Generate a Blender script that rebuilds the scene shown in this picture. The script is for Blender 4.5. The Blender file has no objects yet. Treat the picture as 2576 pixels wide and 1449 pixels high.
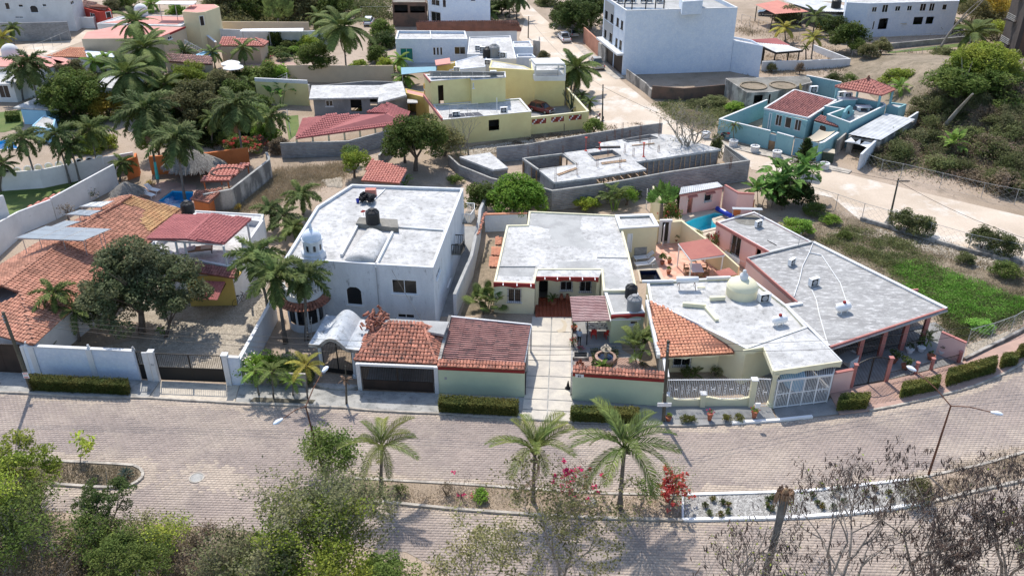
import bpy,bmesh,math,random
import numpy as np
from mathutils import Vector,Matrix,Euler
from mathutils.geometry import tessellate_polygon
# short names for the materials and words used most
Qa='white_wall';Qb='leaf_mid';Qc='house';Qd='frond_green';Qe='roof_white';Qf='leaf_dark';Qg='white_paint';Qh='black_iron';Qi='coco';Qj='leaf_olive';Qk='galv';Ql='royal';Qm='cream_wall';Qn='leaf_dry';Qo='post';Qp='old_wall';Qq='leaf_lime';Qr='frond_dark';Qs='dark';Qt='stuff';Qu='pink_trim';Qv='leaf_scrub';Qw='blue_white';Qx='leaf_bright';Qy='frond_bright';Qz='roof_patch';Xa='red_sheet';Xb='areca';Xc='boundary_wall';Xd='concrete';Xe='teal_wall';Xf='coral_sheet';Xg='roof_upstand';Xh='grey_paint';Xi='grey_floor';Xj='winbars';Xk='structure';Xl='garden_wall';Xm='lot_soil';Xn='yellow_wall';Xo='terracotta_dark';Xp='plastic_white';Xq='palm_bark';Xr='leaf_grey';Xs='grime_wall';Xt='brown_gate';Xu='plastic_red';Xv='flower_red';Xw='glassdoor';Xx='terracotta';Xy='cloth_dark';Xz='brick_paving';Ya='roof_pinkish';Yb='yellow_bright';Yc='lightblue_wall';Yd='terracotta_new'
rg=range;en=enumerate;V3=Vector
S=bpy.context.scene
C=S.collection
R=math.radians
random.seed(7)
# camera, sky, sun, exposure
CAM_H=40.0
TILT=R(30)
FP=2200.0
cam=bpy.data.objects.new('camera',bpy.data.cameras.new('camera'))
C.objects.link(cam);S.camera=cam
cam.location=(0,0,CAM_H)
cam.rotation_euler=(R(90)-TILT,0,0)
cam.data.sensor_width=36
cam.data.lens=36*FP/2576
cam.data.clip_end=3000
cam.data.clip_start=0.5
SUN_EL,SUN_AZ=55,17
W=bpy.data.worlds.new('World');S.world=W;W.use_nodes=True
nt=W.node_tree;nt.nodes.clear()
sky=nt.nodes.new('ShaderNodeTexSky');sky.sky_type='NISHITA';sky.sun_disc=False
sky.sun_elevation=R(SUN_EL);sky.sun_rotation=R(-SUN_AZ)
sky.air_density=1.0;sky.dust_density=1.0;sky.ozone_density=1.0
bg=nt.nodes.new('ShaderNodeBackground');bg.inputs['Strength'].default_value=0.15
wo=nt.nodes.new('ShaderNodeOutputWorld')
nt.links.new(sky.outputs[0],bg.inputs[0]);nt.links.new(bg.outputs[0],wo.inputs[0])
sl=bpy.data.lights.new('sun','SUN');sl.energy=3.1;sl.angle=R(0.55);sl.color=(1.0,0.94,0.86)
so=bpy.data.objects.new('sun',sl);C.objects.link(so)
sdir=V3((-math.sin(R(SUN_AZ))*math.cos(R(SUN_EL)),math.cos(R(SUN_AZ))*math.cos(R(SUN_EL)),math.sin(R(SUN_EL))))
so.rotation_euler=sdir.to_track_quat('Z','Y').to_euler();so.location=(0,0,80)
S.view_settings.view_transform='Standard';S.view_settings.look='None'
S.view_settings.gamma=1;S.view_settings.exposure=0.62
S.view_settings.use_curve_mapping=False
S.render.engine='CYCLES'
S.cycles.max_bounces=6;S.cycles.transparent_max_bounces=12
S.cycles.use_denoising=True
# survey: sight lines of the aerial picture -> places on the ground
K=2576/3000
VIEWS={0:(0,0,K),1:(0,0,2.576),2:(1000,0,2.576),3:(2000,0,2.576),4:(0,500,2.576),5:(1000,500,2.576),
         6:(2000,500,2.576),7:(0,1000,2.109),8:(1000,1000,2.109),9:(2000,1000,2.109),
         14:(1100,60,3.68),15:(2100,200,4.2933),16:(0,0,4.2933),10:(700,840,4.2933),11:(1550,840,3.45),12:(1800,500,4.2933),13:(1300,380,2.576)}
cT,sT=math.cos(TILT),math.sin(TILT)
def sight(k,x,y):
 ox,oy,s=VIEWS[k]
 u=((ox+x/s)*K-1288)/FP;v=((oy+y/s)*K-724.5)/FP
 return V3((u,cT-v*sT,-(sT+v*cT)))
def G(k,x,y,z=0.0):
 r=sight(k,x,y);t=(z-CAM_H)/r.z
 return V3((r.x*t,r.y*t,z))
def GL(k,z,*xy):
 return[G(k,xy[i],xy[i+1],z)for i in rg(0,len(xy),2)]
def atY(k,x,y,Y):
 r=sight(k,x,y);t=Y/r.y
 return V3((r.x*t,Y,CAM_H+r.z*t))
def stand(k,bx,by,tx,ty,z=0):
 b=G(k,bx,by,z);return b,atY(k,tx,ty,b.y)
def onwall(A,B,k,x,y):
 d=V3((B[0]-A[0],B[1]-A[1]));L=d.length;d/=L
 n=V3((d.y,-d.x));r=sight(k,x,y)
 den=r.x*n.x+r.y*n.y
 if abs(den)<1e-6:return None
 t=(A[0]*n.x+A[1]*n.y)/den
 p=(r.x*t,r.y*t)
 return((p[0]-A[0])*d.x+(p[1]-A[1])*d.y,CAM_H+r.z*t,t,L)
# materials
MATS={}
def nd(nt,t,**kw):
 n=nt.nodes.new(t)
 for k,v in kw.items():
  if k in n.inputs:n.inputs[k].default_value=v
  else:setattr(n,k,v)
 return n
def mk(name,c1,c2=None,sc=0.6,thr=(0.42,0.62),rough=0.85,bump=0.25,bsc=14,fine=0.25,c3=None,thr3=(0.6,0.7),sc3=3.0,
       metal=0,island=0.0,trans=0.0,stretch=None,spec=0.3,alpha=None):
 if name in MATS:return MATS[name]
 m=bpy.data.materials.new(name);MATS[name]=m;m.use_nodes=True
 t=m.node_tree;L=t.links.new;bs=t.nodes['Principled BSDF'];out=t.nodes['Material Output']
 geo=nd(t,'ShaderNodeNewGeometry');pos=geo.outputs['Position']
 if stretch:
  mp=nd(t,'ShaderNodeMapping');mp.inputs['Scale'].default_value=stretch[:3];mp.inputs['Rotation'].default_value=(0,0,stretch[3]if len(stretch)>3 else 0);L(pos,mp.inputs['Vector']);pos=mp.outputs[0]
 def noise(scale,det=5,rg=0.6):
  n=nd(t,'ShaderNodeTexNoise');n.inputs['Scale'].default_value=scale;n.inputs['Detail'].default_value=det
  n.inputs['Roughness'].default_value=rg;L(pos,n.inputs['Vector']);return n.outputs['Fac']
 def rng(src,a,b,lo=0.,hi=1.):
  n=nd(t,'ShaderNodeMapRange');n.inputs[1].default_value=a;n.inputs[2].default_value=b;n.inputs[3].default_value=lo;n.inputs[4].default_value=hi
  L(src,n.inputs[0]);return n.outputs[0]
 def mix(fac,a,b,mode='MIX'):
  n=nd(t,'ShaderNodeMixRGB');n.blend_type=mode
  for sock,v in((n.inputs[0],fac),(n.inputs[1],a),(n.inputs[2],b)):
   if isinstance(v,(int,float)):sock.default_value=v
   elif isinstance(v,(tuple,list)):sock.default_value=(v[0],v[1],v[2],1)
   else:L(v,sock)
  return n.outputs[0]
 col=mix(0.0,c1,c1)
 if c2:col=mix(rng(noise(sc),thr[0],thr[1]),c1,c2)
 if c3:col=mix(rng(noise(sc3,8,0.7),thr3[0],thr3[1]),col,c3)
 if fine:
  f=rng(noise(bsc,4,0.7),0.25,0.75,1-fine,1+fine*0.6)
  g=nd(t,'ShaderNodeCombineColor');L(f,g.inputs[0]);L(f,g.inputs[1]);L(f,g.inputs[2])
  col=mix(1.0,col,g.outputs[0],'MULTIPLY')
 if island:
  f=rng(geo.outputs['Random Per Island'],0,1,1-island,1+island)
  oi=nd(t,'ShaderNodeObjectInfo');f2=rng(oi.outputs['Random'],0,1,1-island*.8,1+island*.8)
  mu=nd(t,'ShaderNodeMath');mu.operation='MULTIPLY';L(f,mu.inputs[0]);L(f2,mu.inputs[1])
  g=nd(t,'ShaderNodeCombineColor');[L(mu.outputs[0],g.inputs[i])for i in rg(3)]
  col=mix(1.0,col,g.outputs[0],'MULTIPLY')
 L(col,bs.inputs['Base Color'])
 bs.inputs['Roughness'].default_value=rough;bs.inputs['Metallic'].default_value=metal
 bs.inputs['Specular IOR Level'].default_value=spec
 if alpha is not None:bs.inputs['Alpha'].default_value=alpha
 if bump:
  b=nd(t,'ShaderNodeBump');b.inputs['Strength'].default_value=bump;b.inputs['Distance'].default_value=0.05
  L(noise(bsc,6,0.65),b.inputs['Height']);L(b.outputs[0],bs.inputs['Normal'])
 if trans:
  tr=nd(t,'ShaderNodeBsdfTranslucent');L(col,tr.inputs['Color']);ms=nd(t,'ShaderNodeMixShader');ms.inputs[0].default_value=trans
  L(bs.outputs[0],ms.inputs[1]);L(tr.outputs[0],ms.inputs[2]);L(ms.outputs[0],out.inputs['Surface'])
 return m
M={}
def dm(k,*a,**kw):M[k]=mk(k,*a,**kw)
dm('dirt',(.42,.33,.25),(.30,.23,.16),sc=.09,c3=(.16,.13,.09),thr3=(.55,.75),sc3=.5,bsc=6,fine=.35,bump=.5)
dm(Xm,(.30,.24,.17),(.20,.16,.105),sc=.25,c3=(.11,.095,.055),thr3=(.5,.72),sc3=1.2,bsc=7,fine=.45,bump=.6)
dm('sand_road',(.60,.50,.395),(.49,.40,.305),sc=.07,c3=(.66,.61,.54),thr3=(.52,.64),sc3=.16,bsc=5,fine=.14,bump=.3)
dm('chalk',(.68,.65,.60),(.55,.48,.39),sc=.5,thr=(.45,.6),bsc=6,fine=.15)
dm('paver_bed',(.37,.31,.265),(.30,.255,.225),sc=.3,fine=.3)
dm('paver',(.385,.315,.272),(.305,.254,.225),sc=.25,thr=(.36,.64),c3=(.46,.385,.315),thr3=(.46,.62),sc3=.12,fine=.14,island=.08)
dm('paver_dusty',(.50,.415,.33),(.43,.355,.285),sc=.4,fine=.14,island=.06)
dm(Xd,(.42,.41,.38),(.28,.28,.265),sc=.7,c3=(.11,.11,.10),thr3=(.52,.76),sc3=2.2,fine=.28,bump=.3)
dm('drive_concrete',(.60,.55,.46),(.50,.46,.40),sc=.8,c3=(.33,.31,.28),thr3=(.6,.75),sc3=3,fine=.14)
dm('kerb',(.52,.47,.40),(.32,.29,.25),sc=1.2,fine=.2)
dm('kerb_white',(.83,.83,.82),(.62,.61,.58),sc=1.5,thr=(.55,.7),bsc=14,fine=.08)
dm(Qa,(.70,.70,.69),(.62,.62,.61),c3=(.36,.36,.34),thr3=(.62,.80),sc3=2.2,fine=.07,bump=.15)
dm(Xs,(.68,.70,.72),(.60,.62,.64),c3=(.16,.16,.16),thr3=(.60,.78),sc3=1.6,stretch=(1.5,1.5,.5),fine=.12)
dm(Qw,(.66,.72,.80),(.60,.67,.77),sc=1,bsc=5,fine=.1,bump=.35,c3=(.74,.78,.82),thr3=(.5,.7))
dm(Qe,(.62,.615,.60),(.46,.455,.44),sc=.5,thr=(.40,.60),c3=(.15,.148,.14),thr3=(.49,.80),sc3=2.3,fine=.34,bump=.3)
dm(Qz,(.42,.42,.405),(.33,.33,.32),sc=.6,c3=(.60,.60,.58),thr3=(.6,.72),sc3=1.8,fine=.2)
dm('roof_grey',(.29,.285,.275),(.37,.365,.35),sc=.35,thr=(.42,.60),c3=(.62,.61,.59),thr3=(.50,.66),sc3=1.3,stretch=(1,2.6,1,.6),bsc=7,fine=.3,bump=.3)
dm('roof_old',(.24,.23,.20),(.15,.14,.12),sc=.35,c3=(.32,.30,.26),thr3=(.55,.7),sc3=1.5,bsc=7,fine=.3)
dm(Ya,(.62,.30,.25),(.56,.26,.22),sc=.5,fine=.1)
dm('green_wall',(.60,.66,.46),(.55,.61,.43),sc=.4,fine=.05)
dm(Qm,(.74,.70,.49),(.69,.64,.45),sc=.5,fine=.05)
dm(Xn,(.80,.70,.34),(.74,.63,.30),sc=.4,c3=(.42,.34,.18),thr3=(.68,.78),sc3=1.0,bsc=14,fine=.06)
dm(Yb,(.60,.43,.12),(.54,.38,.11),fine=.06)
dm('sand_wall',(.58,.47,.33),(.52,.42,.30),sc=.4,fine=.08)
dm('pale_yellow',(.76,.67,.43),(.71,.62,.40),sc=.4,fine=.05)
dm('pink_wall',(.80,.52,.46),(.76,.49,.43),sc=.4,c3=(.62,.46,.40),thr3=(.65,.75),bsc=14,fine=.06)
dm(Qu,(.48,.20,.17),(.42,.17,.15),sc=.8,fine=.1)
dm('red_trim',(.30,.035,.03),(.26,.035,.03),sc=.8,bsc=14,fine=.1)
dm('orange_wall',(.62,.19,.06),(.55,.16,.05),sc=.8,fine=.12)
dm('red_wall',(.50,.07,.05),(.45,.06,.045),sc=.8,fine=.1)
dm(Xe,(.235,.43,.455),(.28,.47,.49),sc=.35,c3=(.14,.28,.31),thr3=(.56,.75),sc3=1.4,fine=.1)
dm('teal_gate',(.20,.36,.43),(.22,.39,.46),sc=1,fine=.06)
dm(Yc,(.34,.58,.74),(.30,.54,.70),sc=.6,fine=.06)
dm('block_grey',(.33,.33,.325),(.25,.25,.25),sc=.5,c3=(.42,.41,.39),thr3=(.6,.7),sc3=2.5,fine=.22,bump=.5)
dm('block',(.34,.34,.335),(.27,.27,.27),sc=.5,fine=.2,island=.14)
dm(Qp,(.46,.43,.38),(.18,.17,.155),sc=.6,thr=(.44,.58),c3=(.10,.095,.085),thr3=(.58,.7),stretch=(1,1,.5),fine=.3)
dm('brick_dark',(.20,.12,.085),(.12,.09,.07),sc=.7,fine=.3)
dm('tower_wall',(.055,.045,.042),(.07,.055,.05),sc=.5,fine=.1)
dm('tower_brown',(.13,.075,.05),(.15,.085,.06),sc=.5,fine=.1)
dm(Xx,(.55,.27,.18),(.42,.20,.13),sc=.35,thr=(.4,.62),c3=(.115,.075,.06),thr3=(.60,.73),sc3=1.7,fine=.2,island=.26)
dm(Xo,(.52,.225,.15),(.36,.15,.10),sc=.8,thr=(.4,.6),c3=(.08,.06,.055),thr3=(.50,.64),sc3=2.6,fine=.3,island=.3)
dm(Yd,(.62,.30,.18),(.54,.24,.15),sc=.6,c3=(.50,.19,.11),thr3=(.55,.7),fine=.1,island=.12)
dm('tile_bed',(.27,.115,.075),(.20,.09,.06),sc=.8,fine=.3)
dm('tile_yellowed',(.58,.36,.17),(.50,.27,.13),sc=.6,c3=(.22,.15,.09),thr3=(.6,.72),fine=.2,island=.2)
dm(Xa,(.44,.155,.145),(.38,.13,.125),sc=.5,c3=(.58,.24,.22),thr3=(.6,.72),sc3=2,fine=.12,island=.06)
dm('brown_sheet',(.34,.17,.145),(.23,.125,.11),sc=.5,c3=(.11,.085,.08),thr3=(.47,.64),sc3=2.1,stretch=(.7,2.2,1),fine=.25,island=.12)
dm(Xf,(.56,.235,.18),(.50,.20,.16),sc=.5,c3=(.45,.18,.14),thr3=(.62,.74),fine=.1,island=.08)
dm('mottled_tile',(.40,.23,.19),(.28,.16,.13),sc=1.2,c3=(.10,.09,.085),thr3=(.5,.65),sc3=2.2,fine=.3,island=.3)
dm('maroon_tile',(.34,.145,.125),(.26,.11,.10),sc=.8,c3=(.46,.25,.21),thr3=(.6,.7),fine=.15,island=.22)
dm('metal_sheet',(.55,.56,.56),(.42,.43,.43),sc=.7,fine=.15,rough=.5)
dm('glass_dark',(.012,.015,.018),rough=.12,bump=0,fine=0,spec=.6)
dm('glass_green',(.02,.20,.17),rough=.15,bump=0,fine=0,spec=.6)
dm('interior_shade',(.05,.045,.04),(.03,.028,.026),sc=.8,fine=.2)  # near-black tone, paints in the shade inside openings and porch
dm(Qg,(.80,.80,.79),rough=.5,bump=0,fine=.04)
dm(Xh,(.34,.35,.36),rough=.5,bump=0,fine=.08)
dm(Qh,(.018,.017,.016),rough=.5,bump=0,fine=.1)
dm(Xt,(.045,.03,.024),(.03,.022,.018),sc=1,rough=.55,bump=.1,fine=.15)
dm('solar_cell',(.30,.345,.37),(.25,.29,.32),sc=.8,rough=.25,bump=0,fine=.06,spec=.7)
dm('solar_dark',(.02,.028,.05),rough=.2,bump=0,fine=.1,spec=.7)
dm(Qk,(.40,.41,.41),rough=.45,bump=0,fine=.12,metal=.3)
dm('rust',(.20,.09,.055),(.12,.06,.04),sc=4,rough=.8,fine=.3)
dm('wood',(.36,.23,.13),(.25,.16,.09),sc=2,fine=.3)
dm('plank',(.55,.38,.24),(.44,.30,.19),sc=2,fine=.2)
dm('pole_wood',(.125,.115,.085),(.09,.08,.06),sc=1.5,fine=.3)
dm('tank_black',(.02,.02,.021),rough=.45,bump=0,fine=.15)
dm('tank_grey',(.27,.27,.265),rough=.5,bump=0,fine=.1)
dm(Xp,(.80,.80,.80),rough=.4,bump=0,fine=.03)
dm(Xu,(.55,.04,.03),rough=.4,bump=0,fine=.05)
dm('pot_clay',(.36,.13,.075),rough=.8,fine=.2)
dm(Xy,(.02,.02,.022),rough=.9,fine=.3)
dm('cloth_blue',(.05,.08,.16),rough=.9,fine=.2)
dm('cloth_white',(.78,.78,.77),rough=.9,fine=.06)
dm('cloth_grey',(.42,.43,.44),rough=.9,fine=.06)
dm('cloth_beige',(.52,.45,.34),rough=.9,fine=.1)
dm('tarp_blue',(.02,.05,.40),rough=.5,fine=.1)
dm('skin',(.32,.19,.13),rough=.6,fine=.05,bump=0)
dm('car_white',(.70,.71,.72),rough=.25,bump=0,fine=.02,spec=.6)
dm('car_silver',(.42,.40,.37),rough=.25,bump=0,fine=.02,spec=.6,metal=.3)
dm('car_red',(.13,.01,.013),rough=.25,bump=0,fine=.02,spec=.6)
dm('tyre',(.018,.018,.018),rough=.8,bump=0,fine=.2)
dm('lamp_white',(.75,.80,.86),rough=.35,bump=0,fine=.03)
dm('red_tile_floor',(.36,.09,.045),(.30,.075,.04),sc=1.5,fine=.15,rough=.4)
dm('pink_tile_floor',(.62,.34,.25),(.70,.45,.34),sc=1.3,thr=(.46,.54),c3=(.52,.27,.20),thr3=(.6,.66),fine=.1)
dm(Xz,(.47,.31,.245),(.39,.265,.215),sc=.8,fine=.2,island=.12)
dm(Xi,(.30,.30,.29),(.24,.24,.235),sc=.8,fine=.2)
dm('beige_floor',(.58,.50,.39),(.52,.45,.35),sc=.8,fine=.1)
dm('gravel',(.46,.40,.32),(.36,.31,.24),sc=1,c3=(.22,.185,.14),thr3=(.5,.62),sc3=7,fine=.35,bump=.8)
dm('pebble',(.62,.61,.58),(.40,.39,.37),sc=5,fine=.3,island=.35)
dm('pebble_bed',(.20,.19,.175),(.30,.29,.27),sc=6,fine=.4)
dm('stone',(.50,.44,.35),(.40,.35,.28),sc=2,fine=.2,island=.25)
dm('lawn',(.10,.155,.035),(.145,.18,.05),sc=.5,fine=.4,bump=.5)
dm('thatch',(.27,.25,.22),(.17,.155,.135),sc=2,stretch=(3,3,.6),fine=.4,bump=.8,island=.3)
dm(Xq,(.20,.175,.145),(.13,.11,.09),sc=2,stretch=(1,1,3),fine=.35,bump=.6)
dm('palm_bark_grey',(.19,.18,.165),(.12,.115,.105),sc=1.5,bsc=7,fine=.25)
dm('painted_trunk',(.08,.52,.50),(.07,.45,.44),sc=2,fine=.15)
dm('bark',(.17,.13,.10),(.11,.085,.065),sc=3,fine=.35,bump=.5)
dm('pale_bark',(.36,.32,.27),(.26,.225,.18),sc=3,fine=.3)
dm('grey_twig',(.32,.28,.24),(.22,.19,.16),sc=3,fine=.2)
dm('dead_frond',(.30,.20,.13),(.22,.145,.10),sc=2,fine=.3,trans=.15)
dm('pod',(.10,.065,.05),(.055,.04,.035),sc=2,fine=.3,island=.3,bump=0)
leafkw=dict(rough=.7,bump=0,fine=.25,bsc=3,island=.38,spec=.12)
def leaf(k,c1,c2,c3=None,**kw):
 a=dict(sc=.45,thr=(.38,.62),c3=c3,thr3=(.62,.72),sc3=1.3,trans=.32);a.update(leafkw);c1,c2=[(c[0]*1.42,c[1]*1.22,c[2]*1.28)for c in(c1,c2)];a.update(kw);dm(k,c1,c2,**a)
leaf('leaf_mango',(.07,.108,.045),(.125,.15,.075),(.19,.18,.07))
leaf(Qf,(.040,.080,.020),(.075,.11,.030))
leaf(Qb,(.075,.135,.028),(.12,.175,.040))
leaf(Qx,(.10,.22,.030),(.17,.30,.04))
leaf(Qq,(.17,.27,.035),(.24,.31,.045))
leaf(Qj,(.12,.145,.055),(.165,.175,.075),(.22,.19,.10))
leaf('leaf_yellow',(.30,.30,.05),(.38,.30,.05))
leaf(Xr,(.095,.125,.05),(.14,.155,.075),(.20,.18,.11))
leaf(Qn,(.185,.16,.11),(.135,.125,.075),(.10,.11,.05))
leaf('leaf_hedge',(.075,.105,.025),(.13,.14,.035),(.24,.09,.03))
leaf('leaf_agave',(.07,.11,.08),(.09,.13,.09))
leaf('leaf_weed',(.11,.28,.035),(.16,.34,.06),(.20,.23,.08),thr3=(.52,.66))
leaf(Qv,(.085,.12,.04),(.125,.155,.06),(.17,.165,.09))
leaf(Qd,(.075,.125,.035),(.12,.17,.045),(.21,.21,.06),trans=.25)
leaf('frond_young',(.085,.135,.035),(.15,.18,.045),(.28,.24,.06),trans=.25)
leaf(Qr,(.058,.10,.03),(.10,.14,.045),trans=.25)
leaf('frond_yellow',(.28,.27,.05),(.20,.24,.05),(.36,.22,.04),trans=.25)
leaf(Qy,(.12,.24,.04),(.16,.27,.05),trans=.25)
leaf('banana_leaf',(.07,.17,.035),(.11,.22,.045),(.20,.22,.06),trans=.3)
leaf('flower_pink',(.45,.03,.13),(.36,.03,.11))
leaf(Xv,(.40,.07,.06),(.46,.13,.10))
leaf('flower_white',(.80,.80,.74),(.7,.72,.62))
leaf('grass_dry',(.27,.25,.16),(.20,.19,.115),(.15,.16,.07),trans=.2)
def water(name,tint):
 m=bpy.data.materials.new(name);m.use_nodes=True;t=m.node_tree;t.nodes.remove(t.nodes['Principled BSDF']);out=t.nodes['Material Output']
 a=nd(t,'ShaderNodeBsdfTransparent');a.inputs[0].default_value=(*tint,1);g=nd(t,'ShaderNodeBsdfGlossy');g.inputs['Roughness'].default_value=.06
 fr=nd(t,'ShaderNodeFresnel');fr.inputs[0].default_value=1.33;ms=nd(t,'ShaderNodeMixShader')
 n=nd(t,'ShaderNodeTexNoise');n.inputs['Scale'].default_value=2.5;geo=nd(t,'ShaderNodeNewGeometry');t.links.new(geo.outputs['Position'],n.inputs['Vector'])
 b=nd(t,'ShaderNodeBump');b.inputs['Strength'].default_value=.35;b.inputs['Distance'].default_value=.1;t.links.new(n.outputs['Fac'],b.inputs['Height']);t.links.new(b.outputs[0],g.inputs['Normal']);t.links.new(b.outputs[0],fr.inputs['Normal'])
 t.links.new(fr.outputs[0],ms.inputs[0]);t.links.new(a.outputs[0],ms.inputs[1]);t.links.new(g.outputs[0],ms.inputs[2]);t.links.new(ms.outputs[0],out.inputs['Surface'])
 return m
M['pool_water']=water('pool_water',(.62,.94,.97));M['spa_water']=water('spa_water',(.5,.7,.85))
dm('pool_tile',(.22,.74,.82),(.28,.80,.86),sc=1.2,bsc=6,fine=.1)
dm('pool_tile_deep',(.06,.50,.80),(.09,.58,.84),sc=1.2,bsc=6,fine=.1)
dm('spa_tile',(.008,.02,.07),(.01,.03,.09),sc=1,fine=.1)
# mesh building
def UP(z):return V3((0.,0.,z))
def org(o):
 v=UP(0)
 while o:v=v+o.location;o=o.parent
 return v
class MB:
 def __init__(s):s.v=[];s.f=[];s.m=[];s.cur=0
 def add(s,vs,fs):
  b=len(s.v);s.v+=[tuple(p)for p in vs]
  for f in fs:s.f.append([i+b for i in f]);s.m.append(s.cur)
  return s
 def poly(s,pts):return s.add(pts,[list(rg(len(pts)))])
 def prism(s,pts,z0,z1,top=None):
  n=len(pts);a=sum(pts[i][0]*pts[(i+1)%n][1]-pts[(i+1)%n][0]*pts[i][1]for i in rg(n))
  if a<0:pts=pts[::-1]
  z0f=z0 if callable(z0)else(lambda p:z0);z1f=z1 if callable(z1)else(lambda p:z1)
  vs=[(p[0],p[1],z0f(p))for p in pts]+[(p[0],p[1],z1f(p))for p in pts]
  fs=[[i,(i+1)%n,n+(i+1)%n,n+i]for i in rg(n)]
  if n<=4:fs+=[list(rg(n))[::-1],[n+i for i in rg(n)]]
  else:
   tr=tessellate_polygon([[V3((p[0],p[1],0))for p in pts]])
   for a_,b_,c_ in tr:
    A,B,Cc=pts[a_],pts[b_],pts[c_]
    if(B[0]-A[0])*(Cc[1]-A[1])-(B[1]-A[1])*(Cc[0]-A[0])<0:b_,c_=c_,b_
    fs+=[[n+a_,n+b_,n+c_],[c_,b_,a_]]
  return s.add(vs,fs)
 def sheet(s,pts,z,holes=()):
  rings=[[V3((p[0],p[1],0))for p in pts]]+[[V3((p[0],p[1],0))for p in h]for h in holes]
  flat=[p for r in rings for p in r];fs=[]
  for a,b,c in tessellate_polygon(rings):
   A,B,D=flat[a],flat[b],flat[c]
   if(B.x-A.x)*(D.y-A.y)-(B.y-A.y)*(D.x-A.x)<0:b,c=c,b
   fs.append([a,b,c])
  return s.add([(p.x,p.y,z)for p in flat],fs)
 def box(s,c,d,rz=0,rx=0,ry=0):
  m=Euler((rx,ry,rz)).to_matrix();c=V3(c)
  vs=[c+m@V3((x*d[0]/2,y*d[1]/2,z*d[2]/2))for z in(-1,1)for y in(-1,1)for x in(-1,1)]
  return s.add(vs,[[0,2,3,1],[4,5,7,6],[0,1,5,4],[2,6,7,3],[0,4,6,2],[1,3,7,5]])
 def bar(s,a,b,w,h=None):
  a,b=V3(a),V3(b);h=h or w;d=(b-a)
  if d.length<1e-6:return s
  d.normalize();up=UP(1)if abs(d.z)<.95 else V3((1,0,0))
  sx=d.cross(up).normalized()*w/2;sy=sx.cross(d).normalized()*h/2
  vs=[p+i*sx+j*sy for p in(a,b)for i,j in((-1,-1),(1,-1),(1,1),(-1,1))]
  return s.add(vs,[[3,2,1,0],[4,5,6,7],[0,1,5,4],[1,2,6,5],[2,3,7,6],[3,0,4,7]])
 def tube(s,pts,rad,n=6,cap=True):
  pts=[V3(p)for p in pts];k=len(pts)
  if not isinstance(rad,(list,tuple)):rad=[rad]*k
  vs=[];pu=None
  for i,p in en(pts):
   d=(pts[min(i+1,k-1)]-pts[max(i-1,0)]).normalized()
   if pu is None:u=d.orthogonal().normalized()
   else:
    u=(pu-d*pu.dot(d))
    u=u.normalized()if u.length>1e-5 else d.orthogonal().normalized()
   pu=u;w=d.cross(u)
   vs+=[p+(u*math.cos(2*math.pi*j/n)+w*math.sin(2*math.pi*j/n))*rad[i]for j in rg(n)]
  fs=[[i*n+j,i*n+(j+1)%n,(i+1)*n+(j+1)%n,(i+1)*n+j]for i in rg(k-1)for j in rg(n)]
  if cap:fs+=[list(rg(n))[::-1],[(k-1)*n+j for j in rg(n)]]
  return s.add(vs,fs)
 def lathe(s,prof,c=(0,0,0),n=16,arc=None):
  cx,cy,cz=c;vs=[]
  full=arc is None;a0,a1=arc or(0,2*math.pi);m=n if full else n+1
  for r,z in prof:
   vs+=[(cx+r*math.cos(a0+(a1-a0)*j/n),cy+r*math.sin(a0+(a1-a0)*j/n),cz+z)for j in rg(m)]
  fs=[]
  for i in rg(len(prof)-1):
   for j in rg(n):
    j2=(j+1)%m if full else j+1
    fs.append([i*m+j,i*m+j2,(i+1)*m+j2,(i+1)*m+j])
  return s.add(vs,fs)
 def bd(s,name,mat=None,parent=None,smooth=False,o=None,**props):
  me=bpy.data.meshes.new(name);base=org(parent)if parent else(V3(o)if o is not None else UP(0))
  me.from_pydata([(p[0]-base.x,p[1]-base.y,p[2]-base.z)for p in s.v],[],s.f)
  mats=mat if isinstance(mat,(list,tuple))else[mat]
  for m in mats:me.materials.append(M[m]if isinstance(m,str)else m)
  if len(mats)>1:me.polygons.foreach_set('material_index',s.m)
  if smooth:me.polygons.foreach_set('use_smooth',[True]*len(me.polygons))
  me.update()
  ob=bpy.data.objects.new(name,me);C.objects.link(ob)
  if parent:ob.parent=parent
  elif o is not None:ob.location=o
  for k,v in props.items():ob[k]=v
  return ob
def thg(name,label,cat,loc,group=None,rz=0):
 o=bpy.data.objects.new(name,None);C.objects.link(o);o.location=loc;o.rotation_euler=(0,0,rz);o.empty_display_size=.3
 o['label']=label;o['category']=cat
 if group:o['group']=group
 return o
def tag(o,label,cat,group=None):
 o['label']=label;o['category']=cat
 if group:o['group']=group
 return o
def link(name,me,parent,loc=(0,0,0),rot=(0,0,0),sc=(1,1,1)):
 o=bpy.data.objects.new(name,me);C.objects.link(o);o.parent=parent;o.location=loc;o.rotation_euler=rot;o.scale=sc
 return o
def raw(name,v,f,mat):
 me=bpy.data.meshes.new(name);v=np.asarray(v,dtype=np.float32);f=np.asarray(f,dtype=np.int32)
 me.vertices.add(len(v));me.vertices.foreach_set('co',v.ravel());k=f.shape[1]
 me.loops.add(f.size);me.loops.foreach_set('vertex_index',f.ravel());me.polygons.add(len(f))
 me.polygons.foreach_set('loop_start',np.arange(0,f.size,k,dtype=np.int32))
 me.materials.append(M[mat]if isinstance(mat,str)else mat);me.update(calc_edges=True);return me
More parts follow.
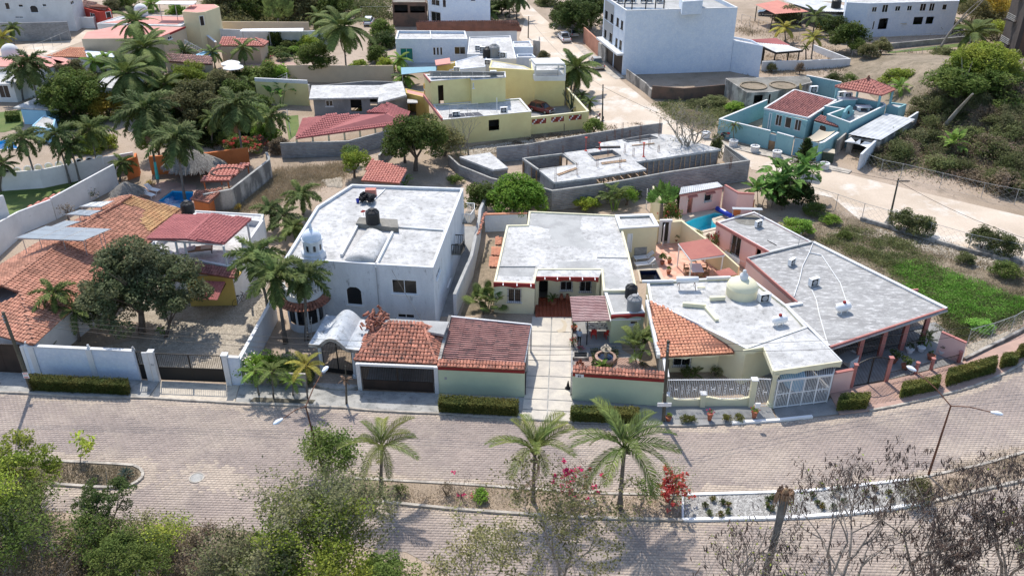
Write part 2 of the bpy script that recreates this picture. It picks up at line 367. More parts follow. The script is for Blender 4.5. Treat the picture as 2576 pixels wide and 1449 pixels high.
# walls with real openings
def ccw(pts):
 n=len(pts);a=sum(pts[i][0]*pts[(i+1)%n][1]-pts[(i+1)%n][0]*pts[i][1]for i in rg(n))
 return[V3((p[0],p[1],0))for p in(pts if a>0 else pts[::-1])]
def inset(pts,t):
 n=len(pts);out=[]
 for i in rg(n):
  a=(pts[i]-pts[i-1]).normalized();b=(pts[(i+1)%n]-pts[i]).normalized()
  na=V3((-a.y,a.x,0));nb=V3((-b.y,b.x,0));m=na+nb
  k=t/max(.3,m.dot(na))if m.length>.01 else t
  out.append(pts[i]+m*k)
 return out
def wallrun(mb,A,B,Ai,Bi,z0,z1,ops):
 L=(B-A).length;d=(B-A)/L;di=(Bi-Ai)
 ss=sorted({0.0,L,*[o[0]for o in ops],*[o[1]for o in ops]});zs=sorted({z0,z1,*[o[2]for o in ops],*[o[3]for o in ops]})
 n=V3((-d.y,d.x,0));t=(Ai-A).dot(n)
 def op(s,z):return V3((*(A+d*s).xy,z))
 def ip(s,z):
  p=Ai if s<=0 else Bi if s>=L else A+d*s+n*t
  return V3((p.x,p.y,z))
 hole=lambda i,j:any(o[0]-1e-5<=ss[i]and ss[i+1]<=o[1]+1e-5 and o[2]-1e-5<=zs[j]and zs[j+1]<=o[3]+1e-5 for o in ops)
 for i in rg(len(ss)-1):
  for j in rg(len(zs)-1):
   if hole(i,j):continue
   a,b,c,e=ss[i],ss[i+1],zs[j],zs[j+1]
   mb.poly([op(a,c),op(b,c),op(b,e),op(a,e)]);mb.poly([ip(b,c),ip(a,c),ip(a,e),ip(b,e)])
   if i>0 and hole(i-1,j):mb.poly([ip(a,c),op(a,c),op(a,e),ip(a,e)])
   if i<len(ss)-2 and hole(i+1,j):mb.poly([op(b,c),ip(b,c),ip(b,e),op(b,e)])
   if j==len(zs)-2 or hole(i,j+1):mb.poly([op(a,e),op(b,e),ip(b,e),ip(a,e)])
   if j==0 or hole(i,j-1):mb.poly([ip(a,c),ip(b,c),op(b,c),op(a,c)])
def spandr(mb,A,d,s0,s1,zb,zt,t,n):
 r=(s1-s0)/2;c=(s0+s1)/2;r2=min(r,zt-zb)
 for sg in(-1,1):
  arc=[(c+sg*r*math.cos(a),zt-r2+r2*math.sin(a))for a in[math.pi/2*i/6 for i in rg(7)]]
  for q in rg(6):
   p=[arc[q],arc[q+1],(arc[q+1][0],zt),(arc[q][0],zt)]
   P3=[V3((*(A+d*x).xy,z))for x,z in p];mb.poly(P3);mb.poly([x+n*t for x in P3][::-1])
   mb.poly([P3[0],P3[1],P3[1]+n*t,P3[0]+n*t])
def fit_op(rt,kind,A,d,n,s0,s1,za,zb,t,frame=Qg,pane='glass_dark',leaf_=Xt):
 W_=lambda s,z,k:V3((*(A+d*s+n*k).xy,z));w=.06
 if kind in('win',Xj,'arch',Xw,'win3'):
  f=MB()
  for a,b in((W_(s0,za+w/2,.06),W_(s1,za+w/2,.06)),(W_(s0,zb-w/2,.06),W_(s1,zb-w/2,.06))):f.bar(a,b,.07,w)
  for s in(s0+w/2,s1-w/2):f.bar(W_(s,za+w,.06),W_(s,zb-w,.06),w,.07)
  nm=1 if kind!='win3' else 3
  if s1-s0>.9 and kind!='arch':
   for q in rg(1,nm+1):f.bar(W_(s0+(s1-s0)*q/(nm+1),za+w,.06),W_(s0+(s1-s0)*q/(nm+1),zb-w,.06),.05,.05)
  fr=f.bd('window',frame,rt)
  MB().poly([W_(s0,za,.085),W_(s1,za,.085),W_(s1,zb,.085),W_(s0,zb,.085)]).bd('pane',pane,fr)
  if kind!=Xw:
   MB().box(W_((s0+s1)/2,za-.04,-.03),((s1-s0)+.2,.14,.08),math.atan2(d.y,d.x)).bd('sill',frame if kind!=Xj else Qg,fr)
  if kind==Xj:
   g=MB();k=max(3,int((s1-s0)/.16))
   for q in rg(k+1):g.bar(W_(s0+(s1-s0)*q/k,za-.05,-.1),W_(s0+(s1-s0)*q/k,zb+.05,-.1),.02)
   for z in(za-.05,(za+zb)/2,zb+.05):g.bar(W_(s0-.05,z,-.1),W_(s1+.05,z,-.1),.025)
   g.bd('window_bars',Qh,fr)
 elif kind=='door':
  f=MB()
  for s in(s0+.04,s1-.04):f.bar(W_(s,za,.03),W_(s,zb-.08,.03),.08,.1)
  f.bar(W_(s0,zb-.04,.03),W_(s1,zb-.04,.03),.1,.08)
  fr=f.bd('door_frame',frame,rt)
  MB().box(W_((s0+s1)/2,(za+zb)/2,.08),(s1-s0-.18,.05,zb-za-.1),math.atan2(d.y,d.x)).bd('door',leaf_,fr)
  MB().box(W_(s0+.2*(s1-s0),(za+zb)/2,.04),(.04,.1,.12),math.atan2(d.y,d.x)).bd('handle',Qk,fr)
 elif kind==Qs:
  MB().poly([W_(s0-.3,za,1.6),W_(s1+.3,za,1.6),W_(s1+.3,zb+.2,1.6),W_(s0-.3,zb+.2,1.6)]).bd('shade_backing','interior_shade',rt)  # dark sheet behind the opening, its shade put into the colour
def bldg(name,label,cat,pts,z1,wall=Qa,roof=Qe,par=.3,ops=(),z0=0.0,t=.18,rt=None,coping=None,roofz=None,frame=Qg,wname='wall',rname='roof',group=None,leaf_=Xt):
 P=ccw(pts);n=len(P);I=inset(P,t)
 ctr=sum(P,V3())/n
 new=rt is None
 if new:rt=thg(name,label,cat,(ctr.x,ctr.y,z0),group)
 E=[[]for _ in rg(n)];fits=[]
 for o in ops:
  kind,k,xl,yb,xr,yt=o[:6];best=None
  for i in rg(n):
   A,B=P[i],P[(i+1)%n];L=(B-A).length
   if L<.2:continue
   d=(B-A)/L;nout=V3((d.y,-d.x,0));a=onwall(A,B,k,xl,yb);b=onwall(A,B,k,xr,yt)
   if not a or not b:continue
   if V3((A.x,A.y,0)).dot(nout)>0:continue
   s0,s1=sorted((a[0],b[0]));za,zb=sorted((a[1],b[1]))
   if s0<-.3 or s1>L+.3 or za<z0-.6 or zb>z1+.3:continue
   if best is None or a[2]<best[0]:best=(a[2],i,max(.15,s0),min(L-.15,s1),max(z0+.0,za),min(z1-.12-(par if roof else 0),zb))
  if best and best[3]-best[2]>.1 and best[5]-best[4]>.1:
   _,i,s0,s1,za,zb=best
   if kind in('door',Xw,Qs)and za<z0+.5:za=z0
   if any(not(s1<=q[0]+.01 or s0>=q[1]-.01 or zb<=q[2]or za>=q[3])for q in E[i]):continue
   E[i].append((s0,s1,za,zb));fits.append((kind,i,s0,s1,za,zb,o[6]if len(o)>6 else{}))
 mb=MB()
 for i in rg(n):
  if(P[(i+1)%n]-P[i]).length>.02:wallrun(mb,P[i],P[(i+1)%n],I[i],I[(i+1)%n],z0,z1,E[i])
 for kind,i,s0,s1,za,zb,kw in fits:
  A,B=P[i],P[(i+1)%n];d=(B-A).normalized();nn=V3((-d.y,d.x,0))
  if kind=='arch':spandr(mb,A,d,s0,s1,za,zb,t*.3,nn)
 mb.bd(wname,wall,rt)
 for kind,i,s0,s1,za,zb,kw in fits:
  A,B=P[i],P[(i+1)%n];d=(B-A).normalized();nn=V3((-d.y,d.x,0))
  fit_op(rt,kind,A,d,nn,s0,s1,za,zb,t,**{**dict(frame=frame,leaf_=leaf_),**kw})
 if roof:
  zr=(roofz if roofz is not None else z1-par)
  J=inset(P,t-.02)
  MB().prism(J,zr-.15,zr).bd(rname,roof,rt)
 if coping:
  cm,ch,co=coping
  O=inset(P,-co);Q=inset(P,t+co);q=MB()
  for i in rg(n):
   j=(i+1)%n
   a,b,c,e=O[i],O[j],Q[j],Q[i]
   up=lambda p,z:V3((p.x,p.y,z))
   q.poly([up(a,z1+ch),up(b,z1+ch),up(c,z1+ch),up(e,z1+ch)]);q.poly([up(a,z1+.002),up(b,z1+.002),up(b,z1+ch),up(a,z1+ch)])
   q.poly([up(c,z1+.002),up(e,z1+.002),up(e,z1+ch),up(c,z1+ch)]);q.poly([up(e,z1+.002),up(c,z1+.002),up(b,z1+.002),up(a,z1+.002)])
  q.bd('coping',cm,rt)
 return rt
def lwall(name,label,pts,h,wall=Qa,t=.18,cop=None,cat='wall',ops=(),cname='coping',group=None,z0=0,rt=None):
 """free-standing wall along a polyline; h number or per-point heights"""
 P=[V3((p[0],p[1],0))for p in pts];n=len(P);hs=h if isinstance(h,(list,tuple))else[h]*n
 if rt is None:rt=thg(name,label,cat,(sum(p.x for p in P)/n,sum(p.y for p in P)/n,z0),group)
 def off(k):
  out=[]
  for i in rg(n):
   a=(P[i]-P[max(i-1,0)]);b=(P[min(i+1,n-1)]-P[i]);a=a.normalized()if a.length>0 else b.normalized();b=b.normalized()if b.length>0 else a
   m=V3((-a.y-b.y,a.x+b.x,0));m=m/max(.5,m.length**2/2);out.append(P[i]+m*k)
  return out
 A,B=off(-t/2),off(t/2);mb=MB()
 vs=[(p.x,p.y,z0)for p in A]+[(p.x,p.y,z0)for p in B]+[(p.x,p.y,z0+hs[i])for i,p in en(A)]+[(p.x,p.y,z0+hs[i])for i,p in en(B)]
 fs=[]
 for i in rg(n-1):fs+=[[i,i+1,2*n+i+1,2*n+i],[n+i+1,n+i,3*n+i,3*n+i+1],[2*n+i,2*n+i+1,3*n+i+1,3*n+i]]
 fs+=[[n,0,2*n,3*n],[n-1,2*n-1,4*n-1,3*n-1]]
 mb.add(vs,fs).bd('wall',wall,rt)
 if cop:
  cm,ch,co=cop;A,B=off(-t/2-co),off(t/2+co);mb=MB()
  e=.003
  vs=[(p.x,p.y,z0+hs[i]+e)for i,p in en(A)]+[(p.x,p.y,z0+hs[i]+e)for i,p in en(B)]+[(p.x,p.y,z0+hs[i]+ch)for i,p in en(A)]+[(p.x,p.y,z0+hs[i]+ch)for i,p in en(B)]
  fs+=[[n+i,n+i+1,i+1,i]for i in rg(n-1)]
  mb.add(vs,fs).bd(cname,cm,rt)
 return rt
# tiled and ribbed roofs (plane from three corners, pieces clipped to the outline)
def inpoly(x,y,poly):
 r=np.zeros(np.shape(x),bool);n=len(poly);j=n-1
 for i in rg(n):
  xi,yi=poly[i];xj,yj=poly[j]
  c=((yi>y)!=(yj>y))&(x<(xj-xi)*(y-yi)/(yj-yi+1e-12)+xi);r^=c;j=i
 return r
def tilem(w,l,mat,name):
 key=(name,round(w,3),round(l,3),mat)
 if key in MATS:return MATS[key]
 n=5;v=[];f=[]
 for e,(y,r,z)in en(((-l/2,w/2,.035),(l/2,w*.42,.0))):
  for j in rg(n+1):
   a=math.pi*j/n;v.append((-math.cos(a)*r,y,math.sin(a)*r*.75+z))
 for j in rg(n):f.append([j,j+1,n+2+j,n+1+j])
 m=[0,1,2,3,4,5];f.append(m[::-1])
 v=v[:2*n+2]
 me=bpy.data.meshes.new(name);me.from_pydata(v,[],f);me.materials.append(M[mat]);me.update();MATS[key]=me
 return me
def tiled(rt,pts,mat=Xx,w=.30,l=.42,thick=.12,bed='tile_bed',cap=300,pname='roof',tname='tile',down=None,jitter=.02,patch=None,lift=.03):
 """pts: 3-D outline, pts[0]->pts[1] runs along the eave; tiles are laid in courses up the slope"""
 pts=[V3(p)for p in pts];ex=(pts[1]-pts[0]).normalized();nz=UP(0);n=len(pts)
 for i in rg(n):nz+=pts[i].cross(pts[(i+1)%n])
 nz.normalize()
 if nz.z<0:nz=-nz
 ey=nz.cross(ex).normalized();o=pts[0]
 if sum((p-o).dot(ey)for p in pts)<0:ey=-ey;ex=-ex
 loc=[((p-o).dot(ex),(p-o).dot(ey))for p in pts]
 b=MB();vs=[p for p in pts]+[p-UP(thick)for p in pts]
 up=list(rg(n));b.add(vs,[up,[n+i for i in up][::-1]]+[[i,(i+1)%n,n+(i+1)%n,n+i]for i in rg(n)])
 part=b.bd(pname,bed,rt)
 xs=[p[0]for p in loc];ys=[p[1]for p in loc]
 gx=np.arange(min(xs)+w/2,max(xs),w);gy=np.arange(min(ys)+l/2-.05,max(ys),l*.86)
 X,Y=np.meshgrid(gx,gy);X=X.ravel();Y=Y.ravel();ok=inpoly(X,Y,loc);X=X[ok];Y=Y[ok]
 rs=np.random.RandomState(len(X)+3);X=X+rs.uniform(-jitter,jitter,len(X));Y=Y+rs.uniform(-jitter,jitter,len(Y))
 me=tilem(w*1.02,l,mat,tname);base=org(part)
 Rm=Matrix((ex,ey,nz)).transposed()
 pos=[o+ex*float(a)+ey*float(c)+nz*lift for a,c in zip(X,Y)]
 order=sorted(rg(len(pos)),key=lambda i:(pos[i]-cam.location).length)
 q=Rm.to_4x4().to_euler()
 for i in order[:cap]:
  ob=link(tname,me,part,pos[i]-base,(q.x,q.y,q.z+0));ob.rotation_euler.z+=random.uniform(-.01,.01)
 rest=order[cap:]
 if rest:
  tv=np.array([v.co for v in me.vertices]);tf=[list(p.vertices)for p in me.polygons];k=len(tv)
  A=np.array([[ex.x,ey.x,nz.x],[ex.y,ey.y,nz.y],[ex.z,ey.z,nz.z]]);tv=tv@A.T
  q2=MB();pp=np.array([pos[i]-base for i in rest])
  V=(tv[None]+pp[:,None]).reshape(-1,3)
  me2=bpy.data.meshes.new(tname+'_field');fs=[[a+j*k for a in f]for j in rg(len(rest))for f in tf]
  me2.from_pydata(V.tolist(),[],fs);me2.materials.append(M[mat]);me2.update()
  ob=link(tname+'_field',me2,part);ob['kind']=Qt
 return part
def ribbed(rt,pts,mat,pitch=.22,amp=.035,thick=.03,pname='roof',ridge=None,joint=0,along=True):
 """corrugated sheets: pts = 4 corners a,b (low edge) c,d (high edge); ribs run from low to high edge"""
 a,b,c,d=[V3(p)for p in pts];W_=max((b-a).length,(c-d).length);L=max((d-a).length,(c-b).length)
 if not along:a,b,c,d=b,c,d,a;W_,L=L,W_
 n=max(4,int(W_/pitch));rows=max(1,int(L/joint))if joint else 1;mb=MB()
 nz=(b-a).cross(d-a).normalized()
 if nz.z<0:nz=-nz
 for r in rg(rows):
  t0,t1=r/rows,(r+1)/rows;vs=[];st=.02*(rows-r)if joint else 0
  for i in rg(2*n+1):
   s=i/(2*n);z=amp if i%2 else 0
   lo=a.lerp(d,t0).lerp(b.lerp(c,t0),s)+nz*(z+.03);hi=a.lerp(d,t1).lerp(b.lerp(c,t1),s)+nz*(z+0.0)
   vs+=[lo,hi,lo-nz*thick,hi-nz*thick]
  fs=[]
  for i in rg(2*n):
   p=i*4;q=p+4
   fs+=[[p,q,q+1,p+1],[p+3,q+3,q+2,p+2],[p+2,q+2,q,p],[p+1,q+1,q+3,p+3]]
  fs+=[[0,1,3,2],[8*n+2,8*n+3,8*n+1,8*n]]
  k=MB();k.add(vs,fs)
  if ridge:
   k.cur=1
   for i in rg(1,2*n+1,2):k.bar(vs[i*4]+nz*.004,vs[i*4+1]+nz*.004,W_/n*.42,.03)
  k.bd('roof_sheet' if rows>1 or joint else pname,[mat,ridge]if ridge else mat,rt)
 return rt
# plants
def leafq(ctr,size,rs,up=.35,asp=.55):
 n=len(ctr);a=rs.uniform(0,2*np.pi,n);d=rs.normal(size=(n,3));d[:,2]=np.abs(d[:,2])*(1+up*2)+up
 d/=np.linalg.norm(d,axis=1)[:,None];t=np.cross(d,rs.normal(size=(n,3)));t/=np.linalg.norm(t,axis=1)[:,None]+1e-9;b=np.cross(d,t)
 s=(size*rs.uniform(.6,1.3,n))[:,None]
 v=np.stack([ctr-t*s,ctr+b*s*asp-t*s*.1,ctr+t*s,ctr-b*s*asp-t*s*.1],1).reshape(-1,3)
 return v,np.arange(4*n).reshape(-1,4)
def crown_pts(rs,n,blobs=46,flat=.85,br=.26,shell=.75,gap=.0):
 u=rs.normal(size=(blobs,3));u/=np.linalg.norm(u,axis=1)[:,None];u[:,2]=np.abs(u[:,2])*1.15-.42
 r=shell*rs.uniform(.3,1.22,blobs)**.7;c=u*r[:,None];c[:,2]*=flat
 w=rs.uniform(.4,1.4,blobs);k=rs.choice(blobs,n,p=w/w.sum());e=rs.normal(size=(n,3));e/=np.linalg.norm(e,axis=1)[:,None]
 rr=br*(.35+w[k]*.75)[:,None]*rs.uniform(.35,1.0,n)[:,None]**.5
 p=c[k]+e*rr*np.array([1,1,.72]);return p
CR={}
def crownm(var,n,leafsz,mat,**kw):
 key=(var,n,leafsz,mat,tuple(sorted(kw.items())))
 if key not in CR:
  rs=np.random.RandomState(100+var);p=crown_pts(rs,n,**kw);v,f=leafq(p,np.full(n,leafsz),rs);CR[key]=raw('crown',v,f,mat)
 return CR[key]
def limbs(top,R_,h,mat,rt,seed=0,n=5,r0=.16,name='trunk',lean=(0,0)):
 rs=random.Random(seed);m=MB();o=rt.location
 fork=h*.38;p0=UP(0)+o;pf=o+V3((lean[0]*.4+rs.uniform(-.1,.1),lean[1]*.4,fork))
 m.tube([p0-UP(.05),p0.lerp(pf,.5)+V3((rs.uniform(-.08,.08),0,0)),pf],[r0*1.25,r0,r0*.85],7)
 for i in rg(n):
  a=2*math.pi*(i+rs.random()*.6)/n;q=V3((math.cos(a)*R_*.55,math.sin(a)*R_*.55,0))+top+UP(rs.uniform(-.1,.3)*R_)
  mid=pf.lerp(q,.5)+UP(R_*.08);m.tube([pf,mid,q],[r0*.6,r0*.38,r0*.12],5)
  for j in rg(2):
   q2=q+V3((rs.uniform(-1,1),rs.uniform(-1,1),rs.uniform(.1,.8)))*R_*.35;m.tube([mid,q2],[r0*.25,r0*.07],4)
 m.bd(name,mat,rt)
TS=1.22
def tree(k,bx,by,tx,ty,R_,label,mat=Qb,n=9000,leafsz=.045,var=0,flat=.9,bark='bark',group=None,name='broadleaf_tree',cat='tree',squash=1.0,r0=None,z=0,shell=.75,br=.26,blobs=46):
 b,t=stand(k,bx,by,tx,ty,z);h=max(.6,t.z-z);R_*=TS;rt=thg(name,label,cat,b,group)
 limbs(t,R_,h,bark,rt,seed=var+int(abs(bx)),r0=r0 or.05+R_*.045,lean=(t.x-b.x,0))
 link('crown',crownm(var,n,leafsz,mat,flat=flat,shell=shell,br=br,blobs=blobs),rt,t-b,(0,0,random.uniform(0,6)),(R_,R_,R_*squash))
 return rt
def bush(k,bx,by,R_,label,mat=Qb,h=None,n=2400,leafsz=.07,var=1,name='bush',cat='bush',group=None,z=0,flower=None,fn=120,at=None,wide=1):
 b=at or G(k,bx,by,z);h=h or R_;rt=thg(name,label,cat,b,group);rt.rotation_euler=(0,0,0)
 m=MB();rs=random.Random(var)
 for i in rg(6):
  a=i+rs.random();m.tube([b,b+V3((math.cos(a)*R_*.3,math.sin(a)*R_*.3,h*.4)),b+V3((math.cos(a)*R_*.55,math.sin(a)*R_*.55,h*.8))],[.035,.022,.008],4)
 m.bd('stem','bark',rt)
 link('foliage',crownm(var,n,leafsz,mat,flat=.9),rt,(0,0,h*.42),(0,0,random.uniform(0,6)),(R_*wide,R_,h*.72))
 if flower:
  key=('fl',flower,fn,var)
  if key not in CR:
   r2=np.random.RandomState(var+9);p=crown_pts(r2,fn,blobs=26,shell=.9,br=.13);v,f=leafq(p,np.full(fn,.06),r2,asp=.8);CR[key]=raw('blossom',v,f,flower)
  link('blossom',CR[key],rt,(0,0,h*.48),(0,0,0),(R_*wide*1.03,R_*1.03,h*.76))
 return rt
# palms
def frondm(kind,mat,seed=0):
 key=('frond',kind,mat,seed)
 if key in CR:return CR[key]
 rs=random.Random(seed*7+1);V=[];F=[]
 def q(a,b,c,d):k=len(V);V.extend([a,b,c,d]);F.append([k,k+1,k+2,k+3])
 if kind in(Qi,Ql,Xb,'young'):
  n=dict(coco=38,royal=40,areca=24,young=32)[kind];dr=dict(coco=.62,royal=.85,areca=.75,young=1.0)[kind];ll=dict(coco=.27,royal=.24,areca=.24,young=.29)[kind];tw=rs.uniform(-.15,.15)
  def c(t):return V3((math.sin(t*dr*1.45)/(dr*1.45),tw*t*t*.5,(math.cos(t*dr*1.45)-1)/(dr*1.45)*1.0+.12*t*(1-t)))
  prev=c(0)
  for i in rg(1,11):
   p=c(i/10);w=.016*(1-i/11)+.003;q(prev+V3((0,w,0)),prev-V3((0,w,0)),p-V3((0,w*.8,0)),p+V3((0,w*.8,0)));q(prev+UP(w),prev-UP(w),p-UP(w*.8),p+UP(w*.8));prev=p
  for i in rg(n):
   t=.12+.87*(i+rs.random()*.5)/n;p=c(t);tg=(c(min(1,t+.02))-c(t-.02)).normalized();L_=ll*(math.sin(math.pi*min(1,t*.92+.1))**.6)*rs.uniform(.8,1.1)
   for sg in(-1,1):
    side=V3((0,sg,0));nn=tg.cross(side);nn=nn if nn.z>0 else-nn
    up=dict(coco=.10,royal=rs.uniform(-.5,.55),areca=.3,young=.28)[kind]
    d=(side*(.85 if kind!='young' else.6)+tg*(.65 if kind!='young' else.8)+nn*up).normalized();e=(d+UP(-.55 if kind!='young' else-.7)).normalized()
    w=dict(royal=.026,young=.013).get(kind,.019);wv=tg*w;m_=p+d*L_*.5;end=m_+e*L_*.55
    q(p-wv*.6,p+wv*.6,m_+wv,m_-wv);q(m_-wv,m_+wv,end+wv*.15,end-wv*.15)
 elif kind=='fan':
  q(V3((0,.012,0)),V3((0,-.012,0)),V3((.55,-.01,.0)),V3((.55,.01,.0)))
  for i in rg(22):
   a=R(-115+230*i/21);d=V3((math.cos(a),math.sin(a),-.12));L_=.45*(1-.18*abs(a));o=V3((.55,0,0));s=V3((-math.sin(a),math.cos(a),0))*.028
   m_=o+d*L_*.65;q(o,o+s*.1,m_+s,m_-s);e=m_+(d+UP(-.5))*L_*.4;q(m_-s,m_+s,e+s*.15,e-s*.15)
 elif kind=='paddle':
  def c(t):return V3((math.sin(t*1.0)*.95,0,-(1-math.cos(t*1.0))*.9+.1*t))
  for i in rg(12):
   t0,t1=i/12,(i+1)/12;p,r_=c(t0),c(t1);wd=lambda t:.012 if t<.25 else.15*math.sin(math.pi*min(1,(t-.25)/.75)**.8)+.01
   for sg in(-1,1):
    j=rs.uniform(-.03,.01);q(p,r_,r_+V3((0,sg*wd(t1),wd(t1)*.35+j)),p+V3((0,sg*wd(max(t0,.001)),wd(t0)*.35+j)))
 elif kind=='traveller':
  for i in rg(12):
   t0,t1=i/12,(i+1)/12;wd=lambda t:.01 if t<.42 else.12*math.sin(math.pi*min(1,(t-.42)/.58)**.8)+.006
   p,r_=V3((t0,0,-.15*t0**3)),V3((t1,0,-.15*t1**3))
   for sg in(-1,1):q(p,r_,r_+V3((0,sg*wd(t1),-.02*(i%2))),p+V3((0,sg*wd(t0),0)))
 CR[key]=raw('frond',[tuple(v)for v in V],F,mat);return CR[key]
def fronds(rt,top,kind,mat,n,L,e0=75,e1=-25,seed=0,wob=.12,deads=0):
 rs=random.Random(seed);ga=2.39996
 for i in rg(n):
  t=(i+.5)/n;el=R(e0+(e1-e0)*t**.85+rs.uniform(-6,6));az=i*ga+rs.uniform(-wob,wob);s=L*rs.uniform(.85,1.08)*(.8+.2*math.sin(math.pi*t))
  me=frondm(kind,mat,i%3);link('frond',me,rt,top-rt.location,(rs.uniform(-.3,.3),-el,az),(s,s,s))
 for i in rg(deads):
  link('dead_frond',frondm(kind,'dead_frond',1),rt,top-rt.location-UP(.2),(0,R(68),rs.uniform(0,6)),(L*.8,)*3)
def palm(k,bx,by,tx,ty,L,label,kind=Qi,mat=Qd,n=16,r=.13,bark=Xq,group='',e0=75,e1=-25,name='palm_tree',nuts=0,deads=0,seed=None,z=0,painted=None,crownshaft=False,wig=.12,at=None,h=None):
 if at is not None:b=V3(at);t=b+UP(h)
 else:b,t=stand(k,bx,by,tx,ty,z)
 L*=1.17;seed=seed if seed is not None else int(abs(bx*7+by+tx));rs=random.Random(seed)
 rt=thg(name,label,'palm',b,group or None);m=MB();pts=[];rad=[];hh=t-b
 for i in rg(9):
  u=i/8;pts.append(b+V3((hh.x*u**1.3,wig*math.sin(u*3),hh.z*u-.03)));rad.append(r*(1.35-.45*min(1,u*4)-.2*u)*(1+.05*(i%2)))
 m.tube(pts,rad,8).bd('trunk',bark,rt,smooth=True)
 if painted:
  m=MB();q=max(1,int(painted/hh.z*8));m.tube([pts[0],pts[1],pts[min(8,q+1)]],[rad[0]+.015,rad[1]+.015,rad[min(8,q+1)]+.015],8).bd('painted_band','painted_trunk',rt)
 if crownshaft:
  MB().tube([t-UP(.9),t-UP(.4),t+UP(.1)],[r*.9,r*.95,r*.4],8).bd('crownshaft',Qy,rt,smooth=True)
 if nuts:
  m=MB()
  for i in rg(nuts):
   a=rs.uniform(0,6.28);c=t+V3((math.cos(a)*.28,math.sin(a)*.28,-.25-rs.random()*.25));m.lathe([(.01,-.13),(.09,-.07),(.12,0),(.08,.09),(.01,.13)],c,6)
  m.bd('coconut','bark',rt,smooth=True)
 m=MB()
 for i in rg(10):
  a=i*2.4;m.bar(t+UP(-.25),t+V3((math.cos(a)*.28,math.sin(a)*.28,.1+.1*(i%3))),.07,.04)
 m.bd('frond_bases','bark',rt)
 fronds(rt,t,kind,mat,n,L,e0,e1,seed,deads=deads)
 return rt
def clump(k,bx,by,L,label,kind=Xb,mat=Qd,n=22,name='areca_palm',cat='palm',h=1.0,z=0,stems=5,spread=.35,seed=1,at=None,e0=85,e1=20,bark=Qy,group=None):
 b=V3(at)if at is not None else G(k,bx,by,z);rt=thg(name,label,cat,b,group);rs=random.Random(seed);m=MB();tops=[]
 for i in rg(stems):
  a=i*2.4+rs.random();q=b+V3((math.cos(a)*spread,math.sin(a)*spread,h*rs.uniform(.6,1.1)));m.tube([b+V3((math.cos(a)*spread*.4,math.sin(a)*spread*.4,0)),q],[.05,.035],5);tops.append(q)
 m.bd('stem',bark,rt)
 for i in rg(n):
  t=tops[i%stems];el=R(rs.uniform(e1,e0));az=i*2.4+rs.uniform(-.3,.3);s=L*rs.uniform(.75,1.1)
  link('leaf' if kind in('paddle','fan')else 'frond',frondm(kind,mat,i%3),rt,t-b,(rs.uniform(-.3,.3),-el,az),(s,s,s))
 return rt
def traveller(k,bx,by,tx,ty,L,label,rz=0.0,mat='banana_leaf'):
 b,t=stand(k,bx,by,tx,ty);rt=thg('travellers_palm',label,'palm',b);MB().tube([b,b.lerp(t,.5),t],[.2,.17,.15],8).bd('trunk',Xq,rt)
 for i in rg(19):
  a=R(18+144*i/18+random.uniform(-3,3));s=L*(.8+.25*math.sin(a))*random.uniform(.8,1.1);d=V3((math.cos(a)*math.cos(rz),math.cos(a)*math.sin(rz),math.sin(a)));q=d.to_track_quat('X','Y' if True else 'Z')
  m=Matrix((d,V3((-math.sin(rz),math.cos(rz),0)).cross(d)*-1,V3((-math.sin(rz),math.cos(rz),0))*-1)).transposed()
  ob=link('leaf',frondm('traveller',mat,0),rt,t-b,m.to_euler(),(s,s,s))
 return rt
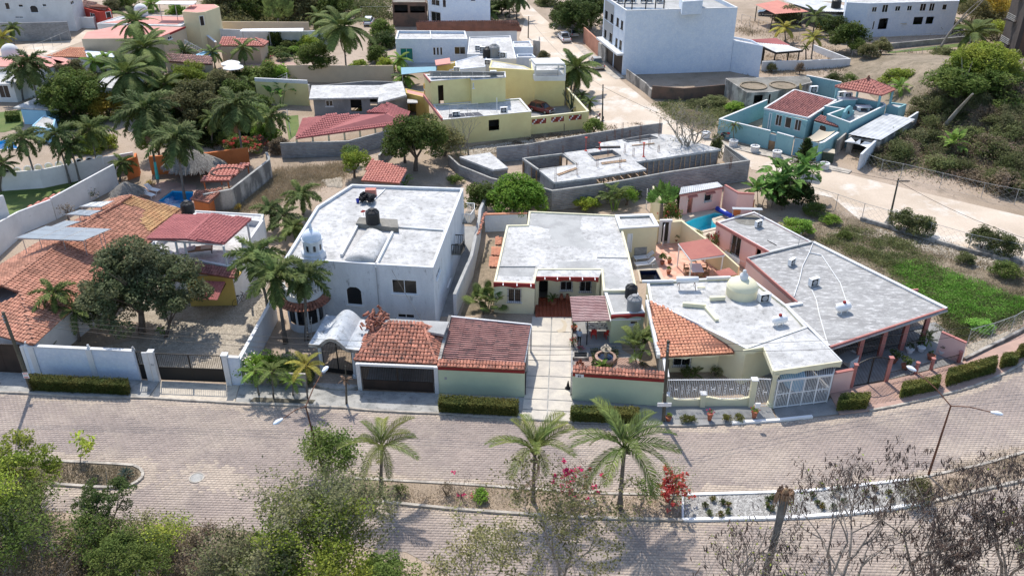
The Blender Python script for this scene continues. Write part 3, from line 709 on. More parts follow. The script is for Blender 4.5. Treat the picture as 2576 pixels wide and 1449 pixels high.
# bare trees
def branches(m,p,d,L,r,depth,rs,tips,spread=.6,up=.12,n3=4,kids=(2,3)):
 q=p;dd=d.copy();pts=[p];rad=[r]
 for i in rg(3):
  dd=(dd+V3((rs.uniform(-1,1),rs.uniform(-1,1),rs.uniform(-.6,1)*.8+up))*.22).normalized();q=q+dd*L/3;pts.append(q);rad.append(r*(1-.16*(i+1)))
 m.tube(pts,rad,n3 if r<.03 else 6,cap=False)
 if depth==0:tips.append((q,dd));return
 for i in rg(rs.randint(*kids)):
  nd_=(dd+V3((rs.uniform(-1,1),rs.uniform(-1,1),rs.uniform(-.55,.75)))*spread*1.3).normalized()
  branches(m,pts[rs.choice((2,3,3))],nd_,L*rs.uniform(.62,.85),r*.56,depth-1,rs,tips,spread,up,n3,kids)
 tips.append((q,dd))
def btree(base,h,label,depth=5,seed=1,bark='grey_twig',pods=0,leaves=0,leafmat=Qj,r0=.14,name='bare_tree',leafsz=.10,lean=(0,0,0),kids=(2,3),first=.3,spread=.6,group=None,nstem=1,plen=.24):
 base=V3(base);rt=thg(name,label,'tree',base,group);rs=random.Random(seed);m=MB();tips=[]
 for s_ in rg(nstem):
  d=(V3((lean[0]+rs.uniform(-.2,.2)*nstem*.7,lean[1]+rs.uniform(-.2,.2)*nstem*.7,1))).normalized()
  branches(m,base,d,h*first,r0,depth,rs,tips,spread,kids=kids)
 m.bd('branches',bark,rt)
 if pods:
  v=MB()
  for i in rg(pods):
   p,d=tips[rs.randrange(len(tips))];p=p+V3((rs.uniform(-.15,.15),rs.uniform(-.15,.15),rs.uniform(-.1,.05)));a=rs.uniform(0,6.28);cu=rs.uniform(.4,1.1);L_=plen*rs.uniform(.6,1.2)
   sx=V3((math.cos(a),math.sin(a),0));w=V3((-math.sin(a),math.cos(a),.3))*.02;pr=None
   for j in rg(4):
    t=j/3;c=p+sx*math.sin(t*cu*1.8)*L_*.6-UP(1)*t*L_*(.9-.3*t*cu);ww=w*(.5+math.sin(math.pi*t))
    if pr:v.poly([pr[0],pr[1],c+ww,c-ww])
    pr=(c-ww,c+ww)
  v.bd('seed_pods','pod',rt,kind=Qt)
 if leaves:
  r2=np.random.RandomState(seed);idx=r2.randint(0,len(tips),leaves);c=np.array([tips[i][0]for i in idx])-np.array(base)+r2.normal(size=(leaves,3))*.22
  v,f=leafq(c,np.full(leaves,leafsz),r2);link('foliage',raw('foliage',v,f,leafmat),rt)['kind']=Qt
 return rt
# hedges, grass
def hedge(k,pts,label,h=.85,w=None,mat='leaf_hedge',dens=420,name='hedge',group=None,cat='hedge',leafsz=.065,z=.1):
 P=[G(k,pts[i],pts[i+1],z)for i in rg(0,8,2)];P=ccw(P);c=sum(P,V3())/4;c.z=z;rt=thg(name,label,cat,c,group)
 I=inset(P,.09);MB().prism(I,z,z+h-.08).bd('core',Qf,rt)
 rs=np.random.RandomState(int(abs(c.x*10))+1);pts_=[]
 for i in rg(4):
  a,b=P[i],P[(i+1)%4];L=(b-a).length;n=int(L*h*dens);t=rs.rand(n,1);pts_.append(np.array([a.x,a.y,0])*(1-t)+np.array([b.x,b.y,0])*t+np.concatenate([np.zeros((n,2)),z+.04+rs.rand(n,1)*h],1))
 ar=(P[1]-P[0]).length*(P[2]-P[1]).length;n=int(ar*dens*1.1);u,v_=rs.rand(n,1),rs.rand(n,1);q=[np.array([p.x,p.y,0])for p in P]
 top=q[0]*(1-u)*(1-v_)+q[1]*u*(1-v_)+q[2]*u*v_+q[3]*(1-u)*v_;wob=.05*np.sin(top[:,:1]*3.1)+.04*np.sin(top[:,1:2]*5+top[:,:1]);top[:,2:]=z+h+wob;pts_.append(top)
 p=np.concatenate(pts_)-np.array(c)+rs.normal(size=(sum(len(x)for x in pts_),3))*.035;v,f=leafq(p,np.full(len(p),leafsz),rs)
 link('foliage',raw('foliage',v,f,mat),rt)['kind']=Qt;return rt
def randin(poly,n,rs):
 p=np.array([(q[0],q[1])for q in poly]);lo,hi=p.min(0),p.max(0);out=[]
 tot=0
 while tot<n:
  c=lo+(hi-lo)*rs.rand(n*2,2);c=c[inpoly(c[:,0],c[:,1],p.tolist())];out.append(c);tot+=len(c)
 return np.concatenate(out)[:n]
def cover(name,poly,n,mat,size=.12,h=.15,seed=1,z=0.02,clump_n=0,label=None,cr=.5,hz_=None):
 rs=np.random.RandomState(seed);c=randin(poly,max(n if not clump_n else clump_n,4),rs)
 if clump_n:
  cc=c;k=rs.randint(0,clump_n,n);s=rs.uniform(.4,1.3,clump_n);c=cc[k]+rs.normal(size=(n,2))*(cr*s[k])[:,None];hz=rs.rand(n)*h*s[k]*np.exp(-((c-cc[k])**2).sum(1)/(cr*1.3)**2)
 else:hz=rs.rand(n)*h
 zz=np.array([max(0,hz_(x,y))for x,y in c])if hz_ else 0
 p=np.concatenate([c,(z+hz+zz)[:,None]],1);v,f=leafq(p,np.full(n,size),rs,up=.1,asp=.4)
 o=bpy.data.objects.new(name,raw(name,v,f,mat));C.objects.link(o);o['kind']=Qt;o['label']=label or 'low ground cover'
 o['category']='ground cover';return o
def blades(name,poly,n,mat,h=.3,seed=1,z=0.0,label='',clumps=0,cr=.4,w=.02):
 rs=np.random.RandomState(seed)
 if clumps:cc=randin(poly,clumps,rs);c=cc[rs.randint(0,clumps,n)]+rs.normal(size=(n,2))*cr
 else:c=randin(poly,n,rs)
 a=rs.uniform(0,6.28,n);hh=h*rs.uniform(.4,1.2,n);d=np.stack([np.cos(a),np.sin(a)],1)*w;l=rs.normal(size=(n,2))*hh[:,None]*.5
 b1=np.concatenate([c-d,np.full((n,1),z)],1);b2=np.concatenate([c+d,np.full((n,1),z)],1);t=np.concatenate([c+l,(z+hh)[:,None]],1)
 v=np.stack([b1,b2,t],1).reshape(-1,3);f=np.arange(3*n).reshape(-1,3)
 o=bpy.data.objects.new(name,raw(name,v,f,mat));C.objects.link(o);o['kind']=Qt;o['label']=label;o['category']='grass';return o
def pot_plant(k,x,y,label,r=.22,h=.38,kind='bush',mat=Qb,L=.5,z=0.02,pot='pot_clay',at=None,flower=None,group=None,n=260,cat='potted plant',ph=None):
 b=V3(at)if at is not None else G(k,x,y,z);rt=thg('potted_plant',label,cat,b,group)
 MB().lathe([(.001,.0),(r*.65,0),(r,h*.9),(r*1.12,h*.92),(r*1.12,h),(r*.95,h),(r*.9,h*.9),(.001,h*.88)],b,14).bd('pot',pot,rt,smooth=False)
 if kind=='bush':link('foliage',crownm(int(abs(b.x))%5,n,.14,mat,blobs=14),rt,(0,0,h+L*.55),(0,0,0),(L*.75,L*.75,L*.8))
 else:fronds(rt,b+UP(h),kind,mat,12,L,80,15,int(abs(b.x*10)))
 if flower:
  key=('fl',flower,60,2)
  if key not in CR:
   r2=np.random.RandomState(5);p=crown_pts(r2,60,blobs=14,shell=.9,br=.13);v,f=leafq(p,np.full(60,.12),r2,asp=.8);CR[key]=raw('blossom',v,f,flower)
  link('blossom',CR[key],rt,(0,0,h+L*.6),(0,0,0),(L*.8,)*3)
 return rt
# smaller made things
def ac_unit(k,x,y,z,label,rz=0.0,s=1.0,group=None,at=None):
 b=V3(at)if at is not None else G(k,x,y,z);rt=thg('air_conditioner',label,'air conditioner',b,group,rz)
 def bx(n,c,d,m):me=MB().box(c,d);o=me.bd(n,m,None);o.parent=rt;return o
 bx('cabinet',(0,0,.1*s+.3*s),(.85*s,.34*s,.62*s),Qg);bx('grille',(-.06*s,-.176*s,.4*s),(.6*s,.015,.54*s),Qh)
 f=MB().lathe([(.001,0),(.22*s,0),(.22*s,.02),(.2*s,.02),(.2*s,.004),(.03,.004)],(0,0,0),14).bd('fan_guard',Xh,None);f.parent=rt;f.location=(-.06*s,-.19*s,.4*s);f.rotation_euler=(R(90),0,0)
 for sx in(-.3,.3):bx('foot',(sx*s,0,.045*s),(.06*s,.36*s,.09*s),Xh)
 return rt
def water_tank(b,label,mat='tank_black',r=.55,h=1.2):
 rt=thg('water_tank',label,'water tank',b);prof=[(.001,0),(r,0),(r,.1*h)]
 for i in rg(1,6):z=(.1+.6*i/6)*h;prof+=[(r,z),(r*.97,z+.015),(r,z+.03)]
 prof+=[(r,.76*h),(r*.93,.82*h),(r*.45,.96*h),(r*.42,.97*h)]
 MB().lathe(prof,b,22).bd('tank_body',mat,rt,smooth=False)
 MB().lathe([(r*.43,.95*h),(r*.43,1.02*h),(r*.3,1.05*h),(.001,1.05*h)],b,16).bd('lid',mat,rt)
 m=MB()
 for i in rg(8):a=i*math.pi/4;m.bar((b[0]+r*.9*math.cos(a),b[1]+r*.9*math.sin(a),b[2]+.85*h),(b[0]+r*.42*math.cos(a),b[1]+r*.42*math.sin(a),b[2]+.98*h),.05)
 m.bd('shoulder_ribs',mat,rt);return rt
def gas_tank(b,label,rz=0.0,s=1.0):
 rt=thg('gas_tank',label,'gas tank',b,'stationary gas tanks on the roofs',rz);r=.36*s;L=.5*s
 prof=[(.001,-L-.18*s),(r*.6,-L-.13*s),(r,-L+.02),(r,L-.02),(r*.6,L+.13*s),(.001,L+.18*s)]
 o=MB().lathe(prof,(0,0,0),16).bd('tank_body',Xp,None,smooth=True);o.parent=rt;o.location=(0,0,.55*s);o.rotation_euler=(0,R(90),0)
 o=MB().lathe([(.14*s,.85*s),(.14*s,1.02*s),(.11*s,1.06*s),(.001,1.07*s)],(0,0,0),12).bd('valve_cover','red_trim',None);o.parent=rt
 for sx in(-.3,.3):
  for sy in(-.18,.18):o=MB().box((sx*s,sy*s,.15*s),(.06,.06,.3*s)).bd('leg',Xp,None);o.parent=rt
 return rt
def dish(b,label,r=.45,tilt=40,az=200,mat=Xh,pole=.7,wire=False):
 rt=thg('satellite_dish',label,'satellite dish',b);c=UP(pole)
 o=MB().tube([(0,0,0),(0,0,pole)],.025,6).bd('mast',Qk,None);o.parent=rt
 if wire:
  m=MB()
  for i in rg(14):
   a=i*math.pi/7;m.tube([(r*.08*math.cos(a),r*.08*math.sin(a),0),(r*.55*math.cos(a),r*.55*math.sin(a),r*.1),(r*math.cos(a),r*math.sin(a),r*.3)],.008,3)
  for q,z in((.4,.05),(.7,.16),(1,.3)):m.tube([(r*q*math.cos(j*math.pi/10),r*q*math.sin(j*math.pi/10),r*z)for j in rg(21)],.009,3)
 else:m=MB().lathe([(.001,0),(r*.5,r*.07),(r,r*.26),(r,r*.28),(r*.5,r*.10),(.001,.02)],(0,0,0),18)
 m.bar((0,0,.02),(0,0,r*.75),.02);m.box((0,0,r*.78),(.06,.06,.1))
 o=m.bd('reflector',mat,None);o.parent=rt;o.location=c;o.rotation_euler=(R(90-tilt),0,R(az));return rt
def pole(k,bx,by,tx,ty,label,r=.13,mat='pole_wood',cross=0,z=0,name='utility_pole',cat='pole',insul=True):
 b,t=stand(k,bx,by,tx,ty,z);rt=thg(name,label,cat,b)
 MB().tube([b,b.lerp(t,.5),t],[r,r*.88,r*.72],10).bd('shaft',mat,rt)
 if cross:
  MB().box(t-UP(.35),(cross,.1,.1)).bd('crossarm',mat,rt)
 if insul:
  m=MB();
  for dz in(.25,.5,.75):m.box(t-V3((0,r,dz)),(.08,.16,.08))
  m.bd('insulator_bracket',Qk,rt)
 return rt,t
def wire(a,b,label,sag=.5,r=.014,group='overhead cables'):
 m=MB();a,b=V3(a),V3(b);m.tube([a.lerp(b,i/12)-UP(sag*4*(i/12)*(1-i/12))for i in rg(13)],r,4)
 o=m.bd('overhead_cable',Qh,None,o=a);return tag(o,label,'cable',group)
def street_lamp(k,bx,by,tx,ty,label,arms,mat='rust'):
 b,t=stand(k,bx,by,tx,ty);rt=thg('street_lamp',label,'street lamp',b,'double street lamps of the central strip');MB().tube([b,b.lerp(t,.3),t],[.085,.075,.05],8).bd(Qo,mat,rt)
 MB().box(b+UP(.02),(.3,.3,.04)).bd('base_plate',mat,rt)
 for(x,y,z)in arms:
  e=t+V3((x,y,z));d=V3((x,y,0)).normalized();arm=MB().tube([t-UP(.05),t.lerp(e,.45)+UP(.12),e],[.04,.034,.03],6).bd('arm',mat,rt)
  m=MB();sd=V3((-d.y,d.x,0))
  for u,w,h in((0,.06,.05),(.15,.12,.1),(.4,.17,.14),(.62,.13,.08),(.72,.03,.02)):
   c=e+d*u;m.v+=[tuple(c+sd*w*math.cos(a)+UP(h*math.sin(a)))for a in[j*math.pi/4 for j in rg(8)]]
  for i in rg(4):
   for j in rg(8):m.f.append([i*8+j,i*8+(j+1)%8,i*8+8+(j+1)%8,i*8+8+j]);m.m.append(0)
  m.f+=[list(rg(8))[::-1],[32+j for j in rg(8)]];m.m+=[0,0]
  m.bd('lamp_head','lamp_white',arm,smooth=True)
 return rt
def fence(name,label,pts,h=1.5,step=2.5,mat=Qk,wiresp=.42,cat='fence',barb=True,mesh=True,r=.03):
 P=[V3(p)for p in pts];rt=thg(name,label,cat,P[0]);w=MB();rails=MB()
 for a,b in zip(P[:-1],P[1:]):
  L=(b-a).length;n=max(1,round(L/step))
  for i in rg(n):
   q=a.lerp(b,i/n);MB().tube([q,q+UP(h)],r,6).bd(Qo,mat,rt)
  rails.bar(a+UP(h-.05),b+UP(h-.05),.03);rails.bar(a+UP(.08),b+UP(.08),.015)
  if mesh:
   k=int(L/wiresp);dz=UP(h-.1);d=(b-a)/max(k,1)
   ks=max(1,round((h-.1)/wiresp))
   for i in rg(-ks,k+1):
    for sg in(0,1):
     u0,u1=i,i+ks;z0,z1=(0,1)if sg==0 else(1,0);c0,c1=max(0,u0),min(k,u1)
     if c1<=c0:continue
     f0,f1=(c0-u0)/ks,(c1-u0)/ks;p0=a+d*c0+dz*(z0+(z1-z0)*f0)+UP(.05);p1=a+d*c1+dz*(z0+(z1-z0)*f1)+UP(.05);w.bar(p0,p1,.009)
 q=P[-1];MB().tube([q,q+UP(h)],r,6).bd(Qo,mat,rt)
 rails.bd('rail',mat,rt)
 if mesh:w.bd('wire_mesh',mat,rt,kind=Qt)
 return rt
def vehicle(k,x,y,label,rz,paint,pickup=False,z=.02,s=1.0,at=None,name='parked_car',cat=None):
 b=V3(at)if at is not None else G(k,x,y,z);rt=thg(name,label,cat or('pickup' if pickup else 'car'),b,None,rz);rt.scale=(s,s,s)
 L,Wd=(5.2,1.85)if pickup else(4.5,1.78);h0,h1,h2=.42,.95,1.62
 def P_(nm,m,mt,par=None,sm=False):o=m.bd(nm,mt,None,smooth=sm);o.parent=par or rt;return o
 def loft(prof,w0,w1,zsplit):
  m=MB();n=len(prof);secs=[(-w1,.0),(-w0,.06),(w0,.06),(w1,.0)]
  vs=[]
  for j,(yy,ins)in en(((-w0,1),(-w0*.86,0),(w0*.86,0),(w0,1))):
   for(px,pz)in prof:vs.append((px*(.985 if ins else 1),yy,pz-(.07 if ins and pz>zsplit else 0)))
  fs=[]
  for j in rg(3):
   for i in rg(n):i2=(i+1)%n;fs.append([j*n+i,j*n+i2,(j+1)*n+i2,(j+1)*n+i])
  fs+=[list(rg(n)),[3*n+i for i in rg(n)][::-1]]
  return m.add(vs,fs)
 hl=L/2
 body=P_('body',loft([(-hl,.35),(-hl,.85),(-hl+.15,h1),(hl-1.3,h1),(hl-.25,.85),(hl,.72),(hl,.35)],Wd/2,Wd/2,.8),paint,sm=False)
 if pickup:cab=[(-.85,h1-.02),(-.7,h2),(.65,h2),(1.25,h1-.02)]
 else:cab=[(-hl+.15,h1-.02),(-hl+.55,h2-.05),(.35,h2-.1),(1.15,h1-.02)]
 m=MB();w0,w1=Wd/2-.06,Wd/2-.24;n=4
 vs=[(px,-(w0 if pz<h1 else w1),pz)for px,pz in cab]+[(px,(w0 if pz<h1 else w1),pz)for px,pz in cab]
 P_('cabin_glass',m.add(vs,[[0,1,2,3][::-1],[4,5,6,7],[0,4,5,1],[1,5,6,2],[2,6,7,3]]),'glass_dark')
 P_('roof_panel',MB().box(((cab[1][0]+cab[2][0])/2,0,cab[1][1]+.0),(cab[2][0]-cab[1][0],2*w1+.04,.06)),paint)
 pm=MB()
 for sg in(-1,1):
  for a,c in((0,1),(3,2)):pm.bar((cab[a][0],sg*w0,cab[a][1]),(cab[c][0],sg*w1,cab[c][1]),.09)
  mx=(cab[1][0]+cab[2][0])/2;pm.bar((mx,sg*w0,h1),(mx,sg*w1,h2-.08),.09)
 P_('pillars',pm,paint)
 if pickup:P_('cargo_bed',MB().box((-hl+.85,0,h1+.004),(1.45,Wd-.35,.02)),Qh)
 for sx in(-hl+.85,hl-.9):
  for sg in(-1,1):
   o=P_('wheel',MB().lathe([(.001,-.1),(.28,-.1),(.34,-.06),(.34,.06),(.28,.1),(.001,.1)],(0,0,0),14),'tyre');o.location=(sx,sg*(Wd/2-.08),.34);o.rotation_euler=(R(90),0,0)
   q=MB().lathe([(.001,-.115),(.18,-.112),(.2,-.09)],(0,0,0),10);q.lathe([(.2,.09),(.18,.112),(.001,.115)],(0,0,0),10);P_('rim',q,Qk,o)
 for sg in(-1,1):
  P_('headlight',MB().box((hl-.02,sg*(Wd/2-.25),.72),(.08,.34,.16)),'lamp_white');P_('tail_light',MB().box((-hl+.0,sg*(Wd/2-.12),.8),(.06,.16,.28)),Xu)
 P_('bumper',MB().box((hl+.02,0,.45),(.12,Wd-.1,.2)),Xh);P_('bumper',MB().box((-hl-.02,0,.5),(.12,Wd-.1,.16)),Qk)
 P_('grille',MB().box((hl+.01,0,.68),(.05,.8,.18)),Qh)
 return rt
def motorbike(k,x,y,label,rz,paint=Xu,quad=False,s=1.0):
 b=G(k,x,y,.03);rt=thg('quad_bike' if quad else 'motorcycle',label,'quad bike' if quad else 'motorcycle',b,None,rz);rt.scale=(s,s,s)
 def P_(nm,m,mt,sm=False):o=m.bd(nm,mt,None,smooth=sm);o.parent=rt;return o
 for sx in(-.62,.66):
  for sy in((-.38,.38)if quad else(0,)):
   m=MB().lathe([(.2,-.05),(.3,-.05),(.31,0),(.3,.05),(.2,.05)],(0,0,0),16);m.lathe([(.001,.02),(.2,.02)],(0,0,0),8)
   o=P_('wheel',m,'tyre');o.location=(sx,sy,.3);o.rotation_euler=(R(90),0,0)
 P_('fuel_tank',MB().lathe([(.001,-.25),(.1,-.22),(.16,0),(.13,.18),(.001,.26)],(0,0,0),10),paint,True).matrix_local=Matrix.Translation((.18,0,.82))@Matrix.Rotation(R(90),4,'Y')
 P_('seat',MB().box((-.35,0,.8),(.62,.24,.1),ry=-.08),Qh);P_('engine',MB().box((.05,0,.42),(.4,.26,.32)),Qk)
 m=MB();m.bar((.66,0,.3),(.42,0,.98),.06);m.bar((-.62,0,.32),(.0,0,.55),.06);m.bar((-.5,0,.72),(.4,0,.75),.06);m.bar((.42,-.35,1.02),(.42,.35,1.02),.035);P_('frame',m,Qh)
 m=MB();m.box((.66,0,.64),(.4,.13,.03),ry=.15);m.box((-.68,0,.7),(.4,.16 if not quad else.9,.04),ry=-.3);m.box((.5,0,.85),(.12,.2,.22));P_('fairing',m,paint)
 return rt
def chair(at,label,mat='wood',rz=0,kind='chair',group=None,z0=None):
 rt=thg('chair',label,'chair',at,group,rz)
 def P_(nm,m):o=m.bd(nm,mat,None);o.parent=rt;return o
 P_('seat',MB().box((0,0,.43),(.46,.46,.05)));m=MB();m.box((0,.22,.78),(.44,.04,.28));m.bar((-.2,.22,.42),(-.2,.23,.92),.04);m.bar((.2,.22,.42),(.2,.23,.92),.04);P_('backrest',m)
 for sx in(-.2,.2):
  for sy in(-.2,.2):P_('leg',MB().bar((sx,sy,0),(sx,sy,.41),.045))
 if kind=='arm':
  for sx in(-.25,.25):m=MB();m.bar((sx,-.2,.65),(sx,.22,.66),.05);m.bar((sx,-.2,.42),(sx,-.2,.64),.04);P_('armrest',m)
 return rt
def lounger(k,x,y,z,label,rz,mat=Xp,s=1.0,group=None):
 rt=thg('sun_lounger',label,'sun lounger',G(k,x,y,z),group,rz);rt.scale=(s,s,s)
 def P_(nm,m,mt=mat):o=m.bd(nm,mt,None);o.parent=rt;return o
 m=MB();
 for sy in(-.3,.3):m.bar((-.95,sy,.3),(.95,sy,.3),.05)
 P_('frame',m);m=MB()
 for i in rg(9):m.box((-.85+i*.14,0,.33),(.11,.56,.02))
 P_('seat',m);m=MB()
 for i in rg(5):t=i/4;m.box((.45+t*.5,0,.36+t*.38),(.12,.56,.02),ry=-.65)
 m.bar((.4,-.28,.33),(.98,-.28,.76),.035);m.bar((.4,.28,.33),(.98,.28,.76),.035);P_('backrest',m)
 for sx in(-.75,.7):
  for sy in(-.3,.3):P_('leg',MB().bar((sx,sy,0),(sx,sy,.28),.05))
 return rt
# GROUND, STREETS, MEDIANS
POOL_A=GL(12,.05,865,665,1000,605,1265,530,1350,545,1372,568,1225,612,1240,655,1310,712,1090,765)
POOL_B=GL(4,.05,1190,235,1300,153,1462,160,1440,300,1375,290)
SPA=GL(12,.05,312,1262,525,1255,590,1380,340,1392)
POOL_C=GL(1,.05,-60,1085,75,1048,140,1125,-60,1135)
big=[(-420,-60),(420,-60),(420,640),(-420,640)]
MB().sheet(big,0,[POOL_A,POOL_B,SPA,POOL_C]).bd('ground','dirt',kind=Xk)
def sheet(name,k,z,mat,*xy,holes=(),**kw):
 pts=GL(k,z,*xy)if not isinstance(k,list)else k
 o=MB().sheet(pts,z,holes).bd(name,mat,kind=Xk,**kw);return o
def pool(name,label,P,depth,tile,waterm,deckz=.05,wz=-.10,rim='beige_floor',rw=.35):
 P=ccw(P);n=len(P);c=sum(P,V3())/n;rt=thg(name,label,'pool',(c.x,c.y,0));m=MB();w=MB();J=inset(P,.002)
 for i in rg(n):
  a,b=J[i],J[(i+1)%n];m.poly([V3((b.x,b.y,-depth)),V3((a.x,a.y,-depth)),V3((a.x,a.y,deckz)),V3((b.x,b.y,deckz))])
 m.sheet(J,-depth).bd('basin',tile,rt)
 w.sheet(inset(P,.01),wz).bd('water',waterm,rt)
 O=inset(P,-rw);q=MB()
 for i in rg(n):
  a,b,e,f=P[i],P[(i+1)%n],O[(i+1)%n],O[i];z=deckz+.08
  q.poly([V3((x.x,x.y,z))for x in(f,e,b,a)]);q.poly([V3((f.x,f.y,0)),V3((e.x,e.y,0)),V3((e.x,e.y,z)),V3((f.x,f.y,z))]);q.poly([V3((b.x,b.y,0)),V3((a.x,a.y,0)),V3((a.x,a.y,z)),V3((b.x,b.y,z))])
 q.bd('coping',rim,rt);return rt
pool('swimming_pool','turquoise swimming pool in the court of the pink house',POOL_A,1.3,'pool_tile','pool_water')
pool('swimming_pool','blue swimming pool beside two white loungers and thatched shelter',POOL_B,1.3,'pool_tile_deep','pool_water',rim=Xz,rw=.5)
pool('spa_pool','small dark navy spa tub on the tiled patio',SPA,.8,'spa_tile','spa_water',wz=-.15,rw=.18)
pool('swimming_pool','pale blue pool corner at the left edge behind palms',POOL_C,1.2,'pool_tile_deep','pool_water',rw=.3)
road=GL(2,.03,1290,-60,1330,60,1385,150,1340,290,1490,430,1690,470,1800,690,1885,830,1890,960,1990,1060,2576,1100)+GL(13,.03,2110,170,2290,235,2320,300)+GL(6,.03,960,90,970,170,1130,205,1350,385,2576,700,3100,830,3100,470,2576,345,1700,140,1240,25)     +GL(3,.03,520,1165,230,1065,-20,935)+GL(2,.03,2340,790,2100,600,1860,425,1780,350,1620,220,1480,95,1400,20,1390,-60)
sheet('dirt_road',road,.03,'sand_road')
sheet('vacant_lot',4,.02,Xm,1500,330,1780,260,2060,0,2600,-60,2600,60,2400,130,2150,200,2000,300)
sheet('vacant_lot',13,.02,Xm,100,150,640,30,1500,-60,1500,20,420,190)
LOT_R=GL(6,.02,1000,250,1180,330,1500,425,2500,690,2700,760,2600,1080,2150,1300,1960,1230,1950,1100,1990,1040,985,535)
sheet('vacant_lot',LOT_R,.02,Xm)
HILL=GL(3,.02,1360,1180,1700,900,1900,830,2300,560,2700,480,3300,600,3300,1750,2576,1500,1960,1310,1700,1250)
# rising scrub bank on the right
bA,bB,bC=G(6,1240,25),G(6,2576,345),G(3,1700,1000)
def hz(x,y):
 d1=((bB.x-bA.x)*(y-bA.y)-(bB.y-bA.y)*(x-bA.x))/(bB-bA).length;return min(6,max(0,d1-3)*.2)*max(0,min(1,(x-bC.x-1)/8))*max(0,min(1,(150-y)/30))
m=MB();nx,ny=46,46;vs=[(40+i*1.6,76+j*1.6,hz(40+i*1.6,76+j*1.6)-.04+.12*math.sin(i*1.3)*math.sin(j*.9)*(hz(40+i*1.6,76+j*1.6)>.3))for j in rg(ny)for i in rg(nx)]
m.add(vs,[[j*nx+i,j*nx+i+1,(j+1)*nx+i+1,(j+1)*nx+i]for j in rg(ny-1)for i in rg(nx-1)]).bd('hillside',Xm,kind=Xk,smooth=True)
KERB_UP=GL(7,.02,-250,305,0,318,200,325,500,345,915,352,1450,385,2109,412)+GL(8,.02,200,432,600,450,980,472,1430,500,1850,522)+GL(9,.02,0,527,300,510,585,492,800,470,970,455,1150,432,1300,405,1450,372,1580,340,1700,310,1800,280,1900,240,2000,195,2109,130,2350,-30,2500,-160)
MED_UP=GL(8,.02,60,850,380,868,700,885,1200,920,1600,945,2109,955)+GL(9,.02,350,945,700,935,900,918,1100,895,1400,860,1600,820,1850,765,2109,690,2500,540)
MED_LO=GL(8,.02,50,982,300,1000,700,1040,1200,1075,1600,1095,2109,1108)+GL(9,.02,400,1100,700,1092,900,1078,1200,1050,1500,1002,1800,930,2109,860,2500,740)
STREET=KERB_UP+GL(9,.02,2600,1200,2109,1480,1000,1560,0,1580)+GL(8,.02,900,1560,400,1300)+GL(7,.02,1400,1160,700,1090,0,1010,-250,980)
sheet('street',STREET,.02,'paver_bed')
ISL=GL(7,.02,-250,728,290,742,500,752,700,762,830,772,868,792,885,815,882,842,855,868,810,893,740,908,600,905,310,885,-250,862)
MEDB=MED_UP+MED_LO[::-1]
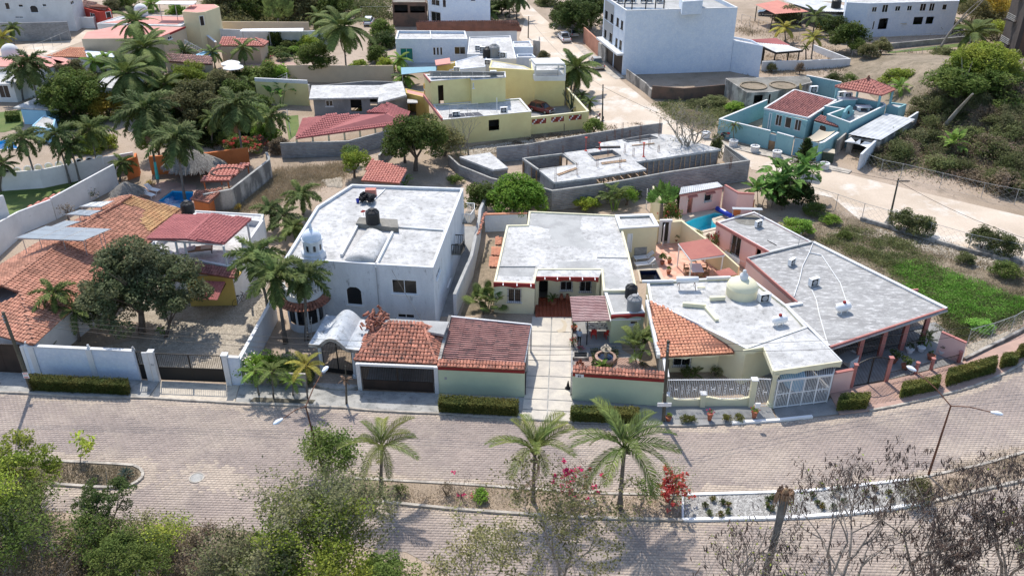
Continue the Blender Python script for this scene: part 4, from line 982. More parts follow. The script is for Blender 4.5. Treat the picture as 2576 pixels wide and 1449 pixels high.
# brick pavers laid in courses, joints recessed to the bed
def pavers():
 a=.30;b=.215;g=.022;rs=np.random.RandomState(4)
 th=R(-2.0);xs=np.arange(-48,52,a);ys=np.arange(34,60,b);X,Y=np.meshgrid(xs,ys);X=X+(np.arange(len(ys))%2)[:,None]*a/2;X=X.ravel();Y=Y.ravel()
 x=X*math.cos(th)-Y*math.sin(th);y=X*math.sin(th)+Y*math.cos(th)
 ok=inpoly(x,y,[(p.x,p.y)for p in STREET])&~inpoly(x,y,[(p.x,p.y)for p in MEDB])&~inpoly(x,y,[(p.x,p.y)for p in ISL])
 mg=lambda P:inpoly(x,y,[(p.x,p.y)for p in P])
 for dx,dy in((.13,0),(-.13,0),(0,.13),(0,-.13)):ok&=inpoly(x+dx,y+dy,[(p.x,p.y)for p in STREET])&~inpoly(x+dx,y+dy,[(p.x,p.y)for p in MEDB])&~inpoly(x+dx,y+dy,[(p.x,p.y)for p in ISL])
 mh=(x-5.4)**2+(y-37.2)**2>.6
 mc=G(7,1215,840);mh&=(x-mc.x)**2+(y-mc.y)**2>.33
 ok&=mh;x=x[ok];y=y[ok];n=len(x);z=.03+rs.uniform(0,.012,n);w,l=(a-g)/2,(b-g)/2;c,s=math.cos(th),math.sin(th)
 u=np.array([[-w,-l],[w,-l],[w,l],[-w,l]]);i1=.012;ui=np.array([[-w+i1,-l+i1],[w-i1,-l+i1],[w-i1,l-i1],[-w+i1,l-i1]])
 def rt(q):return np.stack([q[:,0]*c-q[:,1]*s,q[:,0]*s+q[:,1]*c],1)
 lo,hi=rt(u),rt(ui);tilt=rs.uniform(-.004,.004,(n,4))
 V=np.zeros((n,8,3));V[:,:4,0]=x[:,None]+lo[:,0];V[:,:4,1]=y[:,None]+lo[:,1];V[:,:4,2]=.018
 V[:,4:,0]=x[:,None]+hi[:,0];V[:,4:,1]=y[:,None]+hi[:,1];V[:,4:,2]=(z+.008)[:,None]+tilt
 F=np.array([[4,5,6,7],[0,1,5,4],[1,2,6,5],[2,3,7,6],[3,0,4,7]])
 st=bpy.data.objects['street'];d=(x-3)**2+(y-42.5)**2;order=np.argsort(d);near=order[:300];rest=order[300:];dk=np.full(n,9.)
 for L_ in(MED_UP,KERB_UP,MED_LO,ISL):
  for q in rg(len(L_)-1):
   A,B=L_[q],L_[q+1];e=(B-A);t=np.clip(((x-A.x)*e.x+(y-A.y)*e.y)/e.length_squared,0,1);dk=np.minimum(dk,np.hypot(x-A.x-t*e.x,y-A.y-t*e.y))
 wob=.5+.5*np.sin(x*.9+2*np.sin(y))*np.sin(x*.31+1);j2=G(7,1330,850);dust=.35+.3*rs.rand(n)<np.exp(-(dk/(.3+.9*wob))**2)+(.5+.4*wob)*np.exp(-(((x-j2.x)/5)**2+((y-j2.y)/2.2)**2))
 for m_,s_ in(('paver',rest[~dust[rest]]),('paver_dusty',rest[dust[rest]])):
  f=(F[None]+(np.arange(len(s_))*8)[:,None,None]).reshape(-1,4);o=link('paver_field',raw('paver_field',V[s_].reshape(-1,3),f,m_),st);o['kind']=Qt
 me=raw('paver',np.concatenate([np.c_[lo,np.full(4,0)],np.c_[hi,np.full(4,.02)]]),F,'paver')
 for i in near:link('paver',me,st,(float(x[i]),float(y[i]),.018+float(z[i]-.03)),(random.uniform(-.01,.01),random.uniform(-.01,.01),0))
pavers()
def kerb(pts,mat='kerb',h=.16,w=.16,label='',name='kerb',z=.0,step=1.0):
 o=None;m=MB()
 for a,b in zip(pts[:-1],pts[1:]):
  a,b=V3(a),V3(b);L=(b-a).length;n=max(1,round(L/3.0))
  for i in rg(n):
   p,q=a.lerp(b,i/n),a.lerp(b,(i+1)/n);d=(q-p).normalized()*.008;p=p+d;q=q-d;p.z=q.z=z+h/2;m.bar(p,q,w,h)
 return m.bd(name,mat,kind=Xk)
kerb(KERB_UP[:11]);kerb(KERB_UP[11:13]);kerb(KERB_UP[13:16],'kerb_white',.2,.24,name='white_kerb');kerb(KERB_UP[17:])
kerb(MED_UP[:6],'kerb',.17,.18);kerb(MED_UP[5:11],'kerb_white',.2,.2,name='white_kerb');kerb(MED_UP[10:],'kerb',.17,.18)
kerb(MED_LO[:6],'kerb',.17,.2);kerb(MED_LO[5:11],'kerb_white',.2,.22,name='white_kerb');kerb(MED_LO[10:],'kerb',.17,.2)
kerb([MED_UP[5],MED_LO[5]],'kerb_white',.18,.14,name='white_kerb');kerb(ISL[1:-1],'kerb',.18,.2);kerb([MED_UP[0],MED_UP[0]+V3((-.9,-.6,0)),MED_LO[0]+V3((-.8,.5,0)),MED_LO[0]])
MB().sheet(inset(ccw(ISL),.08),.10).bd('median_soil',Xm,kind=Xk)
gs=MED_UP[5:11]+MED_LO[5:11][::-1];MB().sheet(MED_UP[:6]+MED_LO[:6][::-1],.10).bd('median_soil','dirt',kind=Xk);MB().sheet(gs,.10).bd('median_gravel_bed','pebble_bed',kind=Xk)
MB().sheet(MED_UP[10:]+MED_LO[10:][::-1],.10).bd('median_soil','dirt',kind=Xk)
def pebbles(poly,n,mat,size,z,name='pebbles',label='white and grey pebbles covering the painted median',seed=3):
 rs=np.random.RandomState(seed);c=randin(poly,n,rs);s=size*rs.uniform(.6,1.3,(n,1,1));a=rs.uniform(0,6.28,n)
 b=np.array([[-1,-.7,0],[1,-.6,0],[.8,.8,0],[-.9,.7,0],[0,0,.9]])*s
 x=b[...,0]*np.cos(a)[:,None]-b[...,1]*np.sin(a)[:,None];y=b[...,0]*np.sin(a)[:,None]+b[...,1]*np.cos(a)[:,None]
 V=np.stack([x+c[:,:1],y+c[:,1:],b[...,2]+z],2).reshape(-1,3);F=(np.array([[0,1,4],[1,2,4],[2,3,4],[3,0,4]])[None]+(np.arange(n)*5)[:,None,None]).reshape(-1,3)
 o=bpy.data.objects.new(name,raw(name,V,F,mat));C.objects.link(o);o['kind']=Qt;o['label']=label;o['category']='gravel'
pebbles(inset(ccw(gs),.15),9000,'pebble',.05,.10)
# pavements
def slab(name,pts,z,mat,z0=.0):return MB().prism(pts,z0,z).bd(name,mat,kind=Xk)
slab('pavement',GL(7,.14,-250,175,205,200,400,215,880,240,985,246,915,346,500,340,200,320,0,312,-250,300),.14,Xd)
slab('driveway',GL(7,.05,992,243,1480,268,1448,380,918,350),.05,'stone')
slab('pavement',GL(7,.14,1485,262,2109,300)+GL(8,.14,600,320,1140,345,1105,474,980,470,600,446,200,428)+GL(7,.14,2109,408,1452,380),.14,Xd)
slab('pavement',GL(8,.14,1420,362,1980,400,2080,395)+GL(9,.14,300,400,540,400,580,486,300,506,0,522)+GL(8,.14,1850,517,1432,494),.14,Xi)
slab('pavement',GL(9,.06,560,410,890,375,930,330,975,445,800,464,588,488),.06,Xi)
slab('pavement',GL(9,.14,905,318,1035,285,1250,245,1480,190,1730,125,2000,10,2300,-150,2450,-130,2109,128,2000,190,1900,235,1700,304,1450,366,1300,398,1150,425,970,448,940,380),.14,Xz)
def bricks_on(poly,z,mat,a=.28,b=.14,par='pavement',idx=0,th=0.0,name='paving_brick'):
 P=[(p.x,p.y)for p in poly];xs=[p[0]for p in P];ys=[p[1]for p in P];X,Y=np.meshgrid(np.arange(min(xs),max(xs),a),np.arange(min(ys),max(ys),b));X=X+(np.arange(X.shape[0])%2)[:,None]*a/2;X=X.ravel();Y=Y.ravel();ok=inpoly(X,Y,P)&inpoly(X+a*.8,Y+b*.8,P);X=X[ok];Y=Y[ok];n=len(X)
 V=np.zeros((n,8,3));u=np.array([[0,0],[a-.02,0],[a-.02,b-.02],[0,b-.02]]);V[:,:4,:2]=u;V[:,4:,:2]=u;V[:,:,0]+=X[:,None];V[:,:,1]+=Y[:,None];V[:,:4,2]=z-.01;V[:,4:,2]=z+.018
 F=(np.array([[4,5,6,7],[0,1,5,4],[1,2,6,5],[2,3,7,6],[3,0,4,7]])[None]+(np.arange(n)*8)[:,None,None]).reshape(-1,4)
 o=bpy.data.objects.new(name,raw(name,V.reshape(-1,3),F,mat));C.objects.link(o);o['kind']=Qt;o['label']='brick paving courses';o['category']='paving';return o
bricks_on(GL(9,.14,950,345,1250,262,1700,140,1860,110,1700,270,1450,340,1150,395,980,400),.14,Xz)['label']='pink brick pavement in front of the pink house'
# manholes and painted road marks
def manhole(k,x,y,r,label,z=.055):
 b=G(k,x,y,z);rt=thg('manhole',label,'manhole',(b.x,b.y,0));MB().lathe([(r*1.0,0),(r*1.0,z+.01),(r*1.22,z+.01),(r*1.25,0)],(b.x,b.y,0),24).bd('ring','kerb',rt);MB().lathe([(.001,z-.005),(r*.97,z-.005),(r*.97,z-.03)],(b.x,b.y,0),24).bd('cover',Xd,rt)
manhole(7,1215,840,.42,'round concrete manhole in the dusty street junction');manhole(8,1540,988,.36,'round white manhole in the bare median by the bougainvillea',z=.18)
# WALLED HOUSE ON THE LEFT, TERRACOTTA ROOF
sheet('courtyard',7,.03,'gravel',400,20,880,225,1470,250,1540,-110,1760,-560,1500,-600,700,-500,300,-120)
GARD=GL(4,.05,260,1320,560,1060,900,1120,1150,1160,1170,1240,760,1330);sheet('garden_soil',GARD,.05,'dirt')
pebbles(GL(4,.03,1120,1340,1180,1200,1330,1130,1700,1120,1780,1020,1950,900,2060,920,2060,1080,1860,1330,1660,1380),9000,'stone',.055,.035,'courtyard_stones','pale stones embedded in the courtyard of the terracotta house',8)
A,B=G(7,205,206,.0),G(7,872,240,.0)
w1=lwall(Xc,'bluish white street wall with round finials left of the black gate',[A,B],2.72,Qw,.2,cop=(Qa,.08,.06))
d=(B-A).normalized()
for i,s in en((.6,5.2,9.6)):
 c=A+d*s;MB().box((c.x,c.y-.14,1.37),(.42,.12,2.74)).bd('pilaster',Qa,w1)
for s in(.25,5.2,9.3,11.3):
 c=A+d*min(s,(B-A).length);MB().lathe([(.001,.34),(.07,.31),(.1,.24),(.07,.16),(.05,.13),(.12,.1),(.15,.0)],(c.x,c.y,2.8),10).bd('finial',Qa,w1)
MB().box((A.x+2.1,A.y-.125,1.5),(1.5,.05,1.7)).bd('niche_panel',Yc if False else Qw,w1)
MB().box((A.x+2.3,A.y-.17,2.0),(.22,.06,.16)).bd('letter_slot',Qh,w1)
def gate(label,A,B,h,mat=Qh,solid=.5,sp=.14,leaves=2,name='gate',z=.14,panel=None,slope=None,arch=0,cat='gate'):
 A,B=V3((A[0],A[1],z)),V3((B[0],B[1],z));rt=thg(name,label,cat,A.lerp(B,.5));L=(B-A).length;d=(B-A)/L
 top=lambda s:h+arch*math.sin(math.pi*s/L)
 for q in rg(leaves):
  s0,s1=L*q/leaves+.03,L*(q+1)/leaves-.03;f=MB()
  for s in(s0,s1):f.bar(A+d*s+UP(.03),A+d*s+UP(top(s)),.06)
  for j in rg(6):
   a,b=s0+(s1-s0)*j/6,s0+(s1-s0)*(j+1)/6;f.bar(A+d*a+UP(top(a)),A+d*b+UP(top(b)),.06)
  f.bar(A+d*s0+UP(.05),A+d*s1+UP(.05),.06);f.bar(A+d*s0+UP(h*solid),A+d*s1+UP(h*solid),.05)
  lf=f.bd('gate_leaf',mat,rt)
  if solid>.05:MB().box(A+d*(s0+s1)/2+V3((0,.0,h*solid/2)),(s1-s0-.05,.025,h*solid-.08),math.atan2(d.y,d.x)).bd('panel',panel or mat,lf)
  g=MB();n=int((s1-s0)/sp)
  for j in rg(1,n):s=s0+(s1-s0)*j/n;g.bar(A+d*s+UP(h*solid if solid>.05 else.05),A+d*s+UP(top(s)+.06),.022)
  g.bd('bars',mat,lf)['kind']=Qt
 return rt
def pillar(label,k,x,y,h,s=.4,mat=Qa,name='gate_pillar',top=None,z=0,at=None):
 b=V3(at)if at is not None else G(k,x,y,z);rt=thg(name,label,'pillar',b);MB().box(b+UP(h/2),(s,s,h)).bd('shaft',mat,rt)
 MB().box(b+UP(h+.04),(s+.1,s+.1,.08)).bd('cap',top or mat,rt)
 return rt
gate('narrow black pedestrian gate in the bluish street wall',G(7,883,240),G(7,955,243),2.5,leaves=1,solid=.55)
p=pillar('white pillar with house number between the two black gates',7,975,246,2.75,.38)
c=p.location;t=bpy.data.curves.new('number','FONT');t.body='86';t.size=.28;t.extrude=.01;t.align_x='CENTER'
def sign_text(body,loc,size,mat,parent,rz=0,name='lettering'):
 cu=bpy.data.curves.new(name,'FONT');cu.body=body;cu.size=size;cu.extrude=.008;cu.align_x='CENTER';tmp=bpy.data.objects.new(name,cu);C.objects.link(tmp)
 dg=bpy.context.evaluated_depsgraph_get();me=bpy.data.meshes.new_from_object(tmp.evaluated_get(dg));bpy.data.objects.remove(tmp);me.materials.clear();me.materials.append(M[mat])
 o=link(name,me,parent,V3(loc)-org(parent),(R(90),0,rz));return o
sign_text('86',(c.x,c.y-.2,1.6),.26,Xh,p,name='house_number')
gate('wide black double gate with barred upper half of the gravel courtyard',G(7,1000,246),G(7,1398,262),2.45,solid=.5)
pillar('white pillar right of the wide black gate',7,1422,266,2.75,.4)
lwall(Xc,'short white street wall between black gate and flowering shrubs',[G(7,1440,266),G(7,1510,270)],2.55,Qw,.2,cop=(Qa,.07,.05))
lwall(Xc,'white side wall with grey stains along the gravel courtyard',[G(7,1505,266),G(4,2090,1130),G(4,2080,1060)],[2.3,2.3,2.3],Xs,.2,cop=(Qa,.06,.04))
gw=lwall('garage_wall','cream lintel wall around brown garage door at the left edge',[G(7,-300,182),G(7,-90,193)],2.7,Qa,.2)
lw=lwall('garage_wall','short cream wall between brown garage door and street wall',[G(7,185,204),G(7,205,206)],2.7,Qa,.25)
gate('brown garage door under the terracotta eave at the left edge',G(7,-85,193),G(7,180,203),2.6,mat=Xt,solid=.97,panel=Xt)
MB().box(G(7,165,203,1.9)-V3((0,.14,0)),(.42,.02,.5)).bd('notice_board',Qg,lw)
for z,m_ in((2.08,Xu),(1.9,'cloth_grey'),(1.73,Xu)):MB().box(G(7,165,203,1.9)+V3((0,-.155,z-1.9)),(.32,.01,.07)).bd('printed_line',m_,lw)
h1=thg('terracotta_house','long house with stepped terracotta tile roof carrying solar panels',Qc,G(4,500,900,0))
EZ,RZ=2.95,4.7
ridge=[G(4,-420,1080,RZ),G(4,990,188,RZ)];eaveR=[G(4,245,1312,EZ),G(4,1100,600,EZ),G(4,1385,300,EZ)]
E0=G(4,-250,1200,EZ);E1=G(4,245,1312,EZ)
rp=G(4,20,868,RZ)
# right-hand slope: outline tessellated on one plane through eave line and ridge
def onplane(p0,p1,p2,k,x,y):
 n=(p1-p0).cross(p2-p0);r=sight(k,x,y);o=UP(CAM_H);t=(p0-o).dot(n)/r.dot(n);return o+r*t
p0,p1,p2=E1,G(4,1385,300,EZ),G(4,600,425,RZ)
pl=lambda*xy:[onplane(p0,p1,p2,4,xy[i],xy[i+1])for i in rg(0,len(xy),2)]
tiled(h1,pl(245,1312,860,745,1130,545,1385,305,990,190,600,425,380,605,20,872,160,930),Xx,.30,.42)
q0,q1,q2=G(4,245,1312,EZ),G(4,-100,1225,EZ),G(4,60,960,3.9)
ql=lambda*xy:[onplane(q0,q1,q2,4,xy[i],xy[i+1])for i in rg(0,len(xy),2)]
tiled(h1,ql(245,1314,0,1248,-280,1170,-280,1080,0,1000,165,934),Xx,.30,.42,cap=200)
r0,r1,r2=G(4,20,868,RZ),G(4,990,188,RZ),G(4,500,395,3.4)
rl=lambda*xy:[onplane(r0,r1,r2,4,xy[i],xy[i+1])for i in rg(0,len(xy),2)]
rr=rl(862,212,560,362,480,430,-300,900,-300,1060,20,866,380,600,600,420,990,187)
tiled(h1,[rr[3],rr[0],rr[8],rr[7],rr[6],rr[5],rr[4]],Xx,.30,.42,cap=120)
tp=MB()
for a,b in((G(4,20,868,RZ+.06),G(4,380,602,RZ+.06)),(G(4,380,602,RZ+.06),G(4,600,422,RZ+.06)),(G(4,600,422,RZ+.06),G(4,990,188,RZ+.06))):
 n=int((b-a).length/.38)
 for i in rg(n):u=a.lerp(b,i/n);v=a.lerp(b,(i+1.1)/n);MB().tube([u,v],[.13,.10],8).bd('ridge_tile',Xx,h1)
MB().prism([G(4,0,1000,3),G(4,165,930,3),G(4,20,880,3),G(4,-80,900,3)],0,3.2).bd('gable_wall',Qa,h1)
body=[G(4,215,1290,0),G(4,1120,640,0),G(4,1350,380,0),G(4,1000,240,0),G(4,-250,1050,0)]
MB().prism([G(4,230,1300,2.7),G(4,1120,600,2.7),G(4,1370,320,2.7),G(4,900,240,2.7),G(4,-280,960,2.7),G(4,-250,1190,2.7)],0,2.78).bd('wall',Qa,h1)
# patch of newer yellowish tiles
tiled(h1,[x+UP(.09)for x in pl(1130,470,1360,300,990,205,905,255,1100,300,1060,400)],'tile_yellowed',.30,.42,cap=60,thick=.05,pname='yellowed_roof_area')
# solar panels
def solar(label,pts,nx,ny,legs,z,mat='solar_cell',group='solar arrays on the terracotta house',legz=None):
 P=[V3(p)for p in pts];c=sum(P,V3())/4;rt=thg('solar_array',label,'solar panel',(c.x,c.y,c.z-1.2),group);n=(P[1]-P[0]).cross(P[3]-P[0]).normalized()
 if n.z<0:n=-n
 for i in rg(nx):
  for j in rg(ny):
   g=.012;q=lambda u,v:P[0].lerp(P[1],u).lerp(P[3].lerp(P[2],u),v);u0,u1,v0,v1=(i+g)/nx,(i+1-g)/nx,(j+g)/ny,(j+1-g)/ny
   a=[q(u0,v0),q(u1,v0),q(u1,v1),q(u0,v1)];m=MB();m.add(a+[x-n*.04 for x in a],[[3,2,1,0],[4,5,6,7],[0,1,5,4],[1,2,6,5],[2,3,7,6],[3,0,4,7]]);pn=m.bd('panel',Qk,rt)
   e=.02;b=[q(u0+e/nx,v0+e/ny),q(u1-e/nx,v0+e/ny),q(u1-e/nx,v1-e/ny),q(u0+e/nx,v1-e/ny)];MB().poly([x+n*.005 for x in b]).bd('cells',mat,pn)
 m=MB();m.bar(P[0]-n*.07,P[1]-n*.07,.05);m.bar(P[3]-n*.07,P[2]-n*.07,.05);m.bd('rail',Qk,rt)
 for(u,v)in legs:
  t=P[0].lerp(P[1],u).lerp(P[3].lerp(P[2],u),v)-n*.08;MB().bar(t,V3((t.x,t.y,legz if legz is not None else z-1.3)),.05).bd('leg',Qk,rt)
 return rt
solar('large solar array of eight panels above the terracotta roof',[G(4,115,508,5.5),G(4,630,528,5.5),G(4,840,440,5.9),G(4,345,418,5.9)],3,3,((.05,.1),(.3,.1),(.65,.1),(.95,.1),(.98,.6),(.6,.9),(.9,.9)),5.5,legz=3.6)
solar('narrow solar row directly behind the large rooftop array',[G(4,385,420,5.0),G(4,490,425,5.0),G(4,612,382,5.2),G(4,490,378,5.2)],2,1,((.05,.1),(.95,.1)),5.1,legz=3.4)
solar('solar row third from the large array on terracotta roof',[G(4,495,330,5.0),G(4,675,340,5.0),G(4,765,300,5.2),G(4,600,296,5.2)],3,1,((.05,.1),(.5,.1),(.95,.1)),5.0,legz=3.6)
solar('farthest solar row on the terracotta roof beside white flowers',[G(4,595,272,5.0),G(4,760,276,5.0),G(4,862,228,5.2),G(4,690,238,5.2)],3,1,((.05,.1),(.5,.1),(.95,.1)),5.0,legz=3.7)
# yellow wing with roof terrace
TZ=3.35
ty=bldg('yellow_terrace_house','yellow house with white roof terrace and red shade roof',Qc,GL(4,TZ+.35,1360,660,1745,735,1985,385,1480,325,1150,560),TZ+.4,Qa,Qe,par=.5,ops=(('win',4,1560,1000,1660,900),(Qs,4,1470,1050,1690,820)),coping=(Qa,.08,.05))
tt=GL(4,TZ,1370,745,1745,800,1745,735,1365,670)
a,b=G(4,1372,735,TZ),G(4,1795,800,TZ)
MB().prism([a,b,b+V3((0,-.01,0))+V3((0.1,.9,0)),a+V3((0,.9,0))],TZ-.12,TZ).bd('eave_slab',Yb,ty)
tiled(ty,[a+V3((0,-.25,-.05)),b+V3((0,-.25,-.05)),b+V3((0,.5,.35)),a+V3((0,.5,.35))],'maroon_tile',.25,.35,cap=60,pname='eave_tiles')
a,b=G(4,1385,742,TZ+.4),G(4,1745,737,TZ+.4);MB().bar(a+V3((0,-.04,-2.2)),b+V3((-.05,-.04,-2.2)),.06,3.0).bd('front_panel',Yb,ty)
PZ=6.0
pg=thg('pergola','dull red tiled shade roof on white posts over the terrace','pergola',G(4,1500,500,TZ))
L0,L1,Rr=G(4,1112,515,PZ-.25),G(4,1322,338,PZ-.25),None
F_,B_=G(4,1400,520,PZ),G(4,1600,330,PZ);R0,R1=G(4,1692,552,PZ-.25),G(4,1898,365,PZ-.25)
for q in([L0,L1,B_,F_],[R0,R1,B_,F_]):
 tiled(pg,q,Xa,.26,.36,cap=150,bed=Xa)
MB().tube([F_+UP(.05),B_+UP(.05)],.1,8).bd('ridge_cap',Xa,pg)
for x,y in((1165,560),(1330,560),(1395,560),(1690,590),(1825,530),(1870,420),(1400,380)):
 q=G(4,x,y,PZ-.6);MB().bar((q.x,q.y,TZ+.01),(q.x,q.y,PZ-.3),.16).bd(Qo,Qa,pg)
m=MB();m.bar(L0+V3((.2,.1,-.15)),R0+V3((-.2,.1,-.15)),.12);m.bar(R0+V3((-.2,.1,-.15)),R1+V3((-.2,-.1,-.15)),.12);m.bd('beam',Qa,pg)
bd=thg('daybed','dark wooden daybed frame with folded mat under the red shade roof','daybed',G(4,1510,620,TZ))
bd.rotation_euler=(0,0,.25)
for n_,m_,mt in(('frame',MB().box((0,0,.42),(2.3,.95,.1)),'wood'),('mattress',MB().box((-.7,0,.52),(.75,.8,.12),ry=-.2),'cloth_grey'),('mattress',MB().box((.6,0,.5),(.9,.8,.08)),'cloth_beige')):o=m_.bd(n_,mt,None);o.parent=bd
for sx in(-1.05,1.05):
 for sy in(-.4,.4):o=MB().bar((sx,sy,0),(sx,sy,.38),.08).bd('leg',Qh,None);o.parent=bd
aw=thg('awning','small red ribbed awning over the yellow house entrance','awning',G(4,1600,900,2.2));ribbed(aw,[G(4,1495,970,1.9),G(4,1640,978,1.9),G(4,1702,838,2.75),G(4,1525,830,2.75)],Xa,.2);MB().bar(G(4,1640,970,1.85),G(4,1705,850,2.4),.05).bd('bracket',Qh,aw)
deck=bldg('roof_annex','white flat roof annex with black water tank behind the red pergola',Qc,GL(4,3.6,1380,350,1480,300,1990,330,1975,385,1480,335),3.6,Qa,Qe,par=.1)
water_tank(G(4,1422,320,3.6),'black water tank standing between palm trunk and red pergola',r=.62,h=1.25)
bk=thg('bicycle','bicycle leaning by the yellow house corner on the courtyard','bicycle',G(4,1810,1000,.05));bk.rotation_euler=(0.1,0,1.0)
for sx in(-.5,.5):o=MB().tube([(.33*math.cos(i*math.pi/8),0,.33*math.sin(i*math.pi/8))for i in rg(17)],.02,5).bd('wheel','tyre',None);o.parent=bk;o.location=(sx,0,.33)
m=MB();m.bar((-.5,0,.33),(0,0,.33),.03);m.bar((0,0,.33),(-.15,0,.8),.03);m.bar((-.15,0,.8),(.38,0,.75),.03);m.bar((0,0,.33),(.38,0,.75),.03);m.bar((.5,0,.33),(.36,0,.95),.03);m.bar((.36,-.25,.97),(.36,.25,.97),.025);o=m.bd('frame',Qh,None);o.parent=bk
m=MB().box((-.17,0,.86),(.22,.12,.05));o=m.bd('saddle',Qh,None);o.parent=bk
# left boundary wall with scalloped top and garden behind
lwall(Xc,'tall white wall with wavy crest along the terracotta house',[G(4,-60,690,0),G(4,185,470,0),G(4,420,370,0)],[3.3,2.4,2.3],Qa,.22)
lwall(Xc,'long white wall rising to the thatched umbrella',[G(4,425,366,0),G(4,895,120,0)],[2.4,2.7],Qa,.22)
lwall(Xc,'high white wall corner at the left edge by the lawn',[G(4,-200,640,0),G(4,-20,560,0),G(4,120,500,0)],[5.0,5.0,4.6],Qa,.25)
sheet('lawn',4,.03,'lawn',-300,120,60,150,520,20,800,-60,880,20,450,250,130,380,-100,420,-300,480)
o=thg('shed_roof','small orange roof sheet beside the lawn','roof',G(4,350,240,0));tiled(o,[G(4,205,282,1.6),G(4,320,285,1.6),G(4,500,172,1.8),G(4,440,170,1.8)],Xf,.4,.5,cap=40);MB().prism(GL(4,1.4,240,285,320,288,480,185,430,180),0,1.45).bd('wall',Qa,o)
# pool garden of the left neighbour: palapa, umbrella, loungers
sheet('terrace',4,.035,Xz,1020,200,1110,110,1240,80,1480,110,1480,330,1200,260,holes=(POOL_B,))
def palapa(k,x,y,z,r,hgt,base,label,n=1500,oval=1.0,post=True):
 b=G(k,x,y,z+hgt);b.z=0;rt=thg('palapa',label,'thatched shelter',b);top=b+UP(z+hgt);m=MB();rs=random.Random(int(x));c=b+UP(z)
 m.lathe([(.001,hgt),(r*.25,hgt*.86),(r*.6,hgt*.5),(r,0),(r*.9,-.05),(.2,hgt*.6)],c,20).bd('thatch_base','thatch',rt)
 V=[];F=[]
 for i in rg(n):
  a=rs.uniform(0,6.283);t=rs.random()**.6;rr=r*(.05+.95*t);zz=hgt*(1-t)*(.92+.1*math.sin(t*3))+.03;ln=.55;w=.035;ca,sa=math.cos(a),math.sin(a);o=V3((ca*rr*oval,sa*rr,zz));d=V3((ca*ln*oval,sa*ln,-ln*hgt/r*1.05-.12*t+rs.uniform(0,.06)));s=V3((-sa*w,ca*w,0));k_=len(V);V+=[o-s,o+s,o+d+s*1.3,o+d-s*1.3];F.append([k_,k_+1,k_+2,k_+3])
 ob=link('thatch',raw('thatch',[tuple(v)for v in V],F,'thatch'),rt,(0,0,z));ob['kind']=Qt
 if post:
  for i in rg(4 if r>1.8 else 1):a=.7+i*math.pi/2;q=(r*.7 if r>1.8 else 0);MB().tube([b+V3((math.cos(a)*q,math.sin(a)*q,0)),b+V3((math.cos(a)*q,math.sin(a)*q,z+.3))],.11,8).bd(Qo,'wood',rt)
 return rt
palapa(1,1440,1130,2.0,2.3,1.6,0,'large oval thatched palapa beside the blue pool',2200,1.35)
palapa(4,940,85,1.3,1.45,.9,0,'small round thatched umbrella against the long white wall',900)
lounger(4,1125,195,.05,'white plastic lounger nearest the blue pool',2.6);lounger(4,1160,160,.05,'white plastic lounger behind the other by the blue pool',2.7)
lwall(Xl,'burnt orange garden wall with opening beside the palapa',[G(1,970,1360),G(1,1050,1330),G(1,1055,1300)],2.4,'orange_wall',.25)
lwall(Xl,'burnt orange wall under bougainvillea behind the palapa',[G(1,1150,1320),G(1,1600,1290),G(1,1890,1250)],2.3,'orange_wall',.25)
sr=thg('shed','flat coral roof shed with coiled hose on top','shed',G(1,1700,1330));tiled(sr,[G(1,1512,1372,2.4),G(1,1720,1368,2.4),G(1,1888,1240,2.5),G(1,1640,1250,2.5)],Xf,.4,.5,cap=80)
for x,y in((1540,1370),(1720,1368),(1870,1250),(1650,1255)):q=G(1,x,y,2.3);MB().bar((q.x,q.y,0),(q.x,q.y,2.3),.12).bd(Qo,'orange_wall',sr)
hs=MB();c=G(1,1710,1300,2.62)
for q in rg(3):hs.tube([c+V3((math.cos(a)*(1.5+.13*q)+.05*math.sin(3*a),math.sin(a)*(1.05+.1*q),.03*q))for a in[i*math.pi/12 for i in rg(22)]],.035,5)
tag(hs.bd('hose',Qh,None,o=c),'coiled dark hose lying on the coral shed roof','hose')
s2=thg('shed','little shed with tiled orange roof next to the blue pool','shed',G(4,1550,240));tiled(s2,[G(4,1438,218,1.9),G(4,1580,245,1.9),G(4,1690,138,2.3),G(4,1480,150,2.3)],Xo,.27,.4,cap=120);MB().prism(GL(4,1.75,1460,225,1570,245,1660,160,1500,160),0,1.8).bd('wall','orange_wall',s2)
lwall(Xc,'rough unpainted wall between pool garden and vacant lot',[G(4,1560,330),G(4,1770,290),G(4,2050,60),G(1,2050,1330),G(1,2030,1290)],2.3,Qp,.22,cop=(Xd,.05,.03))
# WHITE TWO-STOREY HOUSE
wh=bldg('white_two_storey_house','large weathered white two-storey house with barrel vault and dome on its flat roof',Qc,
 GL(0,6.0,717,650,945,666,1089,674,1165.5,475,885,465,797,521),6.0,Xs,Qe,par=.22,
 ops=(('arch',5,45,1010,150,880),('win',5,385,925,568,830),('win',5,425,1110,552,1085),('win',5,718,830,745,715),('win',5,728,1050,758,965),('door',5,805,735,850,610),('win',5,800,880,822,800)),coping=(Xs,.05,.03))
# rainwater pipe, step between blocks
c0=G(0,945,668,6.0);MB().bar((c0.x,c0.y-.06,0),(c0.x,c0.y-.06,5.9),.08).bd('downpipe',Xh,wh)
